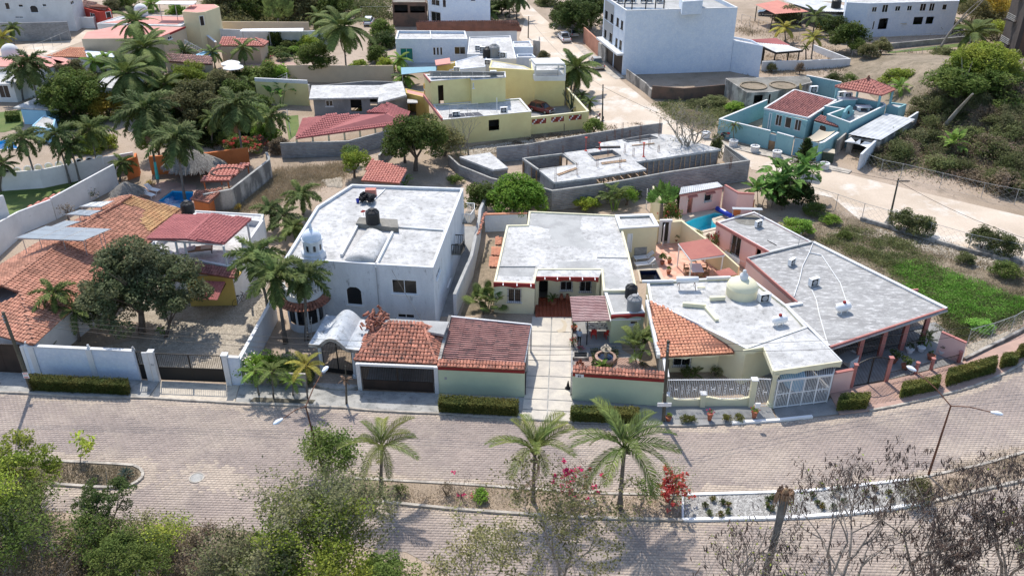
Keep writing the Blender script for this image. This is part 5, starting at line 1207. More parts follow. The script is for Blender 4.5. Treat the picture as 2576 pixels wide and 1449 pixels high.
# roof relief: recessed well with barrel vault
m=MB();a,b=G(5,20,695,6.0),G(5,240,705,6.0);e,f=G(5,350,480,6.0),G(5,200,430,6.0)
va,vb=G(5,18,690,5.9),G(5,245,700,5.9);vc=G(5,355,520,5.9);vd=G(5,190,455,5.9)
vs=[]
for t in rg(9):
 u=t/8;p=va.lerp(vd,u);q=vb.lerp(vc,u)
 for j in rg(9):al=math.pi*j/8;c=p.lerp(q,(1-math.cos(al))/2);vs.append(c+UP(.55*math.sin(al)))
m.add(vs,[[t*9+j,t*9+j+1,(t+1)*9+j+1,(t+1)*9+j]for t in rg(8)for j in rg(8)]+[list(rg(9))[::-1],[72+j for j in rg(9)]]);m.bd('barrel_vault',Qe,wh,smooth=True)
MB().bar(G(5,0,640,5.95),G(5,130,400,5.95),.22,.25).bd(Xg,Qa,wh);MB().bar(G(5,262,715,5.9),G(5,385,470,5.9),.2,.3).bd(Xg,Qa,wh);MB().bar(G(5,420,425,5.88),G(5,775,450,5.88),.12,.12).bd(Xg,Qa,wh);MB().bar(G(5,775,450,5.88),G(5,690,725,5.9),.05,.1).bd(Xg,Qa,wh);MB().bar(G(5,225,245,5.85),G(5,330,140,5.85),.1,.05).bd(Xg,Qa,wh)
MB().prism(GL(5,6.15,110,405,430,440,425,375,135,360),5.7,6.25).bd('tank_platform','roof_old',wh)
water_tank(G(5,240,395,6.25),'black ribbed water tank on the roof platform behind the barrel vault',r=.62,h=1.35)
dish(G(5,168,340,6.2),'small red satellite dish beside the black roof tank',r=.24,mat=Xu,pole=.35)
rs=random.Random(5);c=G(5,195,235,5.9);m=MB()
for i in rg(26):m.box(c+V3((rs.uniform(-.6,.6),rs.uniform(-.5,.5),rs.uniform(.1,.7))),(rs.uniform(.2,.5),rs.uniform(.2,.5),rs.uniform(.1,.3)),rs.uniform(0,3),rs.uniform(-.5,.5),rs.uniform(-.5,.5))
tag(m.bd('rubbish_heap',Xy,None,o=c),'heap of black plastic bags dumped on the white roof','rubbish')
c=G(5,225,190,5.8);tag(MB().prism([c+V3((x,y,0))for x,y in((-.5,-.3),(.5,-.3),(.5,.3),(-.5,.3))],5.8,6.5).bd('plastic_crate',Xf,None,o=c),'pink plastic crate behind the black bags on the white roof','crate')
c=G(5,125,240,5.8);tag(MB().lathe([(.001,0),(.13,0),(.17,.35),(.15,.35),(.12,.02)],c,12).bd('bucket','tarp_blue',None,o=c),'blue bucket beside the black bags on the roof','bucket')
# domed cupola
c=G(4,2370,645,5.8);cu=thg('cupola','small pale blue domed cupola with arched vents on the white roof','cupola',c)
MB().lathe([(1.05,0),(1.0,.5),(.8,.62),(.82,1.5),(.92,1.55),(.92,1.66),(.8,1.7)],c,8).bd('drum',Xs,cu)
MB().lathe([(.8,1.7)]+[(.8*math.cos(i*math.pi/16),1.7+.8*math.sin(i*math.pi/16))for i in rg(1,8)]+[(.12,2.52),(.16,2.6),(.08,2.75),(.12,2.85),(.05,3.0),(.001,3.15)],c,16).bd('dome',Qw,cu,smooth=True)
for i in rg(8):
 a=i*math.pi/4+math.pi/8;q=c+V3((math.cos(a)*.765,math.sin(a)*.765,1.0));MB().box(q,(.03,.2,.5),a).bd('vent','glass_dark',cu)
# bay with round balcony
bc=G(10,830,560,0)+V3((0,1.2,0));by=thg('balcony_bay','round bay with white balustrade balcony and tiled skirt roof','balcony',(bc.x,bc.y,0))
MB().lathe([(1.5,0),(1.5,.75),(1.5,.76)],bc,10,arc=(math.pi,2*math.pi)).bd('wall',Xs,by)
for i in rg(6):
 a=math.pi+math.pi*i/5;MB().bar(bc+V3((1.5*math.cos(a),1.5*math.sin(a),.75)),bc+V3((1.5*math.cos(a),1.5*math.sin(a),2.5)),.14).bd('mullion',Qa,by)
MB().lathe([(1.42,.76),(1.42,2.5)],bc,10,arc=(math.pi,2*math.pi)).bd('bay_glass','glass_dark',by)
MB().lathe([(1.55,2.95),(2.15,2.55),(2.1,2.5),(1.5,2.5)],bc,20,arc=(math.pi,2*math.pi)).bd('skirt_roof','tile_bed',by)
tm=tilem(.27,.42,Xo,'tile')
for i in rg(22):
 a=math.pi+math.pi*(i+.5)/22
 for r_,z in((2.05,2.62),(1.78,2.84)):link('tile',tm,by,(r_*math.cos(a),r_*math.sin(a),z),(R(33),0,a+math.pi/2),(1,1,1))
MB().lathe([(.001,3.0),(1.6,3.0),(1.62,3.1),(1.58,3.5),(1.45,3.5),(1.45,3.12),(.001,3.12)],bc,24,arc=(math.pi,2*math.pi)).bd('balcony_floor',Qa,by)
for i in rg(15):
 a=math.pi+math.pi*(i+.5)/15;MB().lathe([(.05,0),(.09,.12),(.05,.3),(.04,.42),(.07,.5)],bc+V3((1.52*math.cos(a),1.52*math.sin(a),3.5)),6).bd('baluster',Qa,by)
MB().lathe([(1.4,4.0),(1.65,4.0),(1.66,4.1),(1.4,4.12)],bc,24,arc=(math.pi,2*math.pi)).bd('handrail',Qa,by)
la=thg('ladder','grey metal ladder leaning on the tiled skirt of the bay','ladder',G(10,890,690,0))
p0,p1=G(10,860,700,0)+V3((0,-.5,0)),G(10,845,385,3.1);dx=V3((.42,0,0))
for o_ in(V3(),dx):MB().bar(p0+o_,p1+o_,.06).bd('rail',Qk,la)
for i in rg(9):q=p0.lerp(p1,(i+.5)/9.5);MB().bar(q,q+dx,.035).bd('rung',Qk,la)
# barred side balconies on the right wall
P1_,P2_=G(5,690,740,6.0),G(5,920,135,6.0);dd=(P2_-P1_).normalized();nn=V3((dd.y,-dd.x,0))
def sidebalc(k,x,y,w,z,label,rail=Qa):
 s=onwall(P1_,P2_,k,x,y)[0];c=P1_+dd*s;c.z=z;rt=thg('side_balcony',label,'balcony',c)
 MB().prism([c-dd*w/2,c+dd*w/2,c+dd*w/2+nn*.9,c+dd*w*.0+nn*1.1,c-dd*w/2+nn*.9],z-.15,z).bd('floor','roof_old',rt)
 b=[c-dd*w/2+nn*.05,c-dd*w/2+nn*.85,c+nn*1.05,c+dd*w/2+nn*.85,c+dd*w/2+nn*.05];m=MB()
 for u,v in zip(b[:-1],b[1:]):
  m.bar(u+UP(.9),v+UP(.9),.07);n=5
  for i in rg(n):q=u.lerp(v,i/n);m.bar(q,q+UP(.88),.05)
 m.bd('balustrade',rail,rt)
sidebalc(5,850,735,2.0,2.9,'dark curved balcony in the middle of the grimy white side wall',Qh);sidebalc(5,925,330,2.6,3.0,'white balustrade balcony at the far end of the grimy side wall')
# entrance porch with arched canopy
pt=lambda x,y,z:G(10,x,y,z)
PA,PB=pt(880,745,2.75),pt(1510,825,2.75);PA=V3((PA.x,PA.y,0));PB=V3((PB.x,PB.y,0));back=pt(1110,375,2.75);back.z=0;depth=(back-PA)
po=thg('porch','white arched concrete canopy over black iron entrance gate','porch',PA.lerp(PB,.5));L=(PB-PA).length;d=(PB-PA)/L
def cz(s):u=s/L;return 2.75+(.75*math.sin(math.pi*(u-.22)/.52)if.22<u<.74 else 0)
N=26;dp=V3((depth.x*.9,depth.y,0));vs=[]
for t in rg(2):
 for z_ in(0,.16):
  for i in rg(N+1):p=PA+d*L*i/N+dp*t;vs.append((p.x,p.y,cz(L*i/N)+z_))
w_=N+1;fs=[]
for i in rg(N):fs+=[[w_+i,w_+i+1,3*w_+i+1,3*w_+i],[i+1,i,2*w_+i,2*w_+i+1],[i,i+1,w_+i+1,w_+i],[2*w_+i+1,2*w_+i,3*w_+i,3*w_+i+1]]
fs+=[[0,w_,3*w_,2*w_],[N,2*w_+N,3*w_+N,w_+N]]
dm('canopy_skin',(.60,.62,.63),(.40,.44,.48),sc=.7,thr=(.4,.62),c3=(.12,.13,.13),thr3=(.52,.72),sc3=2.2,fine=.25)
MB().add(vs,fs).bd('canopy','canopy_skin',po)
m=MB()
for i in rg(N):a,b=PA+d*L*i/N-V3((0,.03,0)),PA+d*L*(i+1)/N-V3((0,.03,0));m.bar(V3((a.x,a.y,cz(L*i/N)+.08)),V3((b.x,b.y,cz(L*(i+1)/N)+.08)),.06,.26)
m.bd('edge_moulding',Qp,po)
for s in(.16,.84):q=PA+d*L*s+dp*.12;MB().lathe([(.24,0),(.24,.25),(.17,.3),(.15,2.5),(.22,2.62),(.24,2.74)],q,14).bd('column',Xs,po,smooth=False)
GA,GB=PA+d*L*.2+dp*.12,PA+d*L*.8+dp*.12
gate('black iron arched entrance gate under the white canopy',GA,GB,2.35,solid=.16,sp=.12,arch=.6)
st=GL(10,.2,930,1215,1060,1275,1250,1295,1420,1285,1530,1240);MB().prism(st,0,.28).bd('entrance_step',Xd,po)
lwall(Xl,'low stained wall behind the flowering shrubs left of the porch',[G(7,1515,272),G(7,1900,285)],1.3,Qp,.18)
# garage with clay tile hip roof
ga=thg('garage','open garage with weathered clay tile hip roof and dark barred gate','garage',G(10,2000,1300,0))
e0,e1=G(10,1455,925,2.55),G(10,2485,975,2.5);t0,t1=G(10,1885,450,3.7),G(10,2310,465,3.7);er,el=G(10,2576,590,2.9),G(10,1600,610,2.9)
tiled(ga,[e0,e1,t1,t0],Xo,.27,.42,pname='roof');tiled(ga,[e1,er,t1],Xo,.27,.42,cap=80,pname='roof');tiled(ga,[el,e0,t0],Xo,.27,.42,cap=60,pname='roof')
MB().prism(GL(10,3.5,1840,470,2576,600,2640,440,1850,400),3.3,3.5).bd('rear_slab',Qz,ga)
for a,b in((t0,e0),(t1,e1)):
 n=int((b-a).length/.36)
 for i in rg(n):MB().tube([a.lerp(b,(i+1.1)/n)+UP(.08),a.lerp(b,i/n)+UP(.1)],[.12,.09],7).bd('hip_tile',Xo,ga)
g0,g1=G(10,1530,1300,0),G(10,2495,1345,0);gd=(g1-g0).normalized()
for q in(g0,g1):MB().bar(q,q+UP(2.5),.3).bd('pillar',Qa,ga)
MB().bar(g0+V3((-.1,0,2.42)),g1+V3((.1,0,2.42)),.2,.18).bd('beam',Qa,ga)
gate('dark brown barred garage gate under the clay tile hip roof',g0+gd*.25,g1-gd*.25,2.3,mat=Xt,solid=.38,sp=.13)
MB().prism([g0+V3((.2,.3,0)),g1+V3((-.2,.3,0)),g1+V3((0,5.5,0)),g0+V3((.5,5.5,0))],.0,.06).bd('floor',Xi,ga)
MB().prism([g0+V3((.2,.3,0)),g1+V3((-.2,.3,0)),g1+V3((0,5.6,0)),g0+V3((.5,5.6,0))],2.3,2.4).bd('sun_block_slab',Qp,ga)  # slab added to keep stray sun out of the garage
MB().bar(g0+V3((.5,5.8,1.2)),g1+V3((-.1,5.8,1.2)),.15,2.4).bd('rear_wall',Qp,ga)
rs=random.Random(8);c=G(10,1720,470,3.3);pile=thg('tile_pile','heap of loose broken roof tiles beside the canopy','tile pile',c)
for i in rg(70):link('tile',tilem(.27,.42,Xo,'tile'),pile,(rs.gauss(0,.35),rs.gauss(0,.6),abs(rs.gauss(.3,.25))),(rs.uniform(-1.5,1.5),rs.uniform(-1.5,1.5),rs.uniform(0,6)))
lwall(Xc,'white passage wall with rough crest between white house and green house',[G(5,860,1100),G(5,985,800),G(5,1042,520),G(5,1050,440),G(5,1095,330)],[2.2,2.2,2.2,2.2,2.2],Xs,.25,cop=(Qz,.04,.02))
rs_=thg('tile_coping','loose orange tiles laid on the passage wall end','tiles',G(5,1050,430,2.2))
for i in rg(16):q=G(5,1085,325,2.25).lerp(G(5,1035,495,2.25),i/16);link('tile',tilem(.27,.42,Xo,'tile'),rs_,q-rs_.location+V3((random.uniform(-.1,.1),0,.05)),(0,0,random.uniform(-.3,.3)))
lwall(Xl,'pale blue garden wall with orange tile coping behind the green house',[G(5,1085,460),G(5,1400,450)],1.9,Qw,.2,cop=(Yd,.1,.06))
# PALE GREEN HOUSE
dm('sheet_ridge',(.42,.22,.19),(.30,.15,.13),sc=.9,c3=(.14,.10,.095),thr3=(.52,.66),sc3=2.0,fine=.2)
dm('ridge_pale',(.62,.42,.39),(.50,.30,.28),sc=.9,fine=.2)
ra,rb=G(5,1478,975,0),G(5,1942,940,0);ra.y=rb.y=min(ra.y,rb.y)
gh=bldg('green_house','single-storey pale green house with patched white flat roof and red eave',Qc,
 GL(5,3.1,1415,305,1402,408,1247,410,1150,838,1457,850)+[ra,rb]+GL(5,3.1,1975,905,2235,905,2175,640,2120,430,2075,335),3.1,Qm,Qe,par=.12,
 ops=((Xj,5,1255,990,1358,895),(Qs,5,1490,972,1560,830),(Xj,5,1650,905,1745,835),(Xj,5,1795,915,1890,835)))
# patches of bare mortar on the roof
for nme,pts in((Qz,(1420,330,1700,325,1820,345,1800,440,1830,520,1905,560,1900,590,1760,575,1600,560,1580,500,1570,440,1420,412)),(Qz,(1625,685,1920,682,1925,755,1640,750)),(Qz,(1980,800,2080,795,2110,880,2030,900,1975,860)),(Qz,(1180,735,1465,730,1450,800,1180,790))):
 P=ccw(GL(5,2.99,*pts));out=[]
 for a,b in zip(P,P[1:]+P[:1]):
  for i in rg(5):q=a.lerp(b,i/5);out.append(q+V3((random.uniform(-.12,.12),random.uniform(-.12,.12),0)))
 MB().sheet(out,2.984).bd(nme,Qz,gh)
MB().bar(G(5,1180,724,3.04),G(5,1470,724,3.04),.1,.08).bd(Xg,Qz,gh);MB().bar(G(5,1470,724,3.04),G(5,1450,845,3.04),.1,.08).bd(Xg,Qz,gh);MB().bar(G(5,1930,655,3.02),G(5,2165,660,3.02),.1,.06).bd(Xg,Qz,gh)
def fascia(rt,a,b,h=.32,mat='red_trim',spouts=0,drop=0):
 m=MB().bar(a-UP(h/2),b-UP(h/2),.1,h);m.bd('fascia',mat,rt)
 for i in rg(spouts):q=a.lerp(b,(i+.7)/spouts);MB().bar(q+V3((0,.1,-.02)),q+V3((0,-.3,-.1)),.07).bd('waterspout',Qg,rt)
 n=max(2,int((b-a).length/1.6));s=MB()
 for i in rg(n):
  u,v=a.lerp(b,i/n),a.lerp(b,(i+1)/n)
  for j in rg(6):
   x0,x1=u.lerp(v,j/6),u.lerp(v,(j+1)/6);f_=lambda t:.14*(1-math.sin(math.pi*t));z=h+.005
   s.poly([x0-V3((0,.04,z)),x1-V3((0,.04,z)),x1-V3((0,.04,z+f_((j+1)/6))),x0-V3((0,.04,z+f_(j/6)))][::-1])
 s.bd('fascia_scallop',mat,rt)
fascia(gh,G(5,1148,843,3.12),G(5,1462,856,3.12),spouts=3)
# porch: roof slab over tiled terrace, rear wall with door and two windows
MB().prism([G(5,1470,800,3.05),G(5,1942,806,3.05),rb+V3((.1,-.01,0)),ra+V3((-.1,-.01,0))],2.86,3.04).bd('porch_roof',Qe,gh)
fascia(gh,G(5,1470,800,3.1),G(5,1942,806,3.1),spouts=5)
sheet('porch_floor',5,.17,'red_tile_floor',1465,1100,1735,1105,1745,960,1475,955)
def tiles_on(name,k,z,pts,a,mat,label,gap=.02,seed=1):
 P=[(p.x,p.y)for p in GL(k,z,*pts)];xs=[p[0]for p in P];ys=[p[1]for p in P];X,Y=np.meshgrid(np.arange(min(xs),max(xs),a),np.arange(min(ys),max(ys),a));X=X.ravel();Y=Y.ravel();ok=inpoly(X+a/2,Y+a/2,P);X,Y=X[ok],Y[ok];n=len(X)
 V=np.zeros((n,8,3));u=np.array([[0,0],[a-gap,0],[a-gap,a-gap],[0,a-gap]]);V[:,:4,:2]=u;V[:,4:,:2]=u;V[:,:,0]+=X[:,None];V[:,:,1]+=Y[:,None];V[:,:4,2]=z-.01;V[:,4:,2]=z+.015
 F=(np.array([[4,5,6,7],[0,1,5,4],[1,2,6,5],[2,3,7,6],[3,0,4,7]])[None]+(np.arange(n)*8)[:,None,None]).reshape(-1,4);o=bpy.data.objects.new(name,raw(name,V.reshape(-1,3),F,mat));C.objects.link(o);o['kind']=Qt;o['label']=label;o['category']='floor tiles'
tiles_on('floor_tiles',5,.175,(1465,1100,1735,1105,1745,960,1475,955),.33,'red_tile_floor','glazed red floor tiles of the green house porch')
for x in(1478,1942):c=G(5,x,805,3.05);MB().bar((c.x,c.y+.3,0),(c.x,c.y+.3,2.86),.28).bd('porch_pillar',Qm,gh)
ribs=bldg('utility_annex','small annex with white moulded cornice behind the green house',Qc,GL(5,3.25,2072,342,2340,333,2390,420,2105,438),3.2,'pale_yellow',Qe,par=.1,ops=(('door',5,2150,620,2200,475,dict(leaf_=Xp)),),coping=(Qa,.14,.1))
MB().bar(G(12,250,1035,.55)-V3((0,.03,0)),G(12,490,1010,.55)-V3((0,.03,0)),.05,1.1).bd('stone_skirting',Xd,ribs)
mk_=MB().lathe([(.001,.05),(.12,.03),(.16,-.02)],(0,0,0),10);o=mk_.bd('wall_mask',Yd,ribs);o.location=G(12,370,780,2.1)-org(ribs)+V3((0,-.6,0));o.rotation_euler=(R(90),0,0)
ta=bldg('tank_annex','narrow green annex of the green house carrying two water tanks',Qc,GL(5,2.9,1985,912,2228,905,2288,1072,2040,1086),2.9,'green_wall',Qz,par=.08,ops=(('win',11,1018,385,1105,343),),coping=(Qa,.06,.03))
fascia(ta,G(5,2035,1090,2.92)-V3((0,.06,0)),G(5,2290,1076,2.92)-V3((0,.06,0)),.2)
water_tank(G(5,2185,950,2.85),'black water tank half hidden behind the grey one',r=.52,h=1.15);water_tank(G(5,2208,1050,2.85),'grey water tank at the front edge of the annex roof','tank_grey',.6,1.35)
gar=thg('garage','flat garage with brown ribbed roof sheets behind the green street wall','garage',G(5,1100,1300,0))
ribbed(gar,[G(0,1106,908,2.55),G(0,1317,921,2.55),G(0,1335,818,2.85),G(0,1133,799,2.85)],'brown_sheet',.26,.07,joint=1.1,along=False,ridge='sheet_ridge')
MB().bar(G(5,740,1448,2.55),G(5,820,1110,2.9),.22,.5).bd('side_wall',Qp,gar);MB().bar(G(5,822,1104,2.92),G(5,1432,1166,2.92),.14,.2).bd('rear_beam',Qa,gar);c,e=G(5,1432,1166,2.7),G(8,1125,165,2.4);MB().bar(c,e,.12,.2).bd('side_beam',Qa,gar)
for q in(c,e,c.lerp(e,.5)):MB().bar((q.x,q.y,0),(q.x,q.y,2.5),.16).bd(Qo,Qa,gar)
def greenwall(label,x0,y0,x1,y1):
 A,B=G(8,x0,y0,0),G(8,x1,y1,0);r=lwall('street_wall',label,[A,B],2.3,'green_wall',.22);d=(B-A).normalized();n=V3((d.y,-d.x,0))
 MB().bar(A+UP(2.47)+n*.02,B+UP(2.47)+n*.02,.28,.33).bd('red_band','red_trim',r)
 a,b=A+UP(2.66)+n*.22,B+UP(2.66)+n*.22;tiled(r,[a,b,b-n*.55+UP(.18),a-n*.55+UP(.18)],Xo,.24,.38,thick=.06,pname='coping')
 return r,A,B,d,n
gw1=greenwall('pale green street wall of the brown-roofed garage with red band',605,322,1132,346);gw2=greenwall('pale green street wall below the fountain garden with red band',1422,362,1978,402)
o=MB().box(G(8,645,225,1.9)-V3((0,.06,0)),(.18,.05,.18)).bd('meter_box',Xh,gw1[0])
o=MB().box(gw2[1]+gw2[3]*.5+V3((0,-.17,2.38)),(.62,.04,.3),math.atan2(gw2[3].y,gw2[3].x)).bd('number_plate',Qg,gw2[0])
sign_text('83',gw2[1]+gw2[3]*.5+V3((0,-.2,2.28)),.26,Qh,gw2[0],name='house_number')
# concrete drive of cast panels
DL=[G(5,1440,1100,.16),G(8,1112,478,.16)];DR=[G(5,1738,1105,.16),G(8,1430,497,.16)]
MB().prism([DL[0],DL[1],DR[1],DR[0]],0,.145).bd('driveway',Xd,kind=Xk);dv=bpy.data.objects['driveway.001']if 'driveway.001' in bpy.data.objects else bpy.data.objects['driveway']
cuts=[0,.17,.33,.47,.62,.73,.83,.92,1]
for i in rg(8):
 for j in rg(2):
  f=lambda u,v:DL[0].lerp(DL[1],v).lerp(DR[0].lerp(DR[1],v),u);u0,u1=(.006,.488)if j==0 else(.512,.994);v0,v1=cuts[i]+.004,cuts[i+1]-.004
  MB().prism([f(u0,v0),f(u1,v0),f(u1,v1),f(u0,v1)],.13,.175+random.uniform(0,.006)).bd('concrete_panel','drive_concrete',dv)
P=ccw(GL(5,.19,1655,1125,1690,1130,1705,1165,1690,1215,1640,1222,1622,1205,1665,1190,1680,1160));sheet('damp_stain',P,.187,'cloth_beige')
lwall(Xl,'thin wall edge along the right side of the concrete drive',[G(5,1738,1180,0),G(8,1424,345,0)],.35,Qp,.14)
tag(MB().lathe([(.24,0),(.24,.03),(.16,.04),(.03,.7),(.001,.7)],G(8,1400,290,.18),12).bd('traffic_cone',Xy,None,o=G(8,1400,290,.18)),'dark cone standing at the right edge of the concrete drive','cone')
gate('tall thin gate leaf folded open beside the drive',G(8,1415,345),G(8,1420,200),2.1,name='gate',leaves=1,solid=.02,mat=Xh);gate('dark gate leaf folded open against the garage end',G(8,1136,340),G(8,1140,215),2.1,leaves=1,solid=.9)
# patio: striped pergola, table, person, fountain
sheet('patio',11,.15,Xi,445,340,890,345,945,640,1330,860,440,840);bricks_on(GL(11,.15,445,700,640,700,1060,720,1300,840,445,820),.15,Xz)['label']='orange brick paving of the fountain garden'
sp=thg('pergola','pergola with red and white ribbed sheets over the patio table','pergola',G(11,620,500,.15));ribbed(sp,[G(5,1745,1140,2.5),G(5,2028,1135,2.5),G(5,1988,948,2.7),G(5,1724,955,2.7)],'brown_sheet',.22,.06,joint=.95,along=False,ridge='ridge_pale')
MB().bar(G(5,1985,940,2.62),G(5,2030,1135,2.45),.1).bd('gutter',Qg,sp);MB().bar(G(5,2030,1125,2.4),G(5,2260,1120,2.4),.1).bd('gutter',Qg,sp)
for x,y in((1750,1135),(1860,1138)):q=G(5,x,y,2.4);MB().bar((q.x,q.y,.15),(q.x,q.y,2.42),.08).bd(Qo,Qh,sp)
c=G(11,720,490,.15)+V3((0,.6,0));tb=thg('patio_table','long patio table under a floral cloth beneath the striped pergola','table',c)
MB().box(c+UP(.74),(2.3,1.0,.05)).bd('tabletop','wood',tb);[MB().bar(c+V3((x,y,0)),c+V3((x,y,.71)),.06).bd('leg',Qg,tb)for x in(-1,1)for y in(-.4,.4)]
m=MB().box(c+UP(.775),(2.4,1.1,.012));m.box(c+V3((0,-.555,.66)),(2.4,.012,.24));m.box(c+V3((-1.205,0,.66)),(.012,1.1,.24));m.box(c+V3((1.205,0,.66)),(.012,1.1,.24));dm('floral',(.66,.64,.56),(.07,.06,.05),sc=5,thr=(.56,.58),bsc=6,fine=.05);tag(m.bd('tablecloth','floral',None,o=c),'pale cloth with dark flowers covering the long patio table','tablecloth')
chair(c+V3((-.6,-.95,0)),'red plastic chair at the left of the near table side',Xu,math.pi);chair(c+V3((.55,-1.0,0)),'red plastic chair at the right of the near table side',Xu,math.pi+.3);chair(c+V3((-.5,.9,0)),'red chair behind the patio table',Xu,0);chair(c+V3((.5,.95,0)),'dark chair behind the patio table',Xy,0)
# fountain
c=G(11,770,745,.15);fo=thg('fountain','stone tiered fountain in a round orange brick basin','fountain',c)
MB().lathe([(.85,0),(.85,.42),(.64,.45),(.64,.12),(.001,.12)],c,26).bd('basin',Xz,fo);MB().lathe([(.001,.3),(.65,.3)],c,24).bd('water','spa_tile',fo)
MB().lathe([(.22,.1),(.13,.3),(.1,.8),(.2,.9),(.40,1.02),(.43,1.12),(.36,1.12),(.30,1.02),(.12,1.0),(.1,1.25),(.2,1.35),(.2,1.42),(.06,1.42),(.04,1.6),(.001,1.65)],c,18).bd('tiers','stone',fo,smooth=False)
pl_=thg('pond','rectangular dark pond with grey rim left of the fountain','pond',G(11,530,690,.15));P=ccw(GL(11,.4,450,655,592,655,592,712,450,712));lwall('x','x',P+[P[0]],.3,Qp,.12,rt=pl_,z0=.1);MB().sheet(inset(P,.05),.33).bd('water','glass_dark',pl_)
fl=thg('birds_bath','three small clay urns on the orange bricks beside the fountain','urns',G(11,520,790,.15))
for dx,dy in((-.25,0),(.15,-.15),(.0,.3)):MB().lathe([(.001,0),(.1,0),(.15,.12),(.08,.25),(.1,.3)],fl.location+V3((dx,dy,0)),10).bd('urn','pot_clay',fl)
cover('ivy',GL(11,.15,610,650,900,640,900,700,830,830,620,820,640,740),1600,Qf,.09,.35,5,.15,label='dark green ivy ring around the fountain')
clump(11,740,815,.7,'small bright palm in front of the fountain',Xb,Qy,12,h=.15,stems=2,spread=.05,z=.15,seed=4)
clump(11,1100,740,1.9,'large areca palm against the white wall right of the fountain',Xb,Qd,26,h=1.6,stems=5,spread=.45,z=.15,seed=3);bush(11,1150,800,.45,'small grey-green plant in clay pot below the areca palm',Xr,n=500,z=.15)
bush(11,450,600,.45,'pot of orange-red bougainvillea beside the drive',Qb,h=1.1,n=350,flower=Xv,fn=300,z=.15);bush(11,520,640,.4,'magenta flowering shrub beside the dark pond',Qb,h=.5,n=200,flower='flower_pink',fn=300,z=.15)
pot_plant(11,455,440,'clay pot at the corner of striped pergola',.26,.4,L=.3,z=.15);clump(5,1590,1010,.8,'potted palm on the red tiled porch of the green house',Xb,Qd,14,h=.6,stems=3,spread=.08,z=.17,seed=9);pot_plant(5,1597,1020,'clay pot under the porch palm',.25,.35,L=.1,z=.17,n=30)
for i,x in en((1660,1705)):c=G(5,x,975,.17);tag(MB().lathe([(.001,0),(.12,0),(.2,.25),(.1,.5),(.13,.58),(.1,.58)],c,12).bd('clay_jar','pot_clay',None,o=c),('left' if i==0 else 'right')+' clay jar standing below the barred porch windows','jar')
clump(5,1090,1080,1.55,'bushy fan palm between passage wall and green front room','fan',Qd,46,h=1.5,stems=7,spread=.7,e0=80,e1=-5,seed=2,name='fan_palm',bark=Xq)
ex=thg('side_awnings','three little orange tiled awnings on the left side of green house','awning',G(5,1180,600,2.3))
for x0,y0,x1,y1 in((1172,560,1215,505),(1140,640,1205,580),(1125,730,1190,655)):tiled(ex,[G(5,x0,y1,2.3),G(5,x0-5,y0,2.3),G(5,x1-5,y0,2.6),G(5,x1+3,y1,2.6)],Yd,.24,.36,cap=30,pname='awning_roof')
sheet('side_yard',5,.03,Xm,1100,530,1230,500,1150,830,1180,1080,900,1090,1000,800);sheet('passage',5,.03,Xi,700,1100,860,1100,985,800,1045,420,930,420,900,600)
# person on the patio
def person(at,label,rz=0,shirt='cloth_blue',trousers=Xy,hgt_=1.68):
 rt=thg('person',label,'person',at,None,rz);rt.scale=(hgt_/1.7,)*3
 J={'pel':(0,0,.93),'belly':(0,.0,1.1),'chest':(0,.02,1.32),'neck':(0,.0,1.47),'head':(0,-.03,1.56),'top':(0,-.02,1.64)}
 names=list(J);V=[J[n]for n in names];rad=[.15,.135,.155,.06,.085,.07];E=[(0,1),(1,2),(2,3),(3,4),(4,5)]
 def add(p,r,par):V.append(p);rad.append(r);E.append((par,len(V)-1));return len(V)-1
 for s in(-1,1):
  a=add((s*.1,0,.86),.095,0);b=add((s*.11,-.02*s,.48),.062,a);c=add((s*.11,.03,.09),.042,b);add((s*.12,-.13,.04),.035,c)
  a=add((s*.19,0,1.4),.055,2);b=add((s*.24,.02,1.13),.042,a);c=add((s*.2,-.16,.95+.1*s),.03,b);h=add((s*.19,-.22,.93+.1*s),.026,c)
 me=bpy.data.meshes.new('body');me.from_pydata(V,E,[]);o=bpy.data.objects.new('body',me);C.objects.link(o);o.parent=rt
 sk=o.modifiers.new('skin','SKIN');ss=o.modifiers.new('sub','SUBSURF');ss.levels=ss.render_levels=2
 for i,r in en(rad):me.skin_vertices[0].data[i].radius=(r,r*.8)
 me.skin_vertices[0].data[0].use_root=True
 dg=bpy.context.evaluated_depsgraph_get();nm=bpy.data.meshes.new_from_object(o.evaluated_get(dg));o.modifiers.clear();o.data=nm;nm.materials.clear()
 for m_ in(trousers,shirt,'skin'):nm.materials.append(M[m_])
 for p in nm.polygons:
  z=p.center.z;x=abs(p.center.x);p.use_smooth=True;p.material_index=0 if(z<.98 and x<.19)else 2 if(z>1.44 or(p.center.y<-.13 and z>.5))else 1
 MB().lathe([(.001,.11),(.07,.09),(.1,.02),(.095,-.04),(.08,-.06)],(0,0,0),12).bd('hair',Xy,rt,smooth=True).location=(0,.0,1.6)
 m=MB()
 for s in(-1,1):
  for i in rg(5):m.tube([V3((s*.19+(i-2)*.014,-.23,.93+.1*s)),V3((s*.19+(i-2)*.018,-.27-.012*(2-abs(i-2)),.91+.1*s)),V3((s*.19+(i-2)*.018,-.28-.01*(2-abs(i-2)),.875+.1*s))],[.01,.009,.007],5)
 m.bd('fingers','skin',rt,smooth=True);m=MB().box((0,-.118,1.565),(.03,.03,.045));m.bd('nose','skin',rt)
 m=MB();[m.box((s*.033,-.112,1.592),(.022,.01,.012))for s in(-1,1)];m.bd('eyes',Xy,rt);MB().box((0,-.112,1.535),(.045,.01,.01)).bd('mouth','pot_clay',rt);m=MB();[m.box((s*.088,-.02,1.575),(.015,.035,.055))for s in(-1,1)];m.bd('ears','skin',rt)
 return rt
dm('shirt_pale',(.28,.36,.46),rough=.9,fine=.1)
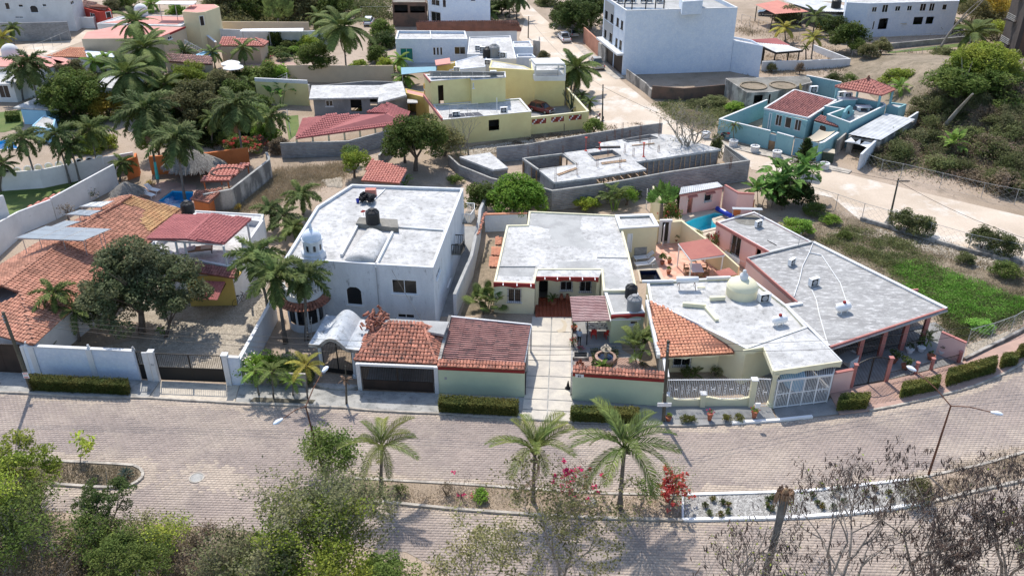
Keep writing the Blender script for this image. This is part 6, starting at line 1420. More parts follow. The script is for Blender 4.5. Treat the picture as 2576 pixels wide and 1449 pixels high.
person(G(11,505,595,.15),'person in pale blue top and dark trousers under the striped pergola',2.6,'shirt_pale')
# CREAM HOUSE WITH DOME
Z4=3.3
p4=GL(6,Z4,-270,838,500,800,790,1022,1198,1428)+GL(9,Z4,560,182,500,38,372,54)+GL(11,Z4,1190,148)
ch=bldg('cream_house','cream house with white flat roof, small dome and clay tiled corner',Qc,GL(6,Z4,-270,838,500,800,790,1022,940,1185,480,1345)+[G(11,2060,560,Z4),G(11,1225,155,Z4)],Z4,Qm,Qe,par=.15,coping=(Qa,.05,.02))
# front roof apron with chamfered corner over porch and car port
MB().prism(GL(6,Z4,940,1188,1205,1432)+GL(9,Z4,560,184,500,36,372,56)+GL(6,Z4,482,1347),Z4-.2,Z4-.02).bd('front_slab',Qe,ch)
fp=GL(9,Z4,980,124,560,184,500,36,372,56)
for a,b in zip(fp[:-1],fp[1:]):fascia(ch,b+V3((0,-.03,.05)),a+V3((0,-.03,.05)),.38,Qm)
a,b=fp[0],G(6,790,1022,Z4);MB().bar(a+V3((.04,0,-.1)),b+V3((.04,0,-.1)),.1,.3).bd('side_fascia',Qa,ch)
# clay tile corner
tq=[G(11,1325,712,2.55),G(11,2075,668,2.55)];tt_=G(11,1215,155,Z4+.35)
tiled(ch,[tq[0],tq[1],G(11,2075,560,2.95),tt_],Yd,.27,.36,cap=300)
MB().bar(tt_+UP(.05),G(11,2075,556,3.0),.18,.3).bd('roof_edge',Qa,ch);MB().bar(G(11,1190,150,Z4),G(11,1310,705,2.6),.25,.35).bd('gable_edge',Qa,ch)
fascia(ch,tq[0]+V3((.1,.1,-.02)),tq[1]+V3((0,.1,-.02)),.2,Qm)
fa,fb=G(9,-10,215,0),G(9,340,208,0);fy=G(9,200,212,0).y+.5;fa=V3((fa.x-.9,fy,0));fb=V3((fb.x,fy,0))
ops=[]
for kind,xl,yb_,xr,yt in((Xj,11,1440,800,1640,712),)[0:1]and[(Xj,1450,800,1640,715)]:
 u,v=onwall(fa,fb,11,xl,yb_),onwall(fa,fb,11,xr,yt);ops.append((max(.2,u[0]),v[0],u[1],min(2.3,v[1]),kind))
q=MB();wallrun(q,fa,fb,fa+V3((0,.18,0)),fb+V3((0,.18,0)),0,2.5,[o[:4]for o in ops]);q.bd('front_wall',Qm,ch)
for o in ops:fit_op(ch,o[4],fa,V3((1,0,0)),V3((0,1,0)),o[0],o[1],max(.5,o[2]),o[3],.18)
c=G(9,540,400,0);m=MB().lathe([(.32,0),(.32,.15),(.24,.25),(.28,.35),(.2,.42),(.18,2.7),(.26,2.8),(.28,3.05)],c,14);m.bd('column',Qm,ch)
MB().bar(G(9,345,215,0)+V3((0,1.0,1.5)),G(9,520,210,0)+V3((0,1.4,1.5)),.15,3.0).bd('porch_rear_wall','interior_shade',ch);MB().box(G(9,350,215,0)+V3((0,.4,1.4)),(.25,1.2,2.8)).bd('porch_side_wall',Qm,ch)  # rear wall coloured near-black to stand for the porch shade
sheet('front_garden',9,.03,'dirt',-30,380,520,390,520,200,0,190);sheet('car_port_floor',9,.035,Xi,540,410,890,372,930,150,500,180)
# dome
c=G(6,442,935,Z4-.15);do=thg('roof_dome','cream lantern dome with white finial on the cream house roof','dome',c)
MB().lathe([(1.28,0),(1.27,.75),(1.3,.8)]+[(1.27*math.cos(i*math.pi/2/9),.82+.72*math.sin(i*math.pi/2/9))for i in rg(9)],c,28).bd('drum',Qm,do,smooth=True)
MB().lathe([(.5,1.4),(.34,1.5),(.36,1.8),(.3,1.95),(.12,2.1),(.16,2.2),(.12,2.32),(.001,2.36)],c,16).bd('finial',Qa,do,smooth=True)
gas_tank(G(6,725,1165,Z4-.15),'white gas cylinder with red cap on the cream house roof',.3,.95);ac_unit(6,612,990,Z4-.15,'air conditioner beside the cream dome',.25,1.15)
MB().bar(G(6,205,965,Z4+.1),G(6,320,960,Z4+.1),.25,.3).bd(Xg,Qm,ch);MB().bar(G(6,175,1030,Z4+.05),G(6,260,1130,Z4-.02),.3,.2).bd(Xg,Qm,ch);MB().bar(G(6,0,1010,Z4),G(6,175,1025,Z4),.25,.4).bd(Xg,Qm,ch);MB().bar(G(6,110,882,Z4),G(6,170,880,Z4),.1,.1).bd(Xg,Qm,ch)
m=MB().bar(G(12,350,1395,Z4+.12),G(12,740,1388,Z4+.12),.2,.2);m.bar(G(12,1160,1352,Z4+.12),G(12,1460,1342,Z4+.12),.2,.2);m.bd('roof_kerb',Qa,ch)
c=G(6,30,880,Z4);wt=thg('solar_water_heater','white horizontal water heater drum on a rusty frame','water heater',c);o=MB().tube([c+V3((-.9,0,.75)),c+V3((.9,0,.75))],.26,16).bd('drum',Xp,wt,smooth=True)
m=MB();[m.bar(c+V3((x,y,-.1)),c+V3((x*.9,0,.6)),.04)for x in(-.7,.7)for y in(-.4,.5)];m.bd('frame','rust',wt)
# ornate white fence
def ornate(rt,A,B,z0,z1,sp=.13,posts=True):
 A,B=V3(A),V3(B);L=(B-A).length;d=(B-A)/L;m=MB();U=lambda s,z:V3((*(A+d*s).xy,z));n=int(L/sp)
 for i in rg(n+1):m.bar(U(L*i/n,z0),U(L*i/n,z1+.1),.024)
 m.bd('bars',Qg,rt)['kind']=Qt;m=MB();m.bar(U(0,z1),U(L,z1),.05);m.bar(U(0,z0),U(L,z0),.04);m.bd('rail',Qg,rt)
 zc=(z0+z1)/2;k=int(L/.42)
 for i in rg(k):
  s=(i+.5)*L/k;m=MB()
  if i%3==1:m.bar(U(s-.13,zc-.2),U(s-.13,zc+.2),.035);m.bar(U(s+.13,zc-.2),U(s+.13,zc+.2),.035);m.bar(U(s-.13,zc),U(s+.13,zc),.035)
  else:
   for q in(-.28,.0,.28):m.tube([U(s+.09*math.cos(a),zc+q+.1*math.sin(a))-V3((0,.02,0))for a in[j*math.pi/4 for j in rg(9)]],.014,4)
  m.bd('scrollwork',Qg,rt)
fn=thg('ornate_fence','white ornamental iron fence on a wavy cream wall','fence',G(9,150,395,0));A,B=G(8,2000,405,0),G(9,415,402,0);L=(B-A).length;d=(B-A)/L
ornate(fn,A+UP(0),B,.75,2.45)
m=MB();N=40;vs=[]
for i in rg(N+1):
 s=i/N;p=A+d*L*s;z=.95-.28*abs(math.sin(math.pi*s*2))if True else 1;vs+=[(p.x,p.y-.1,0),(p.x,p.y+.1,0),(p.x,p.y-.1,z),(p.x,p.y+.1,z)]
fs=[]
for i in rg(N):a=4*i;b=a+4;fs+=[[a,b,b+2,a+2],[b+1,a+1,a+3,b+3],[a+2,b+2,b+3,a+3]]
m.add(vs,fs).bd('wavy_wall',Qm,fn)
for s,h in((.43,1.25),(0.0,1.2),(1.0,2.5)):p=A+d*L*s;MB().box(p+V3((0,-.08,h/2)),(.38,.38,h)).bd('pillar',Qm,fn);MB().box(p+V3((0,-.08,h+.04)),(.48,.48,.08)).bd('pillar_cap',Qa,fn)
pgt=thg('pedestrian_gate','white ornamental pedestrian gate with letter box','gate',G(9,465,395,0));ornate(pgt,G(9,430,400,0),G(9,515,405,0),.15,2.5,.11);MB().box(G(9,462,390,1.75)-V3((0,.1,0)),(.35,.12,.4)).bd('letter_box',Qg,pgt)
cg=thg('garage_cage','white barred garage cage gate bulging onto the apron','gate',G(9,730,395,0));a,b,e,f=G(9,562,412,.06),G(9,888,374,.06),G(9,905,330,.06),G(9,530,392,.06)
ornate(cg,a,b,.12,2.45,.12);ornate(cg,f,a,.12,2.45,.12);ornate(cg,b,e,.12,2.45,.12)
m=MB();dd=(b-a)
for t in(0,.25,.5,.75,1):m.bar(a+dd*t,a+dd*t+UP(2.5),.08)
m.bar(a+UP(1.25),b+UP(1.25),.06);m.bar(a+UP(.08),b+UP(.08),.07);m.bar(a+UP(2.5),b+UP(2.5),.08);m.bd('frame',Qg,cg);m=MB()
for i in rg(26):t=i/25;q=a.lerp(b,t)+UP(2.5);m.bar(q,f.lerp(e,t)+V3((0,.4,3.0)),.024)
m.bd('canopy_bars',Qg,cg)['kind']=Qt
cc_=thg('covered_car','car under a blue cover behind the white garage cage','car',G(9,700,290,.06));m=MB();m.lathe([(.9,0),(.9,.8),(.75,.95),(.55,1.4),(.001,1.45)],(0,0,0),12);o=m.bd('cover',Yc,None,smooth=True);o.parent=cc_;o.scale=(.95,1.9,1);o.location.y=1.2
lwall(Xc,'dark weathered wall between fountain garden and cream house',[G(11,1175,350,0),G(11,1300,740,0),G(11,1370,1180,0)],[2.6,2.5,2.4],Qp,.3,cop=(Qa,.05,.0))
# PINK HOUSE WITH PORCH
Z5=3.1
ph=bldg('pink_house','long pink house with grey flat roof and deep barred porch',Qc,GL(6,Z5,482,668,985,537,1600,850,1150,1000,860,998,835,975),Z5-.26,'pink_wall',None)
MB().prism(GL(6,Z5,482,668,985,537,1992,1042,1112,1332,790,1024,862,1000),Z5-.25,Z5-.08).bd('roof','roof_grey',ph)
MB().bar(G(6,1112,1335,Z5-.1),G(6,1992,1044,Z5-.1),.14,.24).bd('fascia',Qu,ph);MB().bar(G(6,1114,1345,Z5-.2)-V3((0,.12,0)),G(6,1992,1052,Z5-.2)-V3((0,.12,0)),.12,.1).bd('gutter',Qk,ph)
MB().bar(G(6,985,540,Z5+.02),G(6,1990,1040,Z5+.02),.3,.14).bd('roof_kerb',Qa,ph);MB().bar(G(6,484,668,Z5+.03),G(6,862,998,Z5+.03),.12,.3).bd('red_coping',Qu,ph);MB().bar(G(6,488,662,Z5+.05),G(6,985,537,Z5+.05),.14,.14).bd('roof_kerb',Qz,ph)
MB().box(G(6,835,1012,Z5),(1.6,.35,.2),.3).bd('roof_kerb',Qa,ph);MB().bar(G(6,790,1028,Z5-.05),G(6,1105,1325,Z5-.05),.2,.16).bd('roof_kerb',Qa,ph)
m=MB()
for pts in((984,545,955,620,905,720,880,830,840,950),(960,620,1050,640,1110,730,1190,850,1240,1000),(975,900,1010,980,1030,1080,1075,1240,1100,1320)):m.tube([G(6,pts[i],pts[i+1],Z5-.02)for i in rg(0,len(pts),2)],.045,5)
m.bd('roof_pipes',Qa,ph)
f=GL(6,0,1120,1400,1900,1170)
col=[G(6,x,y,Z5-.3)for x,y in((1385,1262),(1560,1205),(1725,1150),(1885,1096))]
for q in col:MB().box((q.x-.1,q.y+.35,1.4),(.32,.32,2.8)).bd('column',Qu,ph)
a,b=col[0]+V3((-2.4,.2,0)),col[-1]+V3((0,.35,0));m=MB();L=(b-a).length
for i in rg(int(L/.16)):q=a.lerp(b,i*.16/L);m.bar((q.x,q.y,.1),(q.x,q.y,2.8),.025)
for z in(.4,1.5,2.7):m.bar((a.x,a.y,z),(b.x,b.y,z),.04)
m.bd('porch_grille',Qh,ph)['kind']=Qt
MB().bar(V3((a.x+.5,a.y+5.5,1.4)),V3((b.x+.6,b.y+4.0,1.4)),.15,2.8).bd('porch_rear_wall',Qu,ph)
sheet('porch_floor',9,.03,Xi,905,320,1730,125,1750,20,1560,-120,900,20)
gas_tank(G(6,1205,1070,Z5-.1),'white gas cylinder with red cap on the grey roof of the pink house',.4,1.0)
ac_unit(6,985,870,Z5-.1,'air conditioner in the middle of the grey roof',.45,1.1);ac_unit(6,820,715,Z5-.1,'air conditioner at the upper left of the large grey roof',.75,.95)
p2=bldg('pink_wing','narrow pink wing with grey roof beside the turquoise pool',Qc,GL(6,2.9,256,392,540,312,955,528,985,540,655,616),2.9,'pink_wall','roof_grey',par=.08,ops=((Xj,12,1450,1030,1608,815),(Qs,12,1765,1085,1850,985)),coping=(Qa,.05,.0))
MB().bar(G(6,258,394,2.95)-V3((.08,.05,0)),G(6,655,618,2.95)-V3((.08,.05,0)),.14,.3).bd('fascia',Qu,p2)
ac_unit(6,570,425,2.85,'air conditioner beside the round stain on the narrow grey roof',.6,.95);dish(G(6,870,580,3.0),'grey mesh satellite dish where the two grey roofs meet',r=.8,tilt=62,az=150,pole=.8,wire=True)
c=G(6,490,370,2.84);MB().lathe([(.001,.004),(1.3,.004)],c,22).bd('roof_stain','roof_old',p2)
m=MB();[m.bar(c+V3((x,.9,0)),c+V3((x,.9,.8)),.05)for x in(-1.3,1.3)];m.bar(c+V3((-1.4,.9,.8)),c+V3((1.5,.7,.8)),.5,.05);tag(m.bd('roof_stand',Qk,None,o=c),'empty metal stand over the round roof stain','stand')
# court, pool house and coloured walls
sheet('pool_court',12,.045,'beige_floor',780,545,1400,480,1700,640,1300,900,1000,850,700,660,holes=(POOL_A,))
sheet('patio',12,.03,'pink_tile_floor',495,930,830,900,1080,1000,1560,1100,1560,1380,620,1380,480,1050,holes=());sheet('patio_border',12,.033,'beige_floor',205,1050,480,1040,640,1390,330,1400,holes=(SPA,))
bh=bldg('pool_house','pink pool house with corrugated roof and two doors',Qc,GL(12,2.5,830,300,1362,200,1280,150,850,215),2.5,'pink_wall',None,ops=((Qs,12,910,535,992,330),(Xj,12,1125,395,1225,285)))
ribbed(bh,[G(12,815,305,2.55),G(12,1368,204,2.55),G(12,1300,145,2.75),G(12,840,212,2.75)],'metal_sheet',.25,.05);MB().bar(G(12,820,312,2.42)-V3((0,.1,0)),G(12,1368,212,2.42)-V3((0,.1,0)),.12,.2).bd('fascia',Qu,bh)
for x0,y0,x1,y1 in((925,322,1045,300),(1150,282,1265,258)):ribbed(bh,[G(12,x0,y0+8,2.0)-V3((0,.5,0)),G(12,x1,y1+8,2.0)-V3((0,.5,0)),G(12,x1-10,y1-15,2.2),G(12,x0-10,y0-15,2.2)],Xf,.12,.03,pname='door_awning')
lwall('court_wall','pink court wall with red coping beside the blue pool cover',[G(12,1355,470,0),G(12,1520,560,0),G(12,1720,560,0)],[2.6,2.5,2.4],'pink_wall',.2,cop=(Qu,.14,.03));lwall('court_wall','low brick red wall corner by the pool cover',[G(12,1490,570,0),G(12,1620,555,0),G(12,1740,470,0)],1.0,'orange_wall',.2)
pc=thg('pool_cover_roller','rolled blue and white pool cover beside the turquoise pool','pool cover',G(12,1380,530,.1));a,b=G(12,1290,475,.5),G(12,1480,580,.5);MB().tube([a,b],.26,14).bd('cover_roll','tarp_blue',pc,smooth=True);MB().tube([a-(b-a).normalized()*.05+UP(.1),a.lerp(b,.6)+UP(.17)],.14,10).bd('cover_sheet',Xp,pc);[MB().bar(q-UP(.45),q,.08).bd('stand',Qk,pc)for q in(a,b)]
lwall('court_wall','pale yellow wall with vine between pool court and tiled patio',[G(12,460,520,0),G(12,560,660,0)],[3.0,2.6],'pale_yellow',.2);lwall('court_wall','pale yellow wall with white door frame facing the tiled patio',[G(12,690,915,0),G(12,820,905,0),G(12,1050,1075,0),G(12,1250,1210,0),G(12,1540,1400,0)],[2.4,2.4,2.3,2.2,1.6],'pale_yellow',.18)
dw=thg('doorway','open white doorway leading from the tiled patio','doorway',G(12,625,915,0));a,b=G(12,562,915,0),G(12,682,912,0);[MB().box(q+UP(1.2),(.28,.22,2.4)).bd('jamb',Qa,dw)for q in(a,b)];MB().bar(a+V3((-.14,0,2.5)),b+V3((.14,0,2.5)),.24,.22).bd('lintel',Qa,dw);MB().box(a+V3((.3,-.4,1.15)),(.05,.8,2.2),-.3).bd('door',Qg,dw);MB().bar(a+V3((.2,.5,1.2)),b+V3((0,.5,1.2)),.05,2.4).bd('shade_backing','interior_shade',dw);MB().box(G(12,525,900,0)+UP(1.2),(.6,.18,2.4)).bd('side_wall','pale_yellow',dw)  # dark sheet behind the doorway paints the shade within
cp=thg('pergola','coral ribbed pergola on white posts over the patio dining set','pergola',G(12,1100,1200,.03));cr=[G(12,960,1120,2.5),G(12,1385,1060,2.5),G(12,1170,858,2.5),G(12,805,915,2.5)];ribbed(cp,cr,Xf,.2,.06,joint=5,along=False)
m=MB();[m.bar(u-UP(.1),v-UP(.1),.09,.12)for u,v in zip(cr,cr[1:]+cr[:1])];m.bd('beam',Qg,cp);[MB().bar((q.x+dx,q.y+dy,.03),(q.x+dx,q.y+dy,2.4),.11).bd(Qo,Qg,cp)for q,dx,dy in((cr[0],.1,.1),(cr[1],-.1,.1),(cr[3],.1,-.1),(cr[2],0,-.1))]
c2_=thg('awning','small coral ribbed awning near the cream dome','awning',G(12,1400,1300,1.9));ribbed(c2_,[G(12,1330,1340,1.9),G(12,1550,1310,1.9),G(12,1440,1225,2.0),G(12,1265,1270,2.0)],Xf,.2,.05,joint=4,along=False)
c=G(12,1030,1330,.03)+V3((0,.3,0));dt=thg('dining_table','glass dining table with flowers under the coral pergola','table',c);MB().box(c+UP(.74),(1.1,1.7,.04)).bd('tabletop','cloth_white',dt);[MB().bar(c+V3((x,y,0)),c+V3((x,y,.72)),.07).bd('leg','wood',dt)for x in(-.4,.4)for y in(-.7,.7)]
for i,(dx,dy,rz,w)in en(((-.85,-.45,1.57,'front left'),(-.85,.45,1.57,'rear left'),(.85,-.45,-1.57,'front right'),(.85,.45,-1.57,'rear right'),(0,1.15,0,'far end'),(.1,-1.15,3.14,'near end'))):chair(c+V3((dx,dy,0)),f'brown wicker chair at the {w} of the patio dining table','wood',rz,'arm','chairs round the patio dining table')
lounger(12,360,1120,.04,'white sun lounger farther from the navy spa',.2);lounger(12,375,1200,.04,'white sun lounger nearer the navy spa',.2)
for x,y,lb,h in((600,1180,'tall cactus-like plant in clay pot on the tiled patio',.8),(680,1300,'low plant in clay pot on the tiled patio',.45),(690,1160,'small clay pot with dry stems on the tiled patio',.3),(770,900,'leafy pot plant against the pale yellow wall',.6),(420,1040,'bushy pot plant by the annex door',.7),(340,1060,'small pot plant beside the annex door',.4)):pot_plant(12,x,y,lb,.22,.36,L=h,z=.04,mat=Qf if h>.5 else Qb)
ld=thg('laundry','white striped sheet hanging on the line by the pink wing','laundry',G(12,1480,1200,0));a,b=G(12,1385,1000,2.0),G(12,1580,1120,2.0);m=MB();N=24;vs=[]
for i in rg(N+1):q=a.lerp(b,i/N);w=.06*math.sin(i*1.7);vs+=[(q.x,q.y+w*.3,q.z),(q.x+w,q.y+w*2,q.z-1.5)]
m.add(vs,[[2*i,2*i+2,2*i+3,2*i+1]for i in rg(N)]).bd('sheet','cloth_white',ld);MB().tube([a+(a-b).normalized()*1.2,b+(b-a).normalized()*.6],.012,4).bd('line',Qk,ld)
bush(12,1250,1000,.75,'red bougainvillea climbing at the corner of the pink wing',Qb,h=2.4,n=700,flower=Xv,fn=420,wide=.8);bush(12,1190,890,.5,'dark bougainvillea by the pool edge',Qf,h=1.1,n=500,flower='flower_pink',fn=160)
bush(12,700,650,1.3,'green vine with red flowers over the pale yellow wall',Qb,h=2.6,n=1800,flower=Xv,fn=120,var=3);bush(12,1050,830,.6,'spiky green plants at the near pool corner',Qb,h=.9,n=600);bush(12,1420,1150,.55,'green shrub beside the hanging laundry',Qf,h=1.6,n=800)
# front of the pink house
gate('arched black iron gate between two pink posts',G(9,1035,290),G(9,1245,252),2.0,solid=.02,sp=.12,arch=.45,z=.14)
pillar('slim pink post left of the arched gate',9,1038,292,2.2,.2,Qu,z=.0);pillar('slim pink post right of the arched gate',9,1252,255,2.3,.24,Qu);lwall('street_wall','short pale pink wall between garage cage and arched gate',[G(9,905,325),G(9,1022,302)],1.9,'pink_wall',.2,cop=(Qu,.1,.03))
lf=thg('iron_railing','low black railing with pink posts along the brick pavement','railing',G(9,1480,190,0));pts=[G(9,x,y,0)for x,y in((1260,252),(1435,208),(1530,182),(1700,138))]
for a,b in zip(pts[:-1],pts[1:]):
 m=MB();L=(b-a).length;n=int(L/.14)
 for i in rg(n):q=a.lerp(b,i/n);m.bar(q,q+UP(.95),.02)
 m.bar(a+UP(.9),b+UP(.9),.035);m.bar(a+UP(.12),b+UP(.12),.035);m.bd('bars',Qh,lf)['kind']=Qt
for q in pts[1:]:MB().tube([q,q+UP(1.15)],.14,12).bd(Qo,Qu,lf);MB().lathe([(.17,0),(.17,.06),(.001,.1)],q+UP(1.15),12).bd('post_cap',Qu,lf)
lwall(Xc,'pale pink end wall with red coping beside the weedy lot',[G(9,1715,135),G(6,1955,1220,2.0)],[1.9,2.0],'pink_wall',.2,cop=(Qu,.1,.02))
dg_=thg('dog_house','white wooden crate house behind the porch grille','crate',G(6,1270,1420,0));MB().box(G(6,1270,1420,.5),(.9,.9,1.0),.4).bd('box',Qg,dg_);MB().prism([G(6,1130,1420,1.1),G(6,1250,1448,1.1),G(6,1340,1390,1.1),G(6,1250,1350,1.1)],1.0,1.06).bd('lid',Xi,dg_)
for x,y,lb,s,pt_ in((1470,60,'plant in large white pot behind the railing',.7,Xp),(1600,80,'plant in white bowl near the pink end wall',.6,Xp),(1370,170,'bushy red-leaved plant behind the first railing bay',.8,'pot_clay'),(1400,70,'fern in white pot on the pink porch',.5,Xp),(1300,130,'dark leafy plant just right of the arched gate',.8,'pot_clay'),(1530,110,'low spiky plant behind the middle railing post',.4,'pot_clay')):pot_plant(9,x,y,lb,.3,.4,L=s,z=.04,pot=pt_,mat=Qf)
clump(9,1500,30,1.0,'palm-like plant at the end of the pink porch',Xb,Qd,14,h=.8,stems=3,spread=.2,seed=8)
# CONCRETE FRAME UNDER CONSTRUCTION
def blocks_on(rt,A,B,h,z0=0.0,a=.40,b=.20,mat='block',out=1,proud=.012):
 A=V3((A[0],A[1],0));B=V3((B[0],B[1],0));L=(B-A).length;d=(B-A)/L;n=V3((d.y,-d.x,0))*out;V=[];F=[];rows=int(h/b)
 for r in rg(rows):
  off=(r%2)*a/2
  s=-off
  while s<L:
   s0,s1=max(0,s)+.008,min(L,s+a)-.008;s+=a
   if s1-s0<.05:continue
   z_0,z_1=z0+r*b+.008,z0+(r+1)*b-.008;k=len(V);p=proud+random.uniform(-.004,.004)
   for(u,z)in((s0,z_0),(s1,z_0),(s1,z_1),(s0,z_1)):q=A+d*u+n*p;V.append((q.x,q.y,z))
   for(u,z)in((s0,z_0),(s1,z_0),(s1,z_1),(s0,z_1)):q=A+d*u-n*.005;V.append((q.x,q.y,z))
   F+=[[k,k+1,k+2,k+3],[k+3,k+2,k+6,k+7],[k,k+4,k+5,k+1]]
 o=bpy.data.objects.new('block_courses',raw('block_courses',[(v[0]-org(rt).x,v[1]-org(rt).y,v[2]-org(rt).z)for v in V],F,mat));C.objects.link(o);o.parent=rt;o['kind']=Qt
 return o
def blockwall(label,pts,h,cop=True,faces=None,t=.2,mat='block_grey'):
 r=lwall('block_wall',label,pts,h,mat,t,cop=(Xd,.08,.01)if cop else None);hs=h if isinstance(h,(list,tuple))else[h]*len(pts)
 for i,(a,b)in en(zip(pts[:-1],pts[1:])):
  d=(V3(b)-V3(a));d.z=0;d.normalize();n=V3((d.y,-d.x,0))
  out=1 if n.dot(-V3((a[0],a[1],0)))>0 else-1;blocks_on(r,V3((a[0],a[1],0))+n*out*t/2,V3((b[0],b[1],0))+n*out*t/2,min(hs[i],hs[i+1])-.02,out=out)
 return r
blockwall('long grey block wall in front of the unfinished house',[G(13,745,590),G(13,815,612),G(13,1210,560),G(13,1700,470),G(13,2285,388)],[2.3,2.3,2.35,2.4,2.5])
blockwall('grey block wall behind the unfinished house towards the yellow house',[G(13,400,250),G(13,640,225),G(13,880,180),G(13,1480,80),G(13,1640,60)],1.9)
blockwall('stained grey block wall left of the unfinished house',[G(13,40,270),G(13,120,345),G(13,360,450),G(13,500,500),G(13,745,590)],[1.2,1.2,1.3,1.6,2.2]);blockwall('short block wall at the street end of the unfinished house',[G(13,2110,235),G(13,2285,388)],[2.0,2.45])
s_=bldg('site_shed','block shed with wedge-shaped concrete slab roof left of the unfinished house','shed',GL(13,1.8,122,203,350,172,482,285,372,300),1.65,'block_grey',None);MB().prism(GL(13,1.95,118,203,350,170,487,286,374,301),1.67,1.9).bd('roof_slab',Qe,s_)
P=ccw(GL(13,1.8,122,203,350,172,482,285,372,300))
for i in rg(4):
 a,b=P[i],P[(i+1)%4];d=(b-a).normalized()
 if V3((d.y,-d.x,0)).dot(-a)>0:blocks_on(s_,a,b,1.6)
ZC=2.75
un=thg('unfinished_house','unfinished block house with white concrete slabs and rebar',Qc,G(13,1150,330,0))
O_=GL(13,ZC,720,308,1008,262,905,176,1180,138,1180,100,1480,52,1600,32,1720,40,1900,95,2092,148,1450,244,1530,297,1160,357,832,398)
H1_=GL(13,ZC,1090,186,1272,160,1335,200,1142,236);H2_=GL(13,ZC,1352,80,1555,44,1612,66,1384,96)
m=MB();m.sheet(O_,ZC,[H1_,H2_]);m.sheet(O_,ZC-.22,[H1_,H2_])
for ring in(O_,H1_,H2_):
 for a,b in zip(ring,ring[1:]+ring[:1]):m.poly([V3((a.x,a.y,ZC)),V3((b.x,b.y,ZC)),V3((b.x,b.y,ZC-.22)),V3((a.x,a.y,ZC-.22))])
m.bd('roof_slab',Qe,un)
for ring in(H1_,H2_):
 for a,b in zip(ring,ring[1:]+ring[:1]):MB().bar(a+UP(-.1),b+UP(-.1),.1,.45).bd('opening_edge','block_grey',un)
ring=GL(13,ZC,597,216,898,180,1005,262,718,301)
for a,b in zip(ring,ring[1:]+ring[:1]):MB().bar(a-UP(.12),b-UP(.12),.22,.24).bd('ring_beam',Xd,un)
def unwall(*xy,h=ZC-.24,z=ZC,m_='block_grey'):
 p=GL(13,z,*xy)
 for a,b in zip(p[:-1],p[1:]):
  A=V3((a.x,a.y,0));B=V3((b.x,b.y,0));d=(B-A).normalized();n=V3((-d.y,d.x,0));n=n if n.y>0 else-n;A+=n*.25;B+=n*.25;MB().bar(A+UP(h/2),B+UP(h/2),.18,h).bd('block_wall',m_,un);blocks_on(un,A-n*.09,B-n*.09,h-.02,out=1 if V3((d.y,-d.x,0)).y<0 else-1)
unwall(832,398,1160,357);unwall(720,308,832,398);unwall(597,216,640,250);unwall(1450,244,2080,150,z=ZC);unwall(900,178,600,214)
for i in rg(11):t=i/10;q=G(13,1180+340*t,352-50*t,ZC)+V3((0,.5,0));MB().bar((q.x,q.y,0),(q.x,q.y,2.5),.12).bd('prop','wood',un)
for i in rg(16):t=i/15;q=G(13,1470+600*t,250-92*t,ZC)+V3((0,.25,0));MB().bar((q.x,q.y,0),(q.x+random.uniform(-.2,.2),q.y,2.5),.09).bd('prop','plank',un)
for q in[G(13,x,y,ZC-.3)for x,y in((600,235),(635,240),(700,298),(660,262),(880,200),(930,215),(780,200),(820,196))]:MB().bar((q.x,q.y,0),(q.x,q.y,2.4),.16).bd('prop','wood',un)
MB().bar(G(13,1165,362,ZC-.3),G(13,1535,302,ZC-.3),.08,.2).bd('formwork','rust',un)
def rebar(at,h,label,w=.16,mat='rust'):
 rt=thg('rebar_column',label,'rebar',at,'rebar columns rising from the unfinished house')
 m=MB()
 for x in(-w/2,w/2):
  for y in(-w/2,w/2):m.bar(V3(at)+V3((x,y,0)),V3(at)+V3((x,y,h)),.022)
 m.bd('rods',mat,rt);m=MB();k=int(h/.25)
 for i in rg(k):
  z=.15+i*.25;c=[V3(at)+V3((x,y,z))for x,y in((-w/2,-w/2),(w/2,-w/2),(w/2,w/2),(-w/2,w/2))]
  for a,b in zip(c,c[1:]+c[:1]):m.bar(a,b,.012)
 m.bd('stirrups',mat,rt);return rt
for i,(x,y,h,lb)in en(((843,390,1.9,'rebar column at the near corner of the concrete slab'),(1005,340,1.6,'rebar column beside the long orange plank'),(1090,130,1.5,'rebar column left of the red prop'),(1158,280,1.1,'rebar column between the two planks'),(1330,290,1.3,'rebar column at the right front of the slab'),(1240,200,1.0,'rebar column beside the larger slab opening'),(1365,180,1.3,'rebar column right of the larger slab opening'),(1430,205,1.2,'rebar column in front of the leaning red prop'),(1480,95,2.4,'rebar column beside the rear slab opening'),(1550,130,1.2,'rebar column right of the leaning red prop'),(1620,170,1.0,'rebar column by the leafless tree'),(1290,70,2.0,'rebar column on the rear slab edge'),(1345,60,2.1,'second rebar column on the rear slab edge'),(1625,50,2.6,'tall rebar column at the far slab corner'),(900,175,1.0,'rebar column at the corner of the open frame'))):rebar(G(13,x,y,ZC),h*.9,lb)
for i,(x,y,h,lb)in en(((635,222,2.3,'rebar column on the left rear block wall'),(720,210,2.4,'second rebar column on the rear block wall'),(1230,125,2.0,'rebar column on the rear wall near the road'),(1400,95,2.2,'rebar column on rear wall behind the slab'),(2160,300,2.2,'rebar column at the street end wall'))):rebar(G(13,x,y,1.9),h*.7,lb)
for x,y,x2,y2,lb in((1508,205,1512,100,'red steel prop standing on the rear slab'),(1072,160,1075,60,'thin red prop beside the rear wall'),(1177,150,1178,100,'short red prop by the dark plank')):
 b=G(13,x,y,ZC);t=atY(13,x2,y2,b.y);r=thg('steel_prop',lb,'prop',b);MB().tube([b,t],.07 if x==1508 else.04,6).bd('tube','red_wall',r);MB().box(t,(.3,.3,.03)).bd('head_plate','red_wall',r)
 MB().box(b+UP(.02),(.3,.3,.03)).bd('foot_plate','red_wall',r)
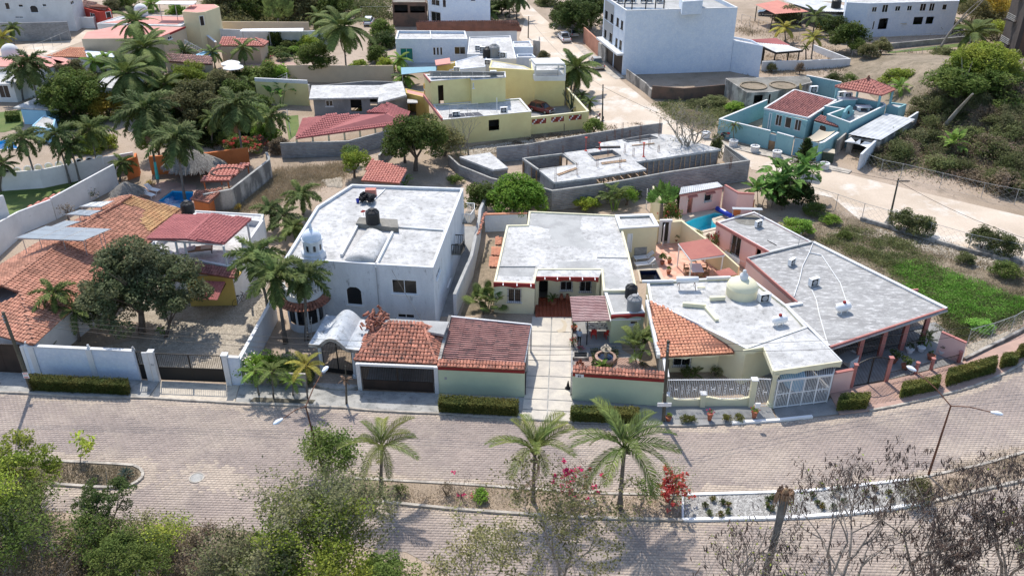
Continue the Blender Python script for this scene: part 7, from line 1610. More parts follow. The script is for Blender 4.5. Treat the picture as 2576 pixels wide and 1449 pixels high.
for pts,lb in(((855,338,1000,286,1005,294,865,345),'orange slatted plank ladder on the near slab'),((1185,250,1375,228,1378,238,1192,260),'slatted plank ladder beside the slab opening')):
 p=GL(13,ZC+.08,*pts);r=thg('plank',lb,'plank',p[0]);MB().bar(p[0],p[1],.12,.06).bd('board','plank',r);MB().bar(p[3],p[2],.12,.06).bd('board','plank',r)
 for i in rg(8):MB().bar(p[0].lerp(p[1],(i+.5)/8),p[3].lerp(p[2],(i+.5)/8),.08,.05).bd('rung','wood',r)
a,b=G(13,1145,133,ZC+.1),G(13,1332,130,ZC+.1);tag(MB().bar(a,b,.35,.12).bd('dark_beam',Xt,None,o=a),'dark beam lying on the slab behind the red prop','beam');a,b=G(13,1420,120,ZC+.1),G(13,1590,104,ZC+.1);tag(MB().bar(a,b,.12,.1).bd('timber','plank',None,o=a),'pale timber lying across the rear slab','timber')
for i in rg(7):
 t=i/6;q=G(13,1180+350*t,405-62*t,2.4);un_=MB().bar(q,q+V3((-.5,1.3,.1)),.08).bd('outrigger','plank',un)
# YELLOW HOUSE BY THE ROAD
yl=bldg('yellow_road_house','two-level yellow house with grey terrace roof and barred balcony',Qc,GL(14,3.4,620,910,1560,845,1680,985,720,1075),3.4,Xn,Qe,par=.12,ops=((Qs,14,1222,1195,1335,1068),),coping=(Qa,.05,.04))
MB().bar(G(14,522,815,3.5),G(14,718,1070,3.5),.2,.4).bd('red_fascia',Qu,yl)
yu=bldg('yellow_upper_floor','yellow upper storey with solar panels on its flat roof',Qc,GL(14,6.5,590,660,1020,625,1035,648,1402,618,1395,560,525,590),6.5,Xn,Qe,par=.1,z0=3.3,ops=((Qs,14,680,890,732,700),('win',14,1038,735,1062,675)),coping=(Qa,.08,.06))
MB().bar(G(14,522,585,6.5),G(14,588,665,6.5),.15,.3).bd('red_fascia',Qu,yu)
solar('tilted solar row along the yellow upper roof seen edge on',[G(14,590,600,6.6),G(14,1390,590,6.6),G(14,1395,555,7.5),G(14,575,545,7.5)],7,1,((.05,.9),(.25,.9),(.5,.9),(.75,.9),(.95,.9)),6.5,'solar_dark',group='solar rows on the yellow house',legz=6.4)
solar('flat solar row at the front of the yellow terrace roof',[G(14,785,1045,3.5),G(14,1165,1025,3.5),G(14,1115,990,3.75),G(14,790,1010,3.75)],4,1,((.05,.9),(.5,.9),(.95,.9)),3.5,'solar_dark',group='solar rows on the yellow house',legz=3.3)
fr=thg('pipe_frame','empty pipe frame behind the dark panels on the terrace roof','frame',G(14,950,980,3.35));m=MB()
for x in(800,890,990,1100):q=G(14,x,1005-(x-800)*.05,3.35);m.bar(q,q+UP(1.1),.05)
m.bar(G(14,795,1005,3.35)+UP(1.1),G(14,1110,985,3.35)+UP(1.1),.05);m.bd('tubes',Qk,fr)
ac_unit(14,870,1045,3.3,'dark air conditioner at the front left of the yellow terrace roof',.2,1.1);ac_unit(14,1385,1000,3.3,'air conditioner at the middle of yellow terrace roof edge',.2,1.1);ac_unit(14,880,560,6.4,'air conditioner at the rear of the yellow upper roof',0,1.0);ac_unit(14,1270,600,6.4,'air conditioner beside the solar row on yellow upper roof',.1,1.0)
q=G(14,1310,1000,3.35);tag(MB().tube([q,q+UP(2.0)],.05,6).bd('vent_pipe',Qg,None,o=q),'thin white vent pipe on the yellow terrace roof','pipe')
# balcony with potted plants, courtyard walls
yb=thg('yellow_balcony','orange balcony wall with metal rail at the left of the yellow house','balcony',G(14,600,820,3.3));MB().prism(GL(14,3.3,515,720,680,700,700,895,620,905),3.1,3.3).bd('floor',Xx,yb);MB().bar(G(14,520,745,3.9),G(14,680,735,3.9),.12,1.6).bd('rear_wall',Yb,yb)
m=MB();a,b=G(14,525,820,3.3),G(14,620,905,3.3);[m.bar(a.lerp(b,i/12),a.lerp(b,i/12)+UP(1),.03)for i in rg(13)];m.bar(a+UP(1),b+UP(1),.05);m.bd('rail',Qk,yb)
pot_plant(14,625,850,'tall dark plant on the orange balcony',.25,.4,L=.9,z=3.3,mat=Qf);pot_plant(14,570,790,'second leafy plant on the orange balcony',.25,.4,L=.6,z=3.3)
yc=bldg('yellow_side_wing','ochre side wing with round wall ornaments left of the yellow house',Qc,GL(14,3.0,330,785,525,830,570,880,570,790,320,735),3.0,Yb,Ya,par=.05,ops=((Qs,14,365,1020,435,890),));MB().prism(GL(14,2.4,340,890,455,890,450,860,345,850),2.3,2.4).bd('door_canopy',Qe,yc)
lwall('yard_wall','yellow yard wall with maroon lattice blocks along the road lot',[G(14,570,1240),G(14,1360,1275),G(14,1600,1240),G(14,2280,1165),G(14,2330,1120)][2:4],2.3,Xn,.2,cop=(Qm,.08,.04))
lwall('yard_wall','yellow wall running back along the road beside the palm',[G(14,2285,1165),G(14,2060,900)],[2.3,2.3],Xn,.2,cop=(Qm,.08,.04));A,B=G(14,1600,1240),G(14,2280,1165);d=(B-A).normalized();n=V3((d.y,-d.x,0))
lt=thg('lattice_blocks','three maroon lattice panels set in the yellow yard wall','lattice',A.lerp(B,.5))
for x0,x1 in((.12,.34),(.42,.62),(.70,.90)):
 for i in rg(9):
  for j in rg(3):c=A.lerp(B,x0+(x1-x0)*(i+.5)/9)+n*.1;c.z=1.5+j*.22;w=(B-A).length*(x1-x0)/9;MB().box(c,(w-.02,.06,.2),math.atan2(d.y,d.x)).bd('lattice_block','red_trim' if(i*7+j*3)%5 else Qg,lt)
lwall('lot_wall','yellow base wall with dry vines under the terrace house',[G(14,575,1240),G(14,740,1265),G(14,1215,1290)],[2.2,2.3,2.3],Xn,.15)
sheet('yard_floor',14,.04,Xi,1620,1010,2050,915,2290,1160,1610,1240)
vehicle(14,1790,985,'dark red pickup parked inside the yellow walled yard',R(-38),'car_red',False,.05,.82,name='parked_car',cat='car')
slide=thg('playground_slide','yellow and grey play slide in the corner of the yard','slide',G(14,2110,970,.05));m=MB().bar(G(14,2080,1000,.1),G(14,2150,930,1.2),.5,.08);m.bd('chute',Xh,slide);MB().box(G(14,2170,945,.7),(.8,.9,1.4)).bd('tower',Xn,slide)
btree(G(14,2115,985,0),3.6,'tall dark cactus-like trunks beside the play slide',2,3,'leaf_agave',r0=.14,first=.5,spread=.25,nstem=3)
# high yellow wall house with white belvedere
yh=bldg('yellow_windowless_house','tall windowless yellow house wall stepping down to the right',Qc,GL(14,5.2,1225,512,1710,540,1600,492,1250,434),5.2,Xn,Qe,par=.05,ops=())
y2_=bldg('yellow_windowless_wing','lower yellow wing carrying the white open belvedere',Qc,GL(14,4.0,1712,632,2045,628,2050,420,1660,420),4.0,Xn,Qe,par=.05);lwall('plinth_wall','pale yellow plinth below the windowless house',[G(14,1430,880),G(14,1640,920),G(14,2015,920)],1.2,Qm,.2)
bv=thg('belvedere','white open-sided belvedere on the yellow wing roof','pavilion',G(14,1880,600,4.0));q4=[G(14,1725,470,6.4),G(14,2045,468,6.4),G(14,1975,405,6.4),G(14,1670,410,6.4)];MB().prism(q4,6.1,6.4).bd('roof',Qa,bv)
for q in q4:MB().bar((q.x,q.y,4.0),(q.x,q.y,6.1),.25).bd(Qo,Qa,bv)
m=MB();[m.bar(V3((u.x,u.y,4.35)),V3((v.x,v.y,4.35)),.15,.7)for u,v in zip(q4,q4[1:]+q4[:1])];m.bd('parapet',Qa,bv)
# white modern house
wm=bldg('white_modern_house','white modern house with teal glass door and three slit windows',Qc,GL(14,4.4,215,205,990,205,965,120,240,115),4.4,Qw,Qe,par=.35,ops=((Xw,14,272,430,400,302,dict(pane='glass_green')),('win',14,622,380,648,293),('win',14,660,380,684,293),('win',14,697,380,720,293),('win',14,852,370,968,288)),coping=(Qa,.06,.04))
MB().prism(GL(14,3.6,215,250,530,248,560,235,215,235),3.45,3.6).bd('door_canopy',Qa,wm);MB().bar(G(14,600,205,4.4),G(14,590,120,4.4),.15,.3).bd(Xg,Qa,wm)
m=MB();a,b=G(14,400,455,.5),G(14,628,455,.5);[m.bar(a.lerp(b,i/8),a.lerp(b,i/8)+UP(1.0),.03)for i in rg(9)];m.bar(a+UP(1),b+UP(1),.05);m.bd('terrace_rail',Qh,wm);MB().prism(GL(14,.6,280,520,660,520,640,445,250,440),0,.6).bd('terrace',Qz,wm)
w2=bldg('white_flat_house','white flat-roofed house with tanks and roof equipment',Qc,GL(14,3.6,990,365,1180,365,1190,420,1520,412,1455,165,1010,180),3.6,Qa,Qe,par=.15,ops=())
water_tank(G(14,1210,400,3.4),'black water tank among equipment on the white flat roof',r=.75,h=1.6);water_tank(G(14,1280,400,3.4),'grey ribbed water tank next to black one on white flat roof','tank_grey',.85,2.0)
rs=random.Random(4)
for i,(x,y)in en(((1110,330),(1160,345),(1350,400),(1380,405),(1215,485))):ac_unit(14,x,y,3.5,['air conditioner at the left of the roof equipment','air conditioner just left of the black roof tank','air conditioner right of the grey roof tank','air conditioner at the right end of roof equipment','air conditioner hanging below the roof tanks'][i],rs.uniform(-.3,.3),1.2)
w3=bldg('grey_lean_house','pale grey house wall with sloping top and patterned patio roof',Qc,GL(14,3.4,860,445,1180,360,1190,500,870,530),3.4,Qw,Qe,par=.05);MB().prism(GL(14,3.0,650,485,810,465,800,405,640,430),2.85,3.0).bd('patio_roof',Ya,w3)
bldg('ochre_annex','small ochre annex with low windows behind the yellow solar roof',Qc,GL(14,2.6,665,500,860,462,865,440,680,470),2.6,Yb,Qe,par=.05,ops=(('win',14,795,540,850,520),))
sc_=thg('shade_cloth','grey-green shade cloth stretched behind the yellow house','shade cloth',G(14,460,580,2.3));MB().prism(GL(14,2.4,280,585,650,545,665,500,275,510),2.36,2.4).bd('cloth','teal_gate',sc_);[MB().bar((G(14,x,y,2.3).x,G(14,x,y,2.3).y,0),G(14,x,y,2.3),.08).bd(Qo,Qk,sc_)for x,y in((290,580),(640,542),(650,505),(285,515))]
w5=bldg('white_parapet_house','white stepped house with bare side wall beside the dirt road',Qc,GL(14,2.6,1490,290,1700,290,1665,225,1480,228),2.6,Qw,Qe,par=.2);bldg('white_parapet_annex','low white walled annex behind the belvedere',Qc,GL(14,1.9,1530,400,1730,400,1690,362,1520,365),1.9,Qw,Qe,par=.3);lwall(Xc,'rough brown wall end facing the dirt road',[G(14,1700,370),G(14,1768,380),G(14,1765,330)],2.4,Qp,.2)
# long mottled tile roof and white house behind
mt=thg('long_tile_house','long low house with mottled clay tile roof and red eave',Qc,G(14,1000,200,0));tiled(mt,[G(14,450,118,3.0),G(14,1575,108,3.0),G(14,1530,5,4.6),G(14,435,22,4.6)],'mottled_tile',.36,.5,cap=120);MB().prism([G(14,470,125,2.9),G(14,1525,112,2.9),G(14,1520,40,2.9),G(14,470,40,2.9)],0,2.85).bd('wall',Qa,mt);MB().bar(G(14,970,125,2.75),G(14,1570,115,2.75),.1,.25).bd('fascia',Qu,mt)
bw=bldg('white_three_storey','white three-storey house with balconies at the top edge',Qc,GL(2,7.5,750,-60,1122,-60,1110,-160,640,-150,655,-75),7.5,Qw,Qe,par=.2,ops=(('win',2,680,40,740,5),('win',2,765,60,790,0),(Xj,2,680,160,748,100),('win',2,975,12,1012,-5)));MB().prism(GL(2,3.2,655,75,748,75,750,50,655,45),2.7,3.2).bd('balcony',Qa,bw)
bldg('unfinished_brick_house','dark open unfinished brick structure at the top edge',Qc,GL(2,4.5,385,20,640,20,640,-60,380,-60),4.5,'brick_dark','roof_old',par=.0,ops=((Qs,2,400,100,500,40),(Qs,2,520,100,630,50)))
fence('mesh_fence','tall mesh fence beside the blue tarpaulin behind the tile roof',[G(2,150,130),G(2,400,130)],2.0,3.0,mesh=False)
# grey block house, tile pavilion, walls
gb=bldg('grey_block_house','unpainted grey block house under two pale concrete roof planes',Qc,GL(2,2.9,-215,735,275,735,280,780,495,720,460,610,180,605,-180,640),2.75,'block_grey',None,ops=((Qs,2,75,845,150,755),(Qs,2,218,800,272,750),('win',1,2460,805,2510,760)))
MB().prism(GL(2,3.1,-245,740,280,730,300,640,-225,640),2.8,3.0).bd('roof_slab',Qe,gb);MB().prism(GL(2,3.4,275,770,490,715,455,610,290,640),3.05,3.3).bd('roof_slab',Qe,gb)
tp_=thg('tile_pavilion','open pavilion with bright red hipped tile roof','pavilion',G(2,150,1000,0))
c=[G(1,2232,1048,2.5),G(2,480,935,2.5),G(2,515,850,2.6),G(1,2290,900,2.6)];ra,rb=G(1,2480,875,3.6),G(2,345,860,3.6);rc=G(2,340,790,3.6)
tiled(tp_,[c[0],c[1],rb,ra],Xa,.3,.42,cap=150,bed=Xa);tiled(tp_,[c[1],c[2],G(2,340,790,3.5),rb],Xa,.3,.42,cap=80,bed=Xa);tiled(tp_,[c[3],c[0],ra],Xa,.3,.42,cap=40,bed=Xa)
tiled(tp_,[G(2,190,850,3.5),rb,rc,G(2,310,795,3.5)],Xa,.3,.42,cap=30,bed=Xa)
for i in rg(8):q=c[0].lerp(c[1],i/7)+V3((0,.3,0));MB().bar((q.x,q.y,0),(q.x,q.y,2.45),.2).bd(Qo,'pale_yellow',tp_)
MB().bar(c[0]+V3((.2,.4,-1.7)),c[1]+V3((-.2,.4,-1.7)),.15,.9).bd('low_wall',Qu,tp_)
blockwall('long grey block wall below the red tile pavilion',[G(1,2130,1195),G(2,60,1180),G(2,385,1090)],[1.9,1.9,1.9]);blockwall('grey block wall stub leaning up the vacant lot',[G(2,290,1260),G(2,400,1130)],1.4)
sh=thg('shed','low shed with pinkish tiled roof beside the big tree','shed',G(2,320,1330,0));tiled(sh,[G(2,150,1365,1.7),G(2,440,1388,1.7),G(2,492,1268,2.3),G(2,228,1212,2.3)],Xf,.32,.42,cap=120);MB().prism(GL(2,1.5,170,1355,430,1375,480,1280,240,1230),0,1.55).bd('wall','block_grey',sh)
lwall(Xc,'sandy wall behind the left gardens',[G(1,2180,620),G(1,2576,625),G(2,400,622)],2.6,'sand_wall',.2);lwall(Xc,'white and yellow wall behind the banana plants',[G(1,1950,780),G(1,2340,800)],[3.2,3.2],Xn,.2,cop=(Qa,.5,.02))
# TALL WHITE BLOCK BUILDING
ZT=9.9
fl,bl,fr_=G(2,2150,84,ZT),G(2,1985,-25,ZT),G(3,415,62,ZT);br=fr_+(bl-fl)
tb_=bldg('apartment_block','tall white apartment block with blank blue-white side wall and grey window panels','apartment block',[fl,bl,br,fr_],ZT,Qw,Qz,par=.5,ops=(('win',2,1990,137,2012,92),('win',2,2032,165,2056,118),('win',2,2075,192,2096,145),('win',2,2108,215,2128,165),('win',2,1983,280,2003,235),('win',2,2022,308,2046,262),('win',2,2066,345,2086,298),('win',2,2096,365,2118,315)),coping=(Qa,.08,.04),frame=Qh)
d=(fl-bl).normalized();d.z=0;n=V3((-d.y,d.x,0));n=n if n.x<0 else-n
A,B=V3((bl.x,bl.y,0)),V3((fl.x,fl.y,0))
def panel(x0,yb_,x1,yt,mat,off=.03):
 u,v=onwall(A,B,2,x0,yb_),onwall(A,B,2,x1,yt);s0,s1=u[0],v[0];dd=(B-A).normalized();return s0,s1
MB().bar(A+n*.5+UP(3.25),B+n*.5+UP(3.25),1.1,.3).bd('floor_overhang',Qa,tb_)
for z0,z1 in((3.5,6.4),(6.6,9.5)):
 a,b=A.lerp(B,.05)+n*.04,A.lerp(B,.48)+n*.04
 q=MB();dd=(b-a).normalized();hol=[]
 wins=[onwall(a,b,2,*w)[:2]+onwall(a,b,2,*x)[:2]for w,x in((((1990,137)),((2012,92))),(((2032,165)),((2056,118))),(((1983,280)),((2003,235))),(((2022,308)),((2046,262))))]
 L=(b-a).length;hol=[(max(.05,w[0]-.03),min(L-.05,w[2]+.03),w[1]-.03,w[3]+.03)for w in wins if z0<w[1]<z1 and w[3]<z1]
 if(b-a).cross(n).z>0:wallrun(q,a,b,a-n*.03,b-n*.03,z0,z1,hol)
 else:wallrun(q,a,b,a-n*.03,b-n*.03,z0,z1,hol)
 q.bd('grey_panel',Xh,tb_)
for s0,s1 in((.2,.55),(.62,.97)):MB().bar(A.lerp(B,s0)+n*.06+UP(1.5),A.lerp(B,s1)+n*.06+UP(1.5),.06,2.8).bd('garage_door',Xt,tb_)
lowp=[V3((fr_.x,fr_.y,0))+V3((.05,0,0)),G(3,607,350,4.9),G(3,607,350,4.9)+(bl-fl)*.35,V3((fr_.x,fr_.y,0))+V3((.05,0,0))+(bl-fl)*.35]
for p in lowp:p.z=0
tb2=bldg('low_white_wing','lower white wing stepping down from the tall apartment block','building',lowp,4.9,Qw,Qe,par=.3)
for i,(x,y)in en(((2068,18),(2105,24),(2165,22),(2200,24),(2280,22),(2325,24),(2400,22),(2410,10))):ac_unit(2,x,y-2,ZT-.4,'air conditioner in the row on the tall apartment roof',.1,1.3,'air conditioners on the tall apartment roof')
for i,x in en((2137,2192,2295,2368,2432)):q=G(2,x,78,ZT-.4);tag(MB().tube([q,q+UP(3.2)],.09,6).bd('steel_post',Qh,None,o=q),'black steel post on the tall apartment roof edge',Qo,'black posts on the tall apartment roof')
MB().prism(GL(2,ZT+.02,2110,40,2440,48,2480,72,2150,78),ZT-.48,ZT-.3).bd('dark_roof_panels','solar_dark',tb_)
c=G(3,100,40,ZT);bldg('roof_stair_tower','small white stair tower on the tall apartment roof','building',GL(3,ZT+1.5,0,20,150,10,160,-50,-20,-50),ZT+1.6,Qw,Qe,par=.1,z0=ZT-.4)
lwall('street_wall','brown brick wall with metal gate beside the apartment block',[G(2,1830,320),G(2,1940,425)],2.6,Xx,.25);gate('brown metal gate in the brick wall by the apartment block',G(2,1868,358),G(2,1900,388),2.3,Xt,solid=.9);lwall('street_wall','old stone wall between brick gate and apartment block',[G(2,1940,425),G(2,1995,470)],2.3,Qp,.25)
sheet('pavement',2,.06,'kerb',1750,335,1815,340,1930,430,2140,590,2070,600,1900,480)
lwall('lot_wall','dark stained lot wall running along the far dirt road',[G(2,2150,600),G(2,2290,700),G(2,2340,745)],[1.6,1.5,1.3],Qp,.2);lwall('lot_wall','low dark brick wall across the far vacant lot',[G(2,2340,745),G(2,2576,760),G(3,310,730)],[1.9,1.8,1.8],'brick_dark',.2)
sheet('vacant_lot',3,.025,Xm,-230,740,310,730,500,830,260,900,230,1000,-60,900,-230,760)
# old grey building
og=bldg('old_grey_building','derelict grey concrete building with stained flat roof and ochre front','building',GL(15,2.7,380,310,110,130,1150,100,1200,180,900,260,700,300),2.7,Qp,'roof_old',par=.03,ops=((Qs,15,455,465,585,340),(Qs,15,640,450,700,330)))
a,b=G(15,385,500,0),G(15,700,440,0);
for x,y in((460,230),(830,225)):q=G(15,x,y,2.7);MB().lathe([(1.9,.0),(1.9,.14),(1.7,.14),(1.7,.01),(.001,.01)],q,20).bd('roof_ring',Xm,og)
# TEAL HOUSE
tw=lwall('compound_wall','turquoise compound wall along the road with arched doorway',[G(15,600,610),G(15,15,860),G(15,640,1015)],2.35,Xe,.2,cop=(Qa,.06,.03));lwall('compound_wall','turquoise compound wall right of the arched doorway',[G(15,725,1035),G(15,930,1095)],2.35,Xe,.2,cop=(Qa,.06,.03))
td=thg('arched_door','arched doorway with teal and wooden door in the turquoise wall','door',G(15,682,1025));a,b=G(15,640,1015),G(15,725,1035);L=(b-a).length;dd=(b-a)/L
MB().bar(a+V3((0,.05,.55)),b+V3((0,.05,.55)),.06,1.1).bd('door','wood',td);MB().bar(a+V3((0,.05,1.55)),b+V3((0,.05,1.55)),.06,.85).bd('upper_panel','teal_gate',td);q=MB();n_=V3((-dd.y,dd.x,0));spandr(q,a-n_*.1,dd,0,L,1.4,2.35,.2,n_);q.bd('arch',Xe,td)
gate('large grey-blue sliding gate at the turquoise compound',G(15,945,1100),G(15,1240,1165),2.2,'teal_gate',solid=.98,leaves=1,panel='teal_gate',z=.03);lwall('compound_wall','turquoise corner wall beside the green bin',[G(15,1250,1170),G(15,1300,1165),G(15,1480,1040)],[2.3,2.4,2.4],Xe,.25,cop=(Qa,.06,.03))
th=bldg('teal_house','turquoise house with maroon tiled roof and glazed porch',Qc,GL(15,2.6,600,520,1140,650,1490,440,975,300),2.45,Xe,None,ops=(('door',15,635,740,700,560,dict(leaf_='teal_gate')),(Xw,15,725,720,830,580),(Xw,15,845,745,950,605),(Xw,15,965,780,1075,635)))
tr=[G(15,600,518,2.55),G(15,1145,640,2.55),G(15,1500,415,3.3),G(15,975,285,3.3)];tiled(th,tr,'maroon_tile',.32,.42,cap=300,bed='tile_bed')
for u,v,w in((tr[0],tr[1],.2),(tr[1],tr[2],.25),(tr[2],tr[3],.25),(tr[3],tr[0],.25)):MB().bar(u+UP(.06),v+UP(.06),w,.25).bd('roof_edge',Qa,th)
sheet('yard_floor',15,.04,'beige_floor',570,690,900,860,1120,880,1140,800,620,680)
te=bldg('teal_terrace_house','turquoise terrace block with open roof deck',Qc,GL(15,3.3,1385,585,1675,690,2130,470,2100,440,1690,360,1500,430,1350,480,1580,515),3.3,Xe,Xi,par=.9,coping=(Qa,.06,.03));MB().prism(GL(15,2.42,1570,560,1850,610,1700,690,1560,640),2.4,2.45).bd('white_deck',Qe,te)
bldg('teal_rear_block','turquoise rear block with arched slit window',Qc,[G(15,2135,470,2.9),G(15,2290,500,2.9),G(15,2390,455,2.9),G(15,2200,430,2.9)],2.9,Xe,Qe,par=.2);lwall('compound_wall','turquoise rear wall behind the air conditioners',[G(15,1090,330,0),G(15,1520,420,0)],2.8,Xe,.2,cop=(Qa,.08,.03))
tg=bldg('teal_entry_gable','turquoise entry block with small maroon roof and bell gable','building',GL(15,2.3,1225,670,1530,750,1590,680,1300,600),2.2,Xe,None,ops=(('arch',15,1265,850,1385,730),));tiled(tg,[G(15,1225,660,2.3),G(15,1530,745,2.3),G(15,1570,665,2.7),G(15,1310,595,2.7)],'maroon_tile',.3,.4,cap=60)
a,b=G(15,1500,930,0),G(15,1680,800,0);dd=(b-a).normalized();m=MB();n_=V3((-dd.y,dd.x,0))*.25;L=(b-a).length;prof=[(0,0),(L,0),(L,2.9),(L*.85,3.0),(L*.8,3.6),(L*.62,4.0),(L*.4,4.0),(L*.25,3.6),(L*.2,2.8),(0,2.6)]
P0=[a+dd*s+UP(z)for s,z in prof];P1=[p+n_ for p in P0];k=len(prof);m.add(P0+P1,[list(rg(k)),[k+i for i in rg(k)][::-1]]+[[i,k+i,k+(i+1)%k,(i+1)%k]for i in rg(k)]);m.bd('bell_gable',Xe,tg);q=a+dd*L*.5+UP(3.2)-n_*.1;MB().lathe([(.001,.35),(.1,.3),(.18,.0),(.22,-.05)],q,12).bd('bell',Qh,tg)
aw_=thg('shade_sail','beige shade sail inside the turquoise compound','shade sail',G(15,1300,860,2.0));sq=[G(15,1120,890,1.9),G(15,1310,910,1.9),G(15,1490,790,2.1),G(15,1290,770,2.1)];m=MB();vs=[];N=8
for i in rg(N+1):
 for j in rg(N+1):u,v=i/N,j/N;p=sq[0].lerp(sq[1],u).lerp(sq[3].lerp(sq[2],u),v);vs.append(p-UP(.35*4*u*(1-u)*.6+.3*math.sin(math.pi*v)*.5))
m.add(vs,[[i*(N+1)+j,(i+1)*(N+1)+j,(i+1)*(N+1)+j+1,i*(N+1)+j+1]for i in rg(N)for j in rg(N)]).bd('sail','cloth_beige',aw_,smooth=True)
tag(MB().box(G(15,980,790,.5),(1.2,.9,1.1),-.25).bd('appliance',Qm,None,o=G(15,980,790,0)),'white appliance with pink top standing in the turquoise yard','appliance')
hp=thg('hip_pavilion','red hipped tile canopy on teal posts above the roof deck','pavilion',G(15,1850,450,2.4));hc=[G(15,1485,235,4.7),G(15,2075,345,4.7),G(15,2245,275,4.7),G(15,1790,168,4.7)];ap=G(15,1905,140,6.0)
for u,v in((hc[0],hc[1]),(hc[1],hc[2]),(hc[3],hc[0]),(hc[2],hc[3])):tiled(hp,[u,v,ap],Xf,.34,.5,cap=90,bed=Xa)
for u in hc:MB().tube([u+UP(.1),ap+UP(.1)],.12,6).bd('hip_ridge',Xf,hp)
MB().lathe([(.35,0),(.2,.25),(.12,.3),(.16,.45),(.001,.55)],ap,8).bd('finial','rust',hp)
for u,s in((hc[0],.08),(hc[1],.08),(hc[2],.08),(hc[3],.08)):q=u.lerp(ap,s);MB().bar((q.x,q.y,2.4),(q.x,q.y,4.7),.25).bd(Qo,Xe,hp)
c=G(15,1620,470,2.4);dk=thg('counter','teal counter with white slab under the red hipped canopy','counter',c);MB().box(c+UP(.45),(2.2,1.0,.9)).bd('base',Xe,dk);MB().box(c+UP(.95),(2.5,1.2,.1)).bd('slab',Qa,dk);c=G(15,1840,530,2.4);tk=thg('deck_table','low white slab table on the roof deck','table',c);MB().box(c+UP(.5),(1.9,1.1,.1)).bd('tabletop',Qa,tk);[MB().box(c+V3((x,0,.22)),(.25,.8,.44)).bd('leg',Qa,tk)for x in(-.6,.6)];[tag(MB().box(c+V3((x,.9,.25)),(1.0,.3,.5)).bd('bench',Xy,None,o=c+V3((x,.9,0))),'dark bench behind the low white deck table','bench')for x in(0,)]
ac_unit(15,1210,310,2.9,'air conditioner on the turquoise wall near the orange dish',.2,1.3);ac_unit(15,1565,380,2.9,'left air conditioner under the corner of red canopy',.2,1.3);ac_unit(15,1640,395,2.9,'right air conditioner under the corner of red canopy',.2,1.3);dish(G(15,1035,280,3.2),'orange satellite dish above the maroon tiled roof',r=.55,mat=Yb,tilt=20,az=60,pole=.4)
gr_=bldg('carport','open garage with pale sheet roof right of the turquoise house','garage',GL(15,2.3,1660,840,2060,905,2490,650,2120,580),2.1,Qp,None,ops=((Qs,15,1680,1090,1980,940),));ribbed(gr_,[G(15,1655,835,2.35),G(15,2060,908,2.35),G(15,2495,645,2.5),G(15,2120,572,2.5)],'metal_sheet',.5,.04)
lwall(Xc,'stained white wall along the scrubby bank by the carport',[G(15,1775,1280),G(15,2000,1080),G(15,2480,760)],[2.0,2.3,2.3],Xs,.25);lwall(Xl,'low dark block side of the carport entrance',[G(15,1480,1100),G(15,1640,960)],2.0,Qp,.2)
ta_=thg('torn_tarpaulin','torn white tarpaulin hanging at the carport entrance','tarpaulin',G(15,1800,960,1.8));MB().poly([G(15,1605,925,1.8),G(15,1690,870,2.2),G(15,1745,930,1.9)]).poly([G(15,1605,925,1.8),G(15,1745,930,1.9),G(15,1815,885,2.1),G(15,1800,965,1.6)]).poly([G(15,1800,965,1.6),G(15,1860,920,2.1),G(15,1995,950,2.0),G(15,1880,995,1.7)]).bd('cloth','cloth_white',ta_)
bn=thg('waste_bin','large green metal waste bin with tan lid at the turquoise corner','waste bin',G(15,1400,1180,.03));b0=GL(15,1.3,1340,1055,1480,1080,1495,1050,1370,1038);MB().prism([V3((p.x,p.y,0))for p in(b0[0],b0[1],b0[2]+V3((0,.5,0)),b0[3]+V3((0,.5,0)))],.1,1.3).bd('body','leaf_agave',bn);MB().prism([V3((p.x,p.y,0))+o for p,o in((b0[0],V3((-.05,-.05,0))),(b0[1],V3((.05,-.05,0))),(b0[2],V3((.05,.55,0))),(b0[3],V3((-.05,.55,0))))],1.303,1.38).bd('lid','cloth_beige',bn)
slab('pavement',GL(15,.12,-40,860,160,950,640,1035,930,1110,1250,1180,1700,1285,1660,1325,1200,1230,700,1120,160,1000,-40,890),.12,'kerb')
for x,y,lb in((475,1045,'round white concrete planter nearest the arched doorway on its left'),(752,1110,'round white concrete planter right of the arched doorway'),(1350,1262,'round white concrete planter in front of the green bin'),(205,975,'round white planter holding a small palm by the motorcycle'),(-140,870,'round white planter at the far left of the turquoise wall')):
 c=G(15,x,y,.12);r=thg('concrete_planter',lb,'planter',c,'round concrete planters on the road pavement');MB().lathe([(.001,0),(.52,0),(.52,.25),(.56,.28),(.52,.31),(.52,.55),(.58,.57),(.58,.7),(.42,.7),(.42,.55),(.001,.55)],c,20).bd('tub',Qa,r);MB().tube([c+UP(.6),c+V3((.05,0,1.1))],.03,4).bd('dry_stem','bark',r)
palm(15,205,940,215,720,1.1,'small young palm growing in a planter by the motorcycle','young',Qd,12,.06,e1=-30,wig=.02);motorbike(15,125,890,'red motorcycle parked against the turquoise wall',R(-15),s=.95)
motorbike(14,2400,1090,'dark red quad bike parked at the corner of the yellow wall',R(60),'car_red',True,s=1.0)
vehicle(14,2385,500,'silver pickup parked beside the apartment block',R(98),'car_silver',True,.05,.92);vehicle(14,2035,215,'white pickup parked beneath the dark roadside tree',R(100),'car_white',True,.05,.85);vehicle(14,2110,165,'pale car half hidden behind the white pickup',R(110),'car_silver',False,.05,.85)
vehicle(2,210,185,'white van parked among scrub at the top left of the palm',R(90),'car_white',False,.02,.9);vehicle(3,650,118,'dark car under the red workshop roof',R(170),'solar_dark',False,.02,.95);vehicle(3,800,178,'white car behind the leafless shrub by the workshop',R(175),'car_white',False,.02,.95)
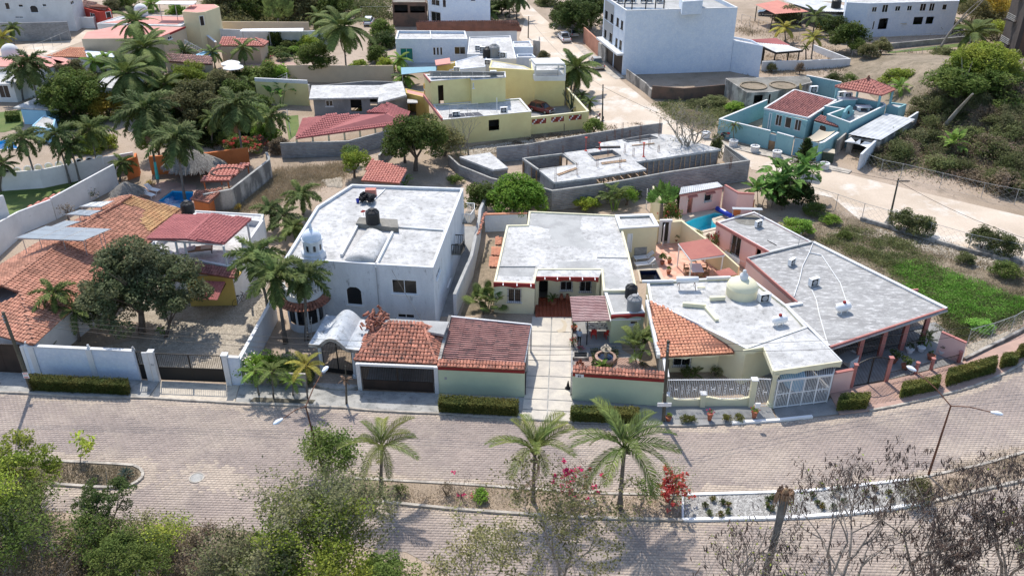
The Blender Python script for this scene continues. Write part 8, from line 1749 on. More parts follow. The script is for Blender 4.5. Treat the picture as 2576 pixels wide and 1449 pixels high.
# right background
cpz=thg('car_port','open shelter with red and white roof sheets behind the low white wall','shelter',G(3,700,450,0));ribbed(cpz,[G(3,485,305,3.0),G(3,565,325,3.0),G(3,810,345,3.0),G(3,705,290,3.0)],Xa,.4,.06);ribbed(cpz,[G(3,705,400,2.8),G(3,905,382,2.8),G(3,800,345,3.0),G(3,560,325,3.0)],'metal_sheet',.4,.06);MB().bar(G(3,488,312,2.9),G(3,705,405,2.7),.15,.3).bd('dark_beam',Qh,cpz);MB().bar(G(3,705,405,2.7),G(3,905,388,2.7),.15,.3).bd('dark_beam',Qh,cpz)
for x,y in((500,330),(610,370),(700,400),(800,395),(880,390),(620,350)):q=G(3,x,y,2.6);MB().bar((q.x,q.y,0),(q.x,q.y,2.7),.18).bd(Qo,Qh,cpz)
lwall('lot_wall','long low white wall in front of the red and white shelter',[G(3,590,540),G(3,860,530),G(3,1250,505),G(3,985,385)],[1.6,1.5,1.3,1.0],Qa,.25)
wr=thg('workshop_roofs','workshop with faded red roof and cluttered white sheet roofs','workshop',G(3,800,60,0));ribbed(wr,[G(3,700,110,3.0),G(3,955,92,3.0),G(3,720,5,3.4),G(3,550,38,3.4)],Xf,.5,.06)
for pts in((760,10,960,0,1200,40,960,70),(960,70,1200,40,1330,95,1060,90),(900,-40,1200,-30,1240,20,980,10)):ribbed(wr,GL(3,3.0,*pts),'metal_sheet',.5,.05)
MB().prism(GL(3,2.6,800,60,1300,100,1290,60,900,10),0,2.7).bd('wall',Qp,wr);[MB().bar((G(3,x,y,2.8).x,G(3,x,y,2.8).y,0),G(3,x,y,2.8),.15).bd(Qo,Qh,wr)for x,y in((560,50),(680,115),(900,100))]
lwall(Xl,'white garden wall left of the white villa',[G(3,1080,200),G(3,1340,215)],2.2,Qa,.25);water_tank(G(3,1155,60,3.1),'black water tank on the cluttered white workshop roof',r=.9,h=1.6)
vi=bldg('white_villa','white two-storey villa with dark windows and balconies in the upper right',Qc,GL(3,6.0,1410,28,2090,8,2060,-60,1240,-70,1240,20),6.0,Qw,Qe,par=.2,ops=(('win',3,1425,95,1470,55),('win',3,1500,98,1558,32),('win',3,1600,88,1648,48),('win',3,1690,85,1735,45),('win',3,1785,88,1845,25),('win',3,1855,88,1910,22),(Qs,3,1470,225,1555,140),('door',3,1425,225,1455,160),(Qs,3,1735,190,1820,130),(Qs,3,1830,185,1900,128),('win',3,1955,78,2000,35)))
m=MB();m.prism(GL(3,3.2,1480,138,1720,100,1900,120,1910,90,1480,105),2.9,3.15);m.bd('balcony',Qa,vi);pa=thg('parasol','cream parasol beside the villa pool','parasol',G(3,1600,225));MB().prism(GL(3,2.3,1500,160,1690,185,1690,178,1510,150),2.25,2.32).bd('canopy','cloth_beige',pa);MB().tube([G(3,1600,225),G(3,1600,225)+UP(2.3)],.05,6).bd('pole',Qk,pa);tag(MB().box(G(3,1590,240,.8),(2.4,.1,1.6)).bd('screen',Qg,None,o=G(3,1590,240)),'white screen panel in the villa garden','screen')
fence('chain_fence','high chain-link fence in front of the villa garden',[G(3,1240,380),G(3,1530,368),G(3,1850,340),G(3,2160,305)],2.0,3.0,wiresp=.9);lwall('lot_wall','low grey wall under the villa fence',[G(3,1530,372),G(3,2165,310)],.9,Xd,.25);sheet('grass_strip',3,.03,'lawn',1540,395,1800,360,2130,325,2140,350,1800,385,1550,405)
fence('chain_fence','sparse mesh fence around the sandy yard by the workshop',[G(3,440,180),G(3,700,265),G(3,1150,350)],1.8,2.5,mesh=False);fence('chain_fence','mesh fence on the dry lot beyond the low white wall',[G(3,1270,460),G(3,1590,470),G(3,1900,430)],1.8,3.0,mesh=False)
tw_=thg('dark_tower','dark brown apartment tower cut by the right edge','tower',G(3,2480,560,0));z_=26;f0=G(3,2480,558,0);l0=G(3,2395,430,0);MB().prism([f0,l0,l0+V3((26,10,0)),f0+V3((26,0,0))],0,z_).bd('wall','tower_brown',tw_)
MB().bar(f0+V3((-.3,-.05,z_/2+.01)),l0+V3((-.3,0,z_/2+.01)),.6,z_).bd('dark_facade','tower_wall',tw_)
for z in(3.6,7.2,10.8,14.4):
 q=f0.lerp(l0,.5)+V3((-.9,-.3,z));MB().box(q,(1.3,2.6,.2),.3).bd('balcony_slab','tower_wall',tw_)
 m=MB();[m.bar(q+V3((-.7,-1.6,.25*i+.2)),q+V3((-.5,1.4,.25*i+.2)),.09)for i in rg(4)];m.bd('balcony_rail',Xd,tw_)
# UPPER LEFT HOUSES
wl=bldg('white_large_house','large white house with small arched windows in the top left corner',Qc,GL(16,6.5,-700,-60,860,-60,1000,-130,-700,-150),6.5,Qa,Qe,par=.2,ops=(('arch',16,388,165,465,75),('win',16,75,125,108,40),('win',16,235,95,285,60),('win',16,535,88,580,55),('win',16,892,72,925,5),('win',16,190,232,290,212)))
rd=bldg('red_house','red house with weathered clay tile roof near the top left',Qc,GL(16,3.2,1010,85,1250,150,1400,130,1360,90,1080,30),3.1,'red_wall',None,ops=(('win',16,1140,215,1190,180),('door',16,1340,235,1385,120)));tiled(rd,[G(16,1000,80,3.2),G(16,1290,130,3.2),G(16,1370,95,4.0),G(16,1090,10,4.0)],'mottled_tile',.4,.5,cap=60)
lwall(Xc,'long white wall in front of the white corner house',[G(16,-200,345),G(16,600,350),G(16,1200,360),G(16,1270,320)],[2.2,2.2,2.0,2.2],Qa,.2);blockwall('grey block wall around the sandy corner lot',[G(16,-200,520),G(16,330,520),G(16,900,505)],3.2,False);fence('mesh_fence','slanting mesh fence on the sandy corner lot',[G(16,330,720),G(16,560,650),G(16,880,510)],1.7,2.2,mesh=False)
sheet('sandy_lot',16,.02,'sand_road',-100,620,300,560,900,510,1080,370,1200,370,1100,500,600,690,300,720,-100,760)
pk=bldg('pink_roof_house','beige house with pinkish roof and columned porch',Qc,GL(16,4.2,1025,495,1520,490,2040,465,2325,345,1480,325,1080,410),4.2,'sand_wall',Ya,par=.0,roofz=4.22,ops=(('win',16,2115,512,2160,450),));MB().bar(G(16,2040,470,4.1),G(16,2330,348,4.1),.2,.3).bd('fascia','red_trim',pk)
pk2=bldg('pale_roof_house','white house with wide pale pink roof and white dome',Qc,GL(16,4.2,1215,298,2270,330,2475,212,1880,195,1500,210),4.2,Qa,Qe,par=.1,ops=(('door',16,2360,395,2395,310),));c=G(16,1785,190,4.2);MB().lathe([(1.1,0),(1.1,1.0)]+[(1.1*math.cos(i*math.pi/12),1.0+.9*math.sin(i*math.pi/12))for i in rg(1,7)],c,18).bd('dome',Qa,pk2,smooth=True)
MB().sheet(GL(16,4.13,1290,290,2230,312,2400,222,1900,205),4.135).bd('roof_coat',Ya,pk2)
yt=bldg('cream_two_storey','cream two-storey house with red roof edge and balconies behind the pale roof',Qc,GL(16,6.2,2290,150,2480,165,2576,155,2760,90,2700,60,2400,60),6.2,'pale_yellow',Ya,par=.0,roofz=6.23,ops=(('door',16,2520,330,2560,200),('win',16,2590,150,2630,100)));cn_=thg('canopy','flat white canopy on thin posts in the upper left','canopy',G(16,2200,140,6.2));MB().prism(GL(16,7.0,1950,50,2430,60,2475,20,2010,18),6.9,7.0).bd('sheet',Qg,cn_);[MB().bar((G(16,x,y,6.8).x,G(16,x,y,6.8).y,3.0),G(16,x,y,6.8),.1).bd(Qo,Qk,cn_)for x,y in((2000,50),(2200,55),(2400,58),(2450,25))]
or_=thg('orange_roof_house','low white house with bright orange tile roof',Qc,G(16,800,700,0));tiled(or_,[G(16,590,715,2.6),G(16,1095,730,2.6),G(16,1050,605,3.4),G(16,880,605,3.4)],Yd,.36,.45,cap=100);MB().prism(GL(16,2.4,640,720,1480,735,1480,690,900,620,640,700),0,2.5).bd('wall',Qw,or_)
pr_=bldg('pink_gable_house','house with pale pink roof planes and white water dome at the left edge',Qc,GL(16,3.0,-120,830,590,860,975,785,760,720,300,680,-120,740),2.9,Qa,None);
for pts in((590,860,820,785,480,700,300,690),(-120,830,590,860,300,690,-120,740),(740,830,975,785,780,725,640,720)):MB().prism(GL(16,3.1,*pts),2.95,3.1).bd('roof',Ya,pr_)
c=G(16,140,700,3.1);MB().lathe([(1.25,0),(1.25,.7)]+[(1.25*math.cos(i*math.pi/12),.7+1.1*math.sin(i*math.pi/12))for i in rg(1,7)],c,20).bd('dome',Qa,pr_,smooth=True)
lf2=bldg('white_garden_house','white garden house with dark glazing at the left edge',Qc,GL(16,2.7,-120,1055,160,1060,300,1010,480,1000,480,900,-120,930),2.7,Qa,Qe,par=.1,ops=((Xw,16,10,1235,95,1075),(Xw,16,110,1180,190,1070),('win',16,290,1165,360,1100)))
bldg('white_wide_roof','broad white flat roof hidden among the palms',Qc,GL(1,2.8,720,650,1000,690,1080,590,800,575),2.8,Qa,Qe,par=.1)
lb_=bldg('blue_hut','small pale blue pool hut with white hipped roof',Qc,GL(1,2.1,155,825,340,830,420,800,330,740,250,740),1.95,Yc,None);MB().prism(GL(1,2.2,100,812,440,830,450,760,300,730),2.0,2.2).bd('roof',Qe,lb_);bldg('blue_hut','second little pale blue hut half hidden under palms',Qc,GL(1,1.9,240,950,400,980,420,900,330,870),1.9,Yc,Qe,par=.05)
aw2=lwall('arcade_wall','white garden wall pierced by a row of small arched openings',[G(1,-60,1448),G(1,330,1420),G(1,780,1325),G(1,1030,1280)],2.2,Qa,.22);A,B=G(1,-20,1442),G(1,830,1315);L=(B-A).length;dd=(B-A)/L;n_=V3((dd.y,-dd.x,0))*.13
for i in rg(11):
 c=A+dd*L*(i+.5)/11;m=MB();a0=c-dd*.45;q=MB();Z=2.2
 m.poly([a0+n_+UP(Z-.9),a0+dd*.6+n_+UP(Z-.9),a0+dd*.6+n_+UP(Z-.1)]+[a0+dd*(.3+.3*math.cos(t))+n_+UP(Z-.1+.3*math.sin(t))for t in[math.pi*j/6 for j in rg(1,7)]]);m.bd('arched_opening','glass_dark' if i in(1,7,8,9)else Qm,aw2)
 f=MB();f.tube([a0+n_*1.2+UP(Z-.9)]+[a0+dd*(.3-.36*math.cos(t))+n_*1.2+UP(Z-.1+.36*math.sin(t))for t in[math.pi*j/6 for j in rg(7)]]+[a0+dd*.6+n_*1.2+UP(Z-.9)],.08,5);f.bd('arch_surround',Qg,aw2)
sheet('lawn',1,.03,'lawn',-100,860,160,830,180,960,30,1000,-100,1000);sheet('lawn',1,.03,'lawn',2150,880,2250,870,2260,1000,2180,1060);hedge(1,(50,925,155,915,150,885,55,890),'short clipped hedge on the small left lawn',.9,mat=Qb,dens=120,leafsz=.12,z=.03)
# middle gardens
st_=bldg('beige_pavilion','beige garden pavilion with coral tiled hip roof','pavilion',GL(1,2.8,1665,350,1960,355,2015,320,1920,295,1670,300),2.7,'sand_wall',None);tiled(st_,[G(1,1660,350,2.8),G(1,1990,352,2.8),G(1,1900,292,3.6),G(1,1680,292,3.4)],Xf,.4,.5,cap=60);tiled(st_,[G(1,1990,352,2.8),G(1,2028,318,2.8),G(1,1920,285,3.6)],Xf,.4,.5,cap=30)
lwall(Xl,'beige curved stair wall with white edging',[G(1,1400,330),G(1,1500,340),G(1,1640,390)],[3.6,3.2,1.5],'sand_wall',.3,cop=(Qa,.12,.05));sb_=thg('stair_balustrade','white balustrade stair descending beside the pink roof','stairs',G(1,1480,380));a,b=G(1,1400,340,2.8),G(1,1555,420,.6)
for i in rg(12):q=a.lerp(b,i/11);MB().lathe([(.06,0),(.1,.15),(.05,.4),(.08,.7)],q,6).bd('baluster',Qa,sb_)
MB().bar(a+UP(.75),b+UP(.75),.18,.12).bd('handrail',Qa,sb_);MB().bar(a-UP(.15),b-UP(.15),1.2,.3).bd('stair_slab','sand_wall',sb_)
lw1=bldg('tile_lean_to','low lean-to with pale red tiles beside the blue parasol',Qc,GL(1,2.0,1250,455,1600,490,1600,440,1260,410),1.9,'sand_wall',None);tiled(lw1,[G(1,1250,465,2.0),G(1,1600,490,2.0),G(1,1600,435,2.6),G(1,1255,405,2.6)],'mottled_tile',.4,.5,cap=60)
def parasol(k,x,y,label,mat,r=1.4,z=2.3):
 c=G(k,x,y,z);b=V3((c.x,c.y,0));rt=thg('parasol',label,'parasol',b);MB().lathe([(.001,.5),(r*.5,.3),(r,0),(r*.98,-.08)],c,8).bd('canopy',mat,rt);MB().tube([b,c+UP(.5)],.04,6).bd('pole',Qk,rt)
parasol(1,1560,412,'bright blue parasol in the middle garden',Yc,1.7);parasol(1,1740,480,'white parasol behind another in the middle garden','cloth_white',1.5);parasol(1,1760,510,'white parasol nearest the big trees in the middle garden','cloth_white',1.6)
lwall(Xl,'long white wall behind the middle gardens',[G(1,1560,330),G(1,2040,345),G(1,2340,350),G(1,2480,335)],2.6,Qa,.2);lwall(Xl,'long sandy wall below the scrub trees',[G(1,1600,265),G(1,2340,270)],2.4,'sand_wall',.2);lc=thg('canopy','long thin white canopy in the middle garden','canopy',G(1,2050,250));MB().prism(GL(1,3.2,1810,238,2285,238,2290,215,1830,220),3.1,3.2).bd('sheet',Qg,lc);[MB().bar((G(1,x,235,3.1).x,G(1,x,235,3.1).y,0),G(1,x,235,3.1),.12).bd(Qo,Qk,lc)for x in(1830,2030,2270)]
sheet('terrace',1,.03,Xz,1840,470,2230,470,2240,530,1860,540);fq=thg('garden_fountain','small garden fountain on a paved terrace with low walls','fountain',G(1,2030,515));MB().lathe([(1.2,0),(1.2,.4),(1.0,.4),(1.0,.1),(.2,.1),(.15,.9),(.5,1.0),(.5,1.1),(.001,1.1)],G(1,2030,515),16).bd('basin','pot_clay',fq)
cb=thg('trellis','white crossed lattice trellis above the left gardens','trellis',G(1,2110,640));a,b=G(1,2045,650,0),G(1,2175,640,0);m=MB()
for i in rg(9):m.bar(a.lerp(b,i/8),a.lerp(b,min(1,i/8+.25))+UP(.7+1.1*i/8),.06)
for i in rg(5):m.bar(a+UP(.2*i),b+UP(.45*i),.06)
m.bd('lattice',Qg,cb);lwall(Xl,'white wall section below the trellis',[G(1,1990,720),G(1,2345,730)],1.8,Qa,.2)
# STREET FURNITURE, POLES, CABLES
_,TL=pole(7,195,300,18,-180,'old wooden pole leaning at the left end of the long hedge',r=.15,z=.14)
_,TR=pole(8,1990,490,2020,-5,'dark concrete pole in front of the green wall with a small street sign',r=.14,z=.14)
o=bpy.data.objects['utility_pole.001'];q=G(8,1990,490,.14);MB().box((q.x-.1,q.y-.2,1.75),(1.0,.05,.32)).bd('sign_plate',Qg,o)
ptw=[(2,1968,1000,1975,640,'tall thin wooden pole beside the quad bike'),(2,1410,290,1414,125,'wooden pole between tile roof and dirt road'),(2,1612,165,1616,-20,'wooden pole near the top of dirt road'),(6,1555,395,1630,60,'slim pole on concrete foot beside the far dirt road'),(2,395,200,385,10,'pale pole beside the open unfinished brick structure'),(2,1680,1150,1682,935,'dark post behind the open frame of the unfinished house'),(1,2190,1000,2165,830,'white pipe post beside the red tile pavilion'),(5,2300,290,2310,140,'white clothes post behind the annex'),(5,1365,1430,1375,1250,'thin rusty post with white lamp at the garage edge'),(8,35,390,25,150,'thin tree stake beside the porch step')]
T={}
for i,(k,bx,by,tx,ty,lb)in en(ptw):r_,T[i]=pole(k,bx,by,tx,ty,lb,r=.11 if i<4 else.06,mat=Qg if 'white' in lb[:6]else 'rust' if 'rusty' in lb else 'pole_wood',insul=i<4,name='utility_pole' if i<5 else Qo)
b=G(6,1555,400,0);MB().lathe([(.5,0),(.35,.35),(.15,.9),(.001,.9)],b,8).bd('concrete_foot',Xd,bpy.data.objects['utility_pole.005'])
MB().box((T[3].x+.6,T[3].y,T[3].z-.3),(1.2,.1,.1)).bd('crossarm',Qh,bpy.data.objects['utility_pole.005'])
for dz in(.3,.55,.8):wire(TL-UP(dz),TR-UP(dz+.1),'long overhead cable running from the left pole past the garages',.5+dz)
for dz in(.3,.7):wire(TR-UP(dz),G(9,2400,-200,5.2)-UP(dz),'overhead cable from the dark pole across the cream house to the right',.5+dz)
wire(T[0]-UP(.3),T[1]-UP(.3),'overhead cable between the two poles by the dirt road',1.0);wire(T[0]-UP(.3),T[3]-UP(.3),'long cable above the far dirt road',1.5,.02);wire(T[3]-UP(.3),G(6,3300,700,5),'cable leaving the slim pole to the right',1.0,.02)
wire(G(5,380,750,5.6),G(8,620,60,2.8),'service cable dropping from the white house to the garage',.2)
street_lamp(7,2010,860,1888,398,'double street lamp rising through the small tree on the left median',[(.75,2.2,1.0),(-1.1,-1.4,.1)])
street_lamp(9,1515,835,1658,395,'double street lamp on the right median above the curved street',[(-1.5,2.3,1.0),(2.1,-.8,.1)])
# HEDGES
hg='clipped hedges along the street'
for k,pts,lb,h,dn,z in((7,(195,306,800,334,805,292,200,262),'long clipped hedge with reddish tips below the bluish wall',.95,330,.14),(8,(605,440,1085,466,1092,420,612,392),'clipped hedge in front of the brown-roofed garage wall',.95,330,.14),(8,(1415,497,1830,512,1835,468,1422,455),'clipped hedge under the fountain garden wall behind the palm',.9,330,.14),
 (9,(950,432,1130,418,1148,372,965,385),'cube shaped hedge nearest the garage cage',.9,330,.14),(9,(1342,352,1572,306,1580,262,1350,305),'rounded hedge between arched gate and curved kerb',.85,330,.14),(9,(1625,282,1925,196,1922,148,1625,232),'largest hedge on the curved pavement',1.0,330,.14),(9,(1958,168,2060,150,2062,112,1962,128),'small hedge block right of the largest hedge',.85,330,.14),(9,(2062,112,2150,88,2150,52,2062,75),'hedge block at the right frame edge',.85,330,.14)):hedge(k,pts,lb,h,group=hg,dens=dn,z=z)
for x,y,lb in((1640,450,'left half of the wild hedge by the slim pole'),(1780,490,'right half of the wild hedge by the slim pole'),(2250,590,'left half of the wild hedge at the far right fence'),(2420,640,'right half of the wild hedge at the far right fence')):bush(6,x,y,1.5,lb,Qv,h=2.6,n=5000,leafsz=.05,wide=1.25,var=x%5)
for x,y,lb,m_,w in((2020,488,'lime potted plant beside the dark pole',Qq,.3),):pot_plant(8,x,y,lb,.22,.35,L=.35,z=.14,mat=m_)
for x,y,lb in((10,492,'round dark bush in pot at the white kerb'),(55,495,'second small round bush along the white kerb'),(272,488,'left ball of the twin clipped bushes'),(345,486,'right ball of the twin clipped bushes')):bush(9,x,y,.42,lb,'leaf_hedge',h=.62,n=900,leafsz=.09,z=.14)
pot_plant(9,165,485,'tall clay pot with thin reddish plant at the white kerb',.2,.55,L=.4,z=.14,flower='flower_pink',n=120);pot_plant(9,440,470,'clay pot with lime and red leaves below the column',.22,.5,L=.45,z=.14,mat=Qq,flower=Xv)
# MEDIAN PLANTS
palm(8,245,930,250,660,2.75,'left of the three young coconut palms on the median','young','frond_young',11,.13,e0=84,e1=18,seed=3,z=.1)
palm(8,1185,990,1195,690,3.2,'middle young coconut palm with a hanging dead frond','young','frond_young',12,.13,e0=87,e1=40,deads=1,seed=5,z=.1,nuts=4)
palm(8,1720,1030,1750,665,3.7,'right young coconut palm with thick nut cluster','young',Qd,15,.16,e0=86,e1=12,seed=8,z=.1,nuts=7)
bush(8,365,945,.6,'small green shrub right of the left median palm',Qb,h=.9,n=700,z=.1);bush(8,650,950,.7,'dry brown shrub on the bare median',Qn,h=1.1,n=900,z=.1,leafsz=.05);bush(8,860,975,.62,'bright green leafy shrub in the middle of the median',Qx,h=.9,n=800,z=.1,leafsz=.1);bush(8,1080,975,.4,'little shrub left of the middle median palm',Qb,h=.6,n=350,z=.1)
def blossoms(rt,base,r,z0,z1,n,mat,seed=1,size=.06):
 rs=np.random.RandomState(seed);cc=rs.normal(size=(max(3,n//14),3))*[r*.55,r*.5,(z1-z0)*.3]+[0,0,(z0+z1)/2];p=cc[rs.randint(0,len(cc),n)]+rs.normal(size=(n,3))*.07;v,f=leafq(p,np.full(n,size),rs,asp=.8);link('blossom',raw('blossom',v,f,mat),rt)['kind']=Qt
r=btree(G(8,740,955,.1),2.2,'thin dry shrub with few pink flowers beside the brown shrub',4,12,r0=.03,first=.33,nstem=4,leaves=120,leafmat=Qn,leafsz=.05,kids=(2,2),name='flowering_shrub');blossoms(r,0,.8,.3,1.6,60,'flower_pink',2)
r=btree(G(8,1430,985,.1),2.9,'sparse magenta bougainvillea between the middle and right palms',5,21,r0=.045,first=.33,nstem=6,leaves=700,leafmat=Qn,leafsz=.05,kids=(2,2),name='flowering_shrub');blossoms(r,0,1.5,.8,2.5,420,'flower_pink',5,.1)
r=btree(G(8,2030,1000,.1),2.6,'coral red bougainvillea at the end of the bare median',5,31,r0=.045,first=.33,nstem=6,leaves=900,leafmat=Qb,leafsz=.05,kids=(2,2),name='flowering_shrub');blossoms(r,0,1.0,.6,2.2,1300,Xv,6,.08)
r=btree(G(8,1850,1015,.1),1.9,'leggy green shrub right of the right median palm',4,15,r0=.035,first=.35,nstem=3,leaves=420,leafmat=Qb,leafsz=.08,kids=(2,2),name='shrub');bush(8,1620,985,.3,'tiny dry stump shrub beside the white manhole',Qn,h=.5,n=120,z=.1)
for i,(x,y,rd)in en(((140,1025,0),(186,985,1),(246,1005,0),(280,1020,1),(165,1075,0),(232,1082,1),(278,1065,0),(520,1025,1),(560,975,0),(548,1045,0),(530,985,0),(830,1010,0),(855,900,1),(800,960,0),(860,1030,1),(930,950,0),(960,920,0),(930,1035,0),(990,1000,0),(1130,945,0),(1185,920,1),(1270,945,1),(1180,990,0),(1290,1000,0))):
 bush(9,x,y,.27,'little dark shrub planted in the white pebbles','leaf_hedge' if rd else Qf,h=.52,n=200,leafsz=.16,z=.1,var=i%4,group='small shrubs in the pebble median',flower=Xv if rd else None,fn=14)
bush(9,1430,985,1.2,'large dark shrub at the foot of the right street lamp',Qj,h=2.0,n=3600,leafsz=.045,z=.1)
blades('dry_grass',inset(ccw(ISL),.2),7000,'grass_dry',.16,2,.1,'dry grass on the left median island');blades('dry_grass',MED_UP[10:]+MED_LO[10:][::-1],9000,'grass_dry',.15,3,.1,'dry grass on the right end of the median',60,.5);blades('dry_grass',MED_UP[:6]+MED_LO[:6][::-1],9000,'grass_dry',.09,4,.1,'dry leaf litter on the median',90,.4);cover('leaf_litter',MED_UP[:6]+MED_LO[:6][::-1],3000,Qn,.04,.03,5,.1,label='dead leaves on the median soil')
ag=thg('agave','blue-green agave at the tip of the left median island','agave',G(7,780,830,.1))
for i in rg(26):link('leaf',frondm('paddle','leaf_agave',0),ag,(0,0,.05),(0,-R(20+60*(i/26)),i*2.4),(.75,.35,.6))
r=btree(G(7,497,765,.1),1.9,'young lime green sapling on the left median island',3,5,r0=.04,first=.5,leaves=160,leafmat=Qq,leafsz=.16,name='sapling',spread=.45)
# FOREGROUND TREES
def fg(k,bx,by,tx,ty,R_,lb,mat,n=15000,ls=.03,var=0,sq=.85,blobs=80,br=.17,bark='pale_bark'):return tree(k,bx,by,tx,ty,R_,lb,mat,n=n,leafsz=ls,var=var,bark=bark,squash=sq,blobs=blobs,br=br,shell=.85,r0=.12)
fg(8,330,1850,300,1470,1.6,'low bright green crown cut by the bottom edge',Qb,var=6,n=11000)
fg(7,40,1150,60,760,2.3,'yellow-green tree at the left edge over the median island',Qq,var=7,n=9000,blobs=60)
fg(7,660,1300,650,985,1.7,'small dark leaved tree with forked trunk at the lower left',Qf,var=11,n=7000,blobs=40,br=.17)
fg(7,820,1650,800,1330,1.9,'dark vine covered tree at the bottom left',Qb,var=12,n=9000)
def leafy(k,x,y,h,seed,lb,mat,leaves,ls=.085,nb=.13,**kw):return btree(G(k,x,y,0),h,lb,6,seed,r0=nb,first=.3,nstem=3,leaves=int(leaves*.62),leafmat=mat,leafsz=ls,name='broadleaf_tree',spread=.72,**kw)
leafy(7,1960,1620,8.6,101,'grey-green tree in front of the left street lamp, nearest the median',Xr,15000,lean=(.1,.25,0));leafy(7,1560,1720,6.2,102,'sparse grey-green tree at bottom left of the centre',Xr,9000)
leafy(7,0,1500,8.0,104,'yellowish dense tree in the lower left corner',Qq,11000,lean=(0,.25,0));leafy(7,330,1560,6.8,105,'dark green tangled tree in the lower left',Qb,12000)
leafy(8,60,1680,7.6,103,'bright green tree at the bottom edge left of centre',Qq,20000);leafy(7,1780,1800,6.5,107,'second bright green tree at the bottom edge further left',Qb,14000)
leafy(7,2005,862,4.3,111,'small round tree around the left street lamp',Qb,9000,nb=.06)
leafy(7,250,1080,3.6,106,'olive spreading shrub tree on the left median island',Qj,5000)
for i,(x,y,tx,ty,h,m_,lb)in en(((1050,1500,0,0,4.2,Qq,'leaning dry tree with yellow-green vine tips'),(1300,1560,0,0,3.8,Qn,'brown dry tree with broken top at the bottom left'),(560,1600,0,0,3.4,Qn,'dry brown thicket tree in the lower left'),(1480,1620,0,0,3.2,Qn,'dry grey bush tree near the bottom centre left'),(180,1680,0,0,3.3,Qn,'dry vine tangle at the bottom left corner'),(900,1380,0,0,3.6,Qj,'olive thicket tree just below the street at lower left'),(1180,1400,0,0,3.0,Qn,'brown thicket shrub below the manhole'),(30,1320,0,0,4.0,Qj,'olive thicket tree by the left frame edge'),(700,1480,0,0,3.8,Qb,'vine green thicket tree below the forked tree'))):
 btree(G(7,x,y,0),h,lb,5,40+i,r0=.08,first=.36,nstem=3,leaves=2600,leafmat=m_,leafsz=.07,name='dry_tree')
BR=GL(7,0,-300,1040,300,1080,700,1160,1400,1220,2109,1500)+GL(8,0,700,1560,700,1700)+GL(7,0,-300,1700)
MB().sheet(BR,.012).bd('brush_soil',Xm,kind=Xk)
cover('undergrowth',BR,18000,Qn,.10,1.5,11,.05,170,'dry brown undergrowth in the lower left corner',cr=.7);cover('undergrowth',BR,14000,Qj,.10,1.7,12,.05,70,'olive vines and undergrowth in the lower left corner',cr=.7)
btree(G(8,1330,1600,0),8.8,'sparse olive tree with bare grey twigs at the bottom centre',6,61,r0=.12,first=.32,nstem=3,leaves=4600,leafmat=Qj,leafsz=.085,name='sparse_tree',spread=.75)
btree(G(8,850,1650,0),6.5,'low brownish tree at the bottom edge left of the palms',6,62,r0=.1,first=.3,nstem=3,leaves=3200,leafmat=Qj,leafsz=.085,name='sparse_tree',spread=.8)
for i,(x,y,h,s_,lb,ln)in en(((1450,1660,10.5,71,'leafless tree full of dark pods at the bottom right',(0,.1,0)),(900,1640,9.5,72,'leafless podded tree beside the broken palm stump',(.05,.1,0)),(1950,1620,10.5,73,'leafless podded tree at the lower right corner',(0,.1,0)),(300,1680,7.5,74,'low leafless tree left of the broken palm stump',(-.05,0,0)))):
 btree(G(9,x,y,0),h,lb,6,s_,bark='grey_twig',r0=.15,first=.3,nstem=3,pods=(3600,2000,2600,700)[i],lean=ln,kids=(2,3),spread=.78,leaves=(0,60,60,120)[i],leafmat=Qq,leafsz=.08,plen=.36)
# broken palm stump
b,t=stand(9,480,1560,625,925);bs=thg('palm_stump','leaning headless palm trunk with torn crown at the lower right','palm stump',b);pts=[b.lerp(t,i/8)+V3((-.25*math.sin(math.pi*i/8),0,0))for i in rg(9)]
b2=G(9,440,1640,0);t=atY(9,632,950,b2.y);pts=[b2.lerp(t,i/9)+V3((.12*math.sin(math.pi*i/9),0,0))for i in rg(10)];MB().tube(pts,[.25,.22,.2,.19,.19,.19,.19,.2,.23,.2],12).bd('trunk','palm_bark_grey',bs,smooth=True)
m=MB();rs=random.Random(3)
for i in rg(26):a=i*2.4;q=t+V3((math.cos(a)*.2,math.sin(a)*.2,rs.uniform(-.15,.15)));m.tube([q,q+V3((math.cos(a)*.18,math.sin(a)*.18,.25)),q+V3((math.cos(a)*.32,math.sin(a)*.3,-rs.uniform(.2,1.0)))],[.06,.05,.012],4)
m.bd('torn_sheaths','dead_frond',bs);MB().lathe([(.24,-.2),(.18,.15),(.1,.42),(.001,.5)],t,8).bd('broken_top','wood',bs)
bush(9,2100,1240,.9,'bright green shrub at the lower right edge',Qx,h=1.8,n=1800,leafsz=.05,at=G(9,2130,1330,0))
# FRONT GARDENS
tree(4,1070,1225,1060,830,3.9,'large dark mango tree in the gravel courtyard','leaf_mango',n=26000,leafsz=.028,var=21,shell=.85,br=.19,blobs=90,r0=.28);tree(4,850,1200,840,980,2.4,'lower dark bough tree left of the large mango','leaf_mango',n=11000,leafsz=.035,var=22);tree(4,1250,1260,1300,1000,1.5,'smaller right-hand mango crown by the yellow house','leaf_mango',n=8000,leafsz=.04,var=23)
palm(4,440,1290,400,930,1.9,'green palm over the lower corner of terracotta roof',Ql,Qd,13,.13,bark='palm_bark_grey',crownshaft=True);palm(4,600,1290,555,1060,2.1,'second lower palm beside the terracotta roof corner',Xb,Qd,14,.11);clump(4,420,1320,1.3,'cluster of small palms behind the bluish street wall',Xb,Qr,24,h=1.0,spread=.8,seed=5);clump(4,1230,1240,.9,'banana sprout at the right foot of the mango','paddle','banana_leaf',6,h=.4,stems=2,spread=.2,name='banana_plant')
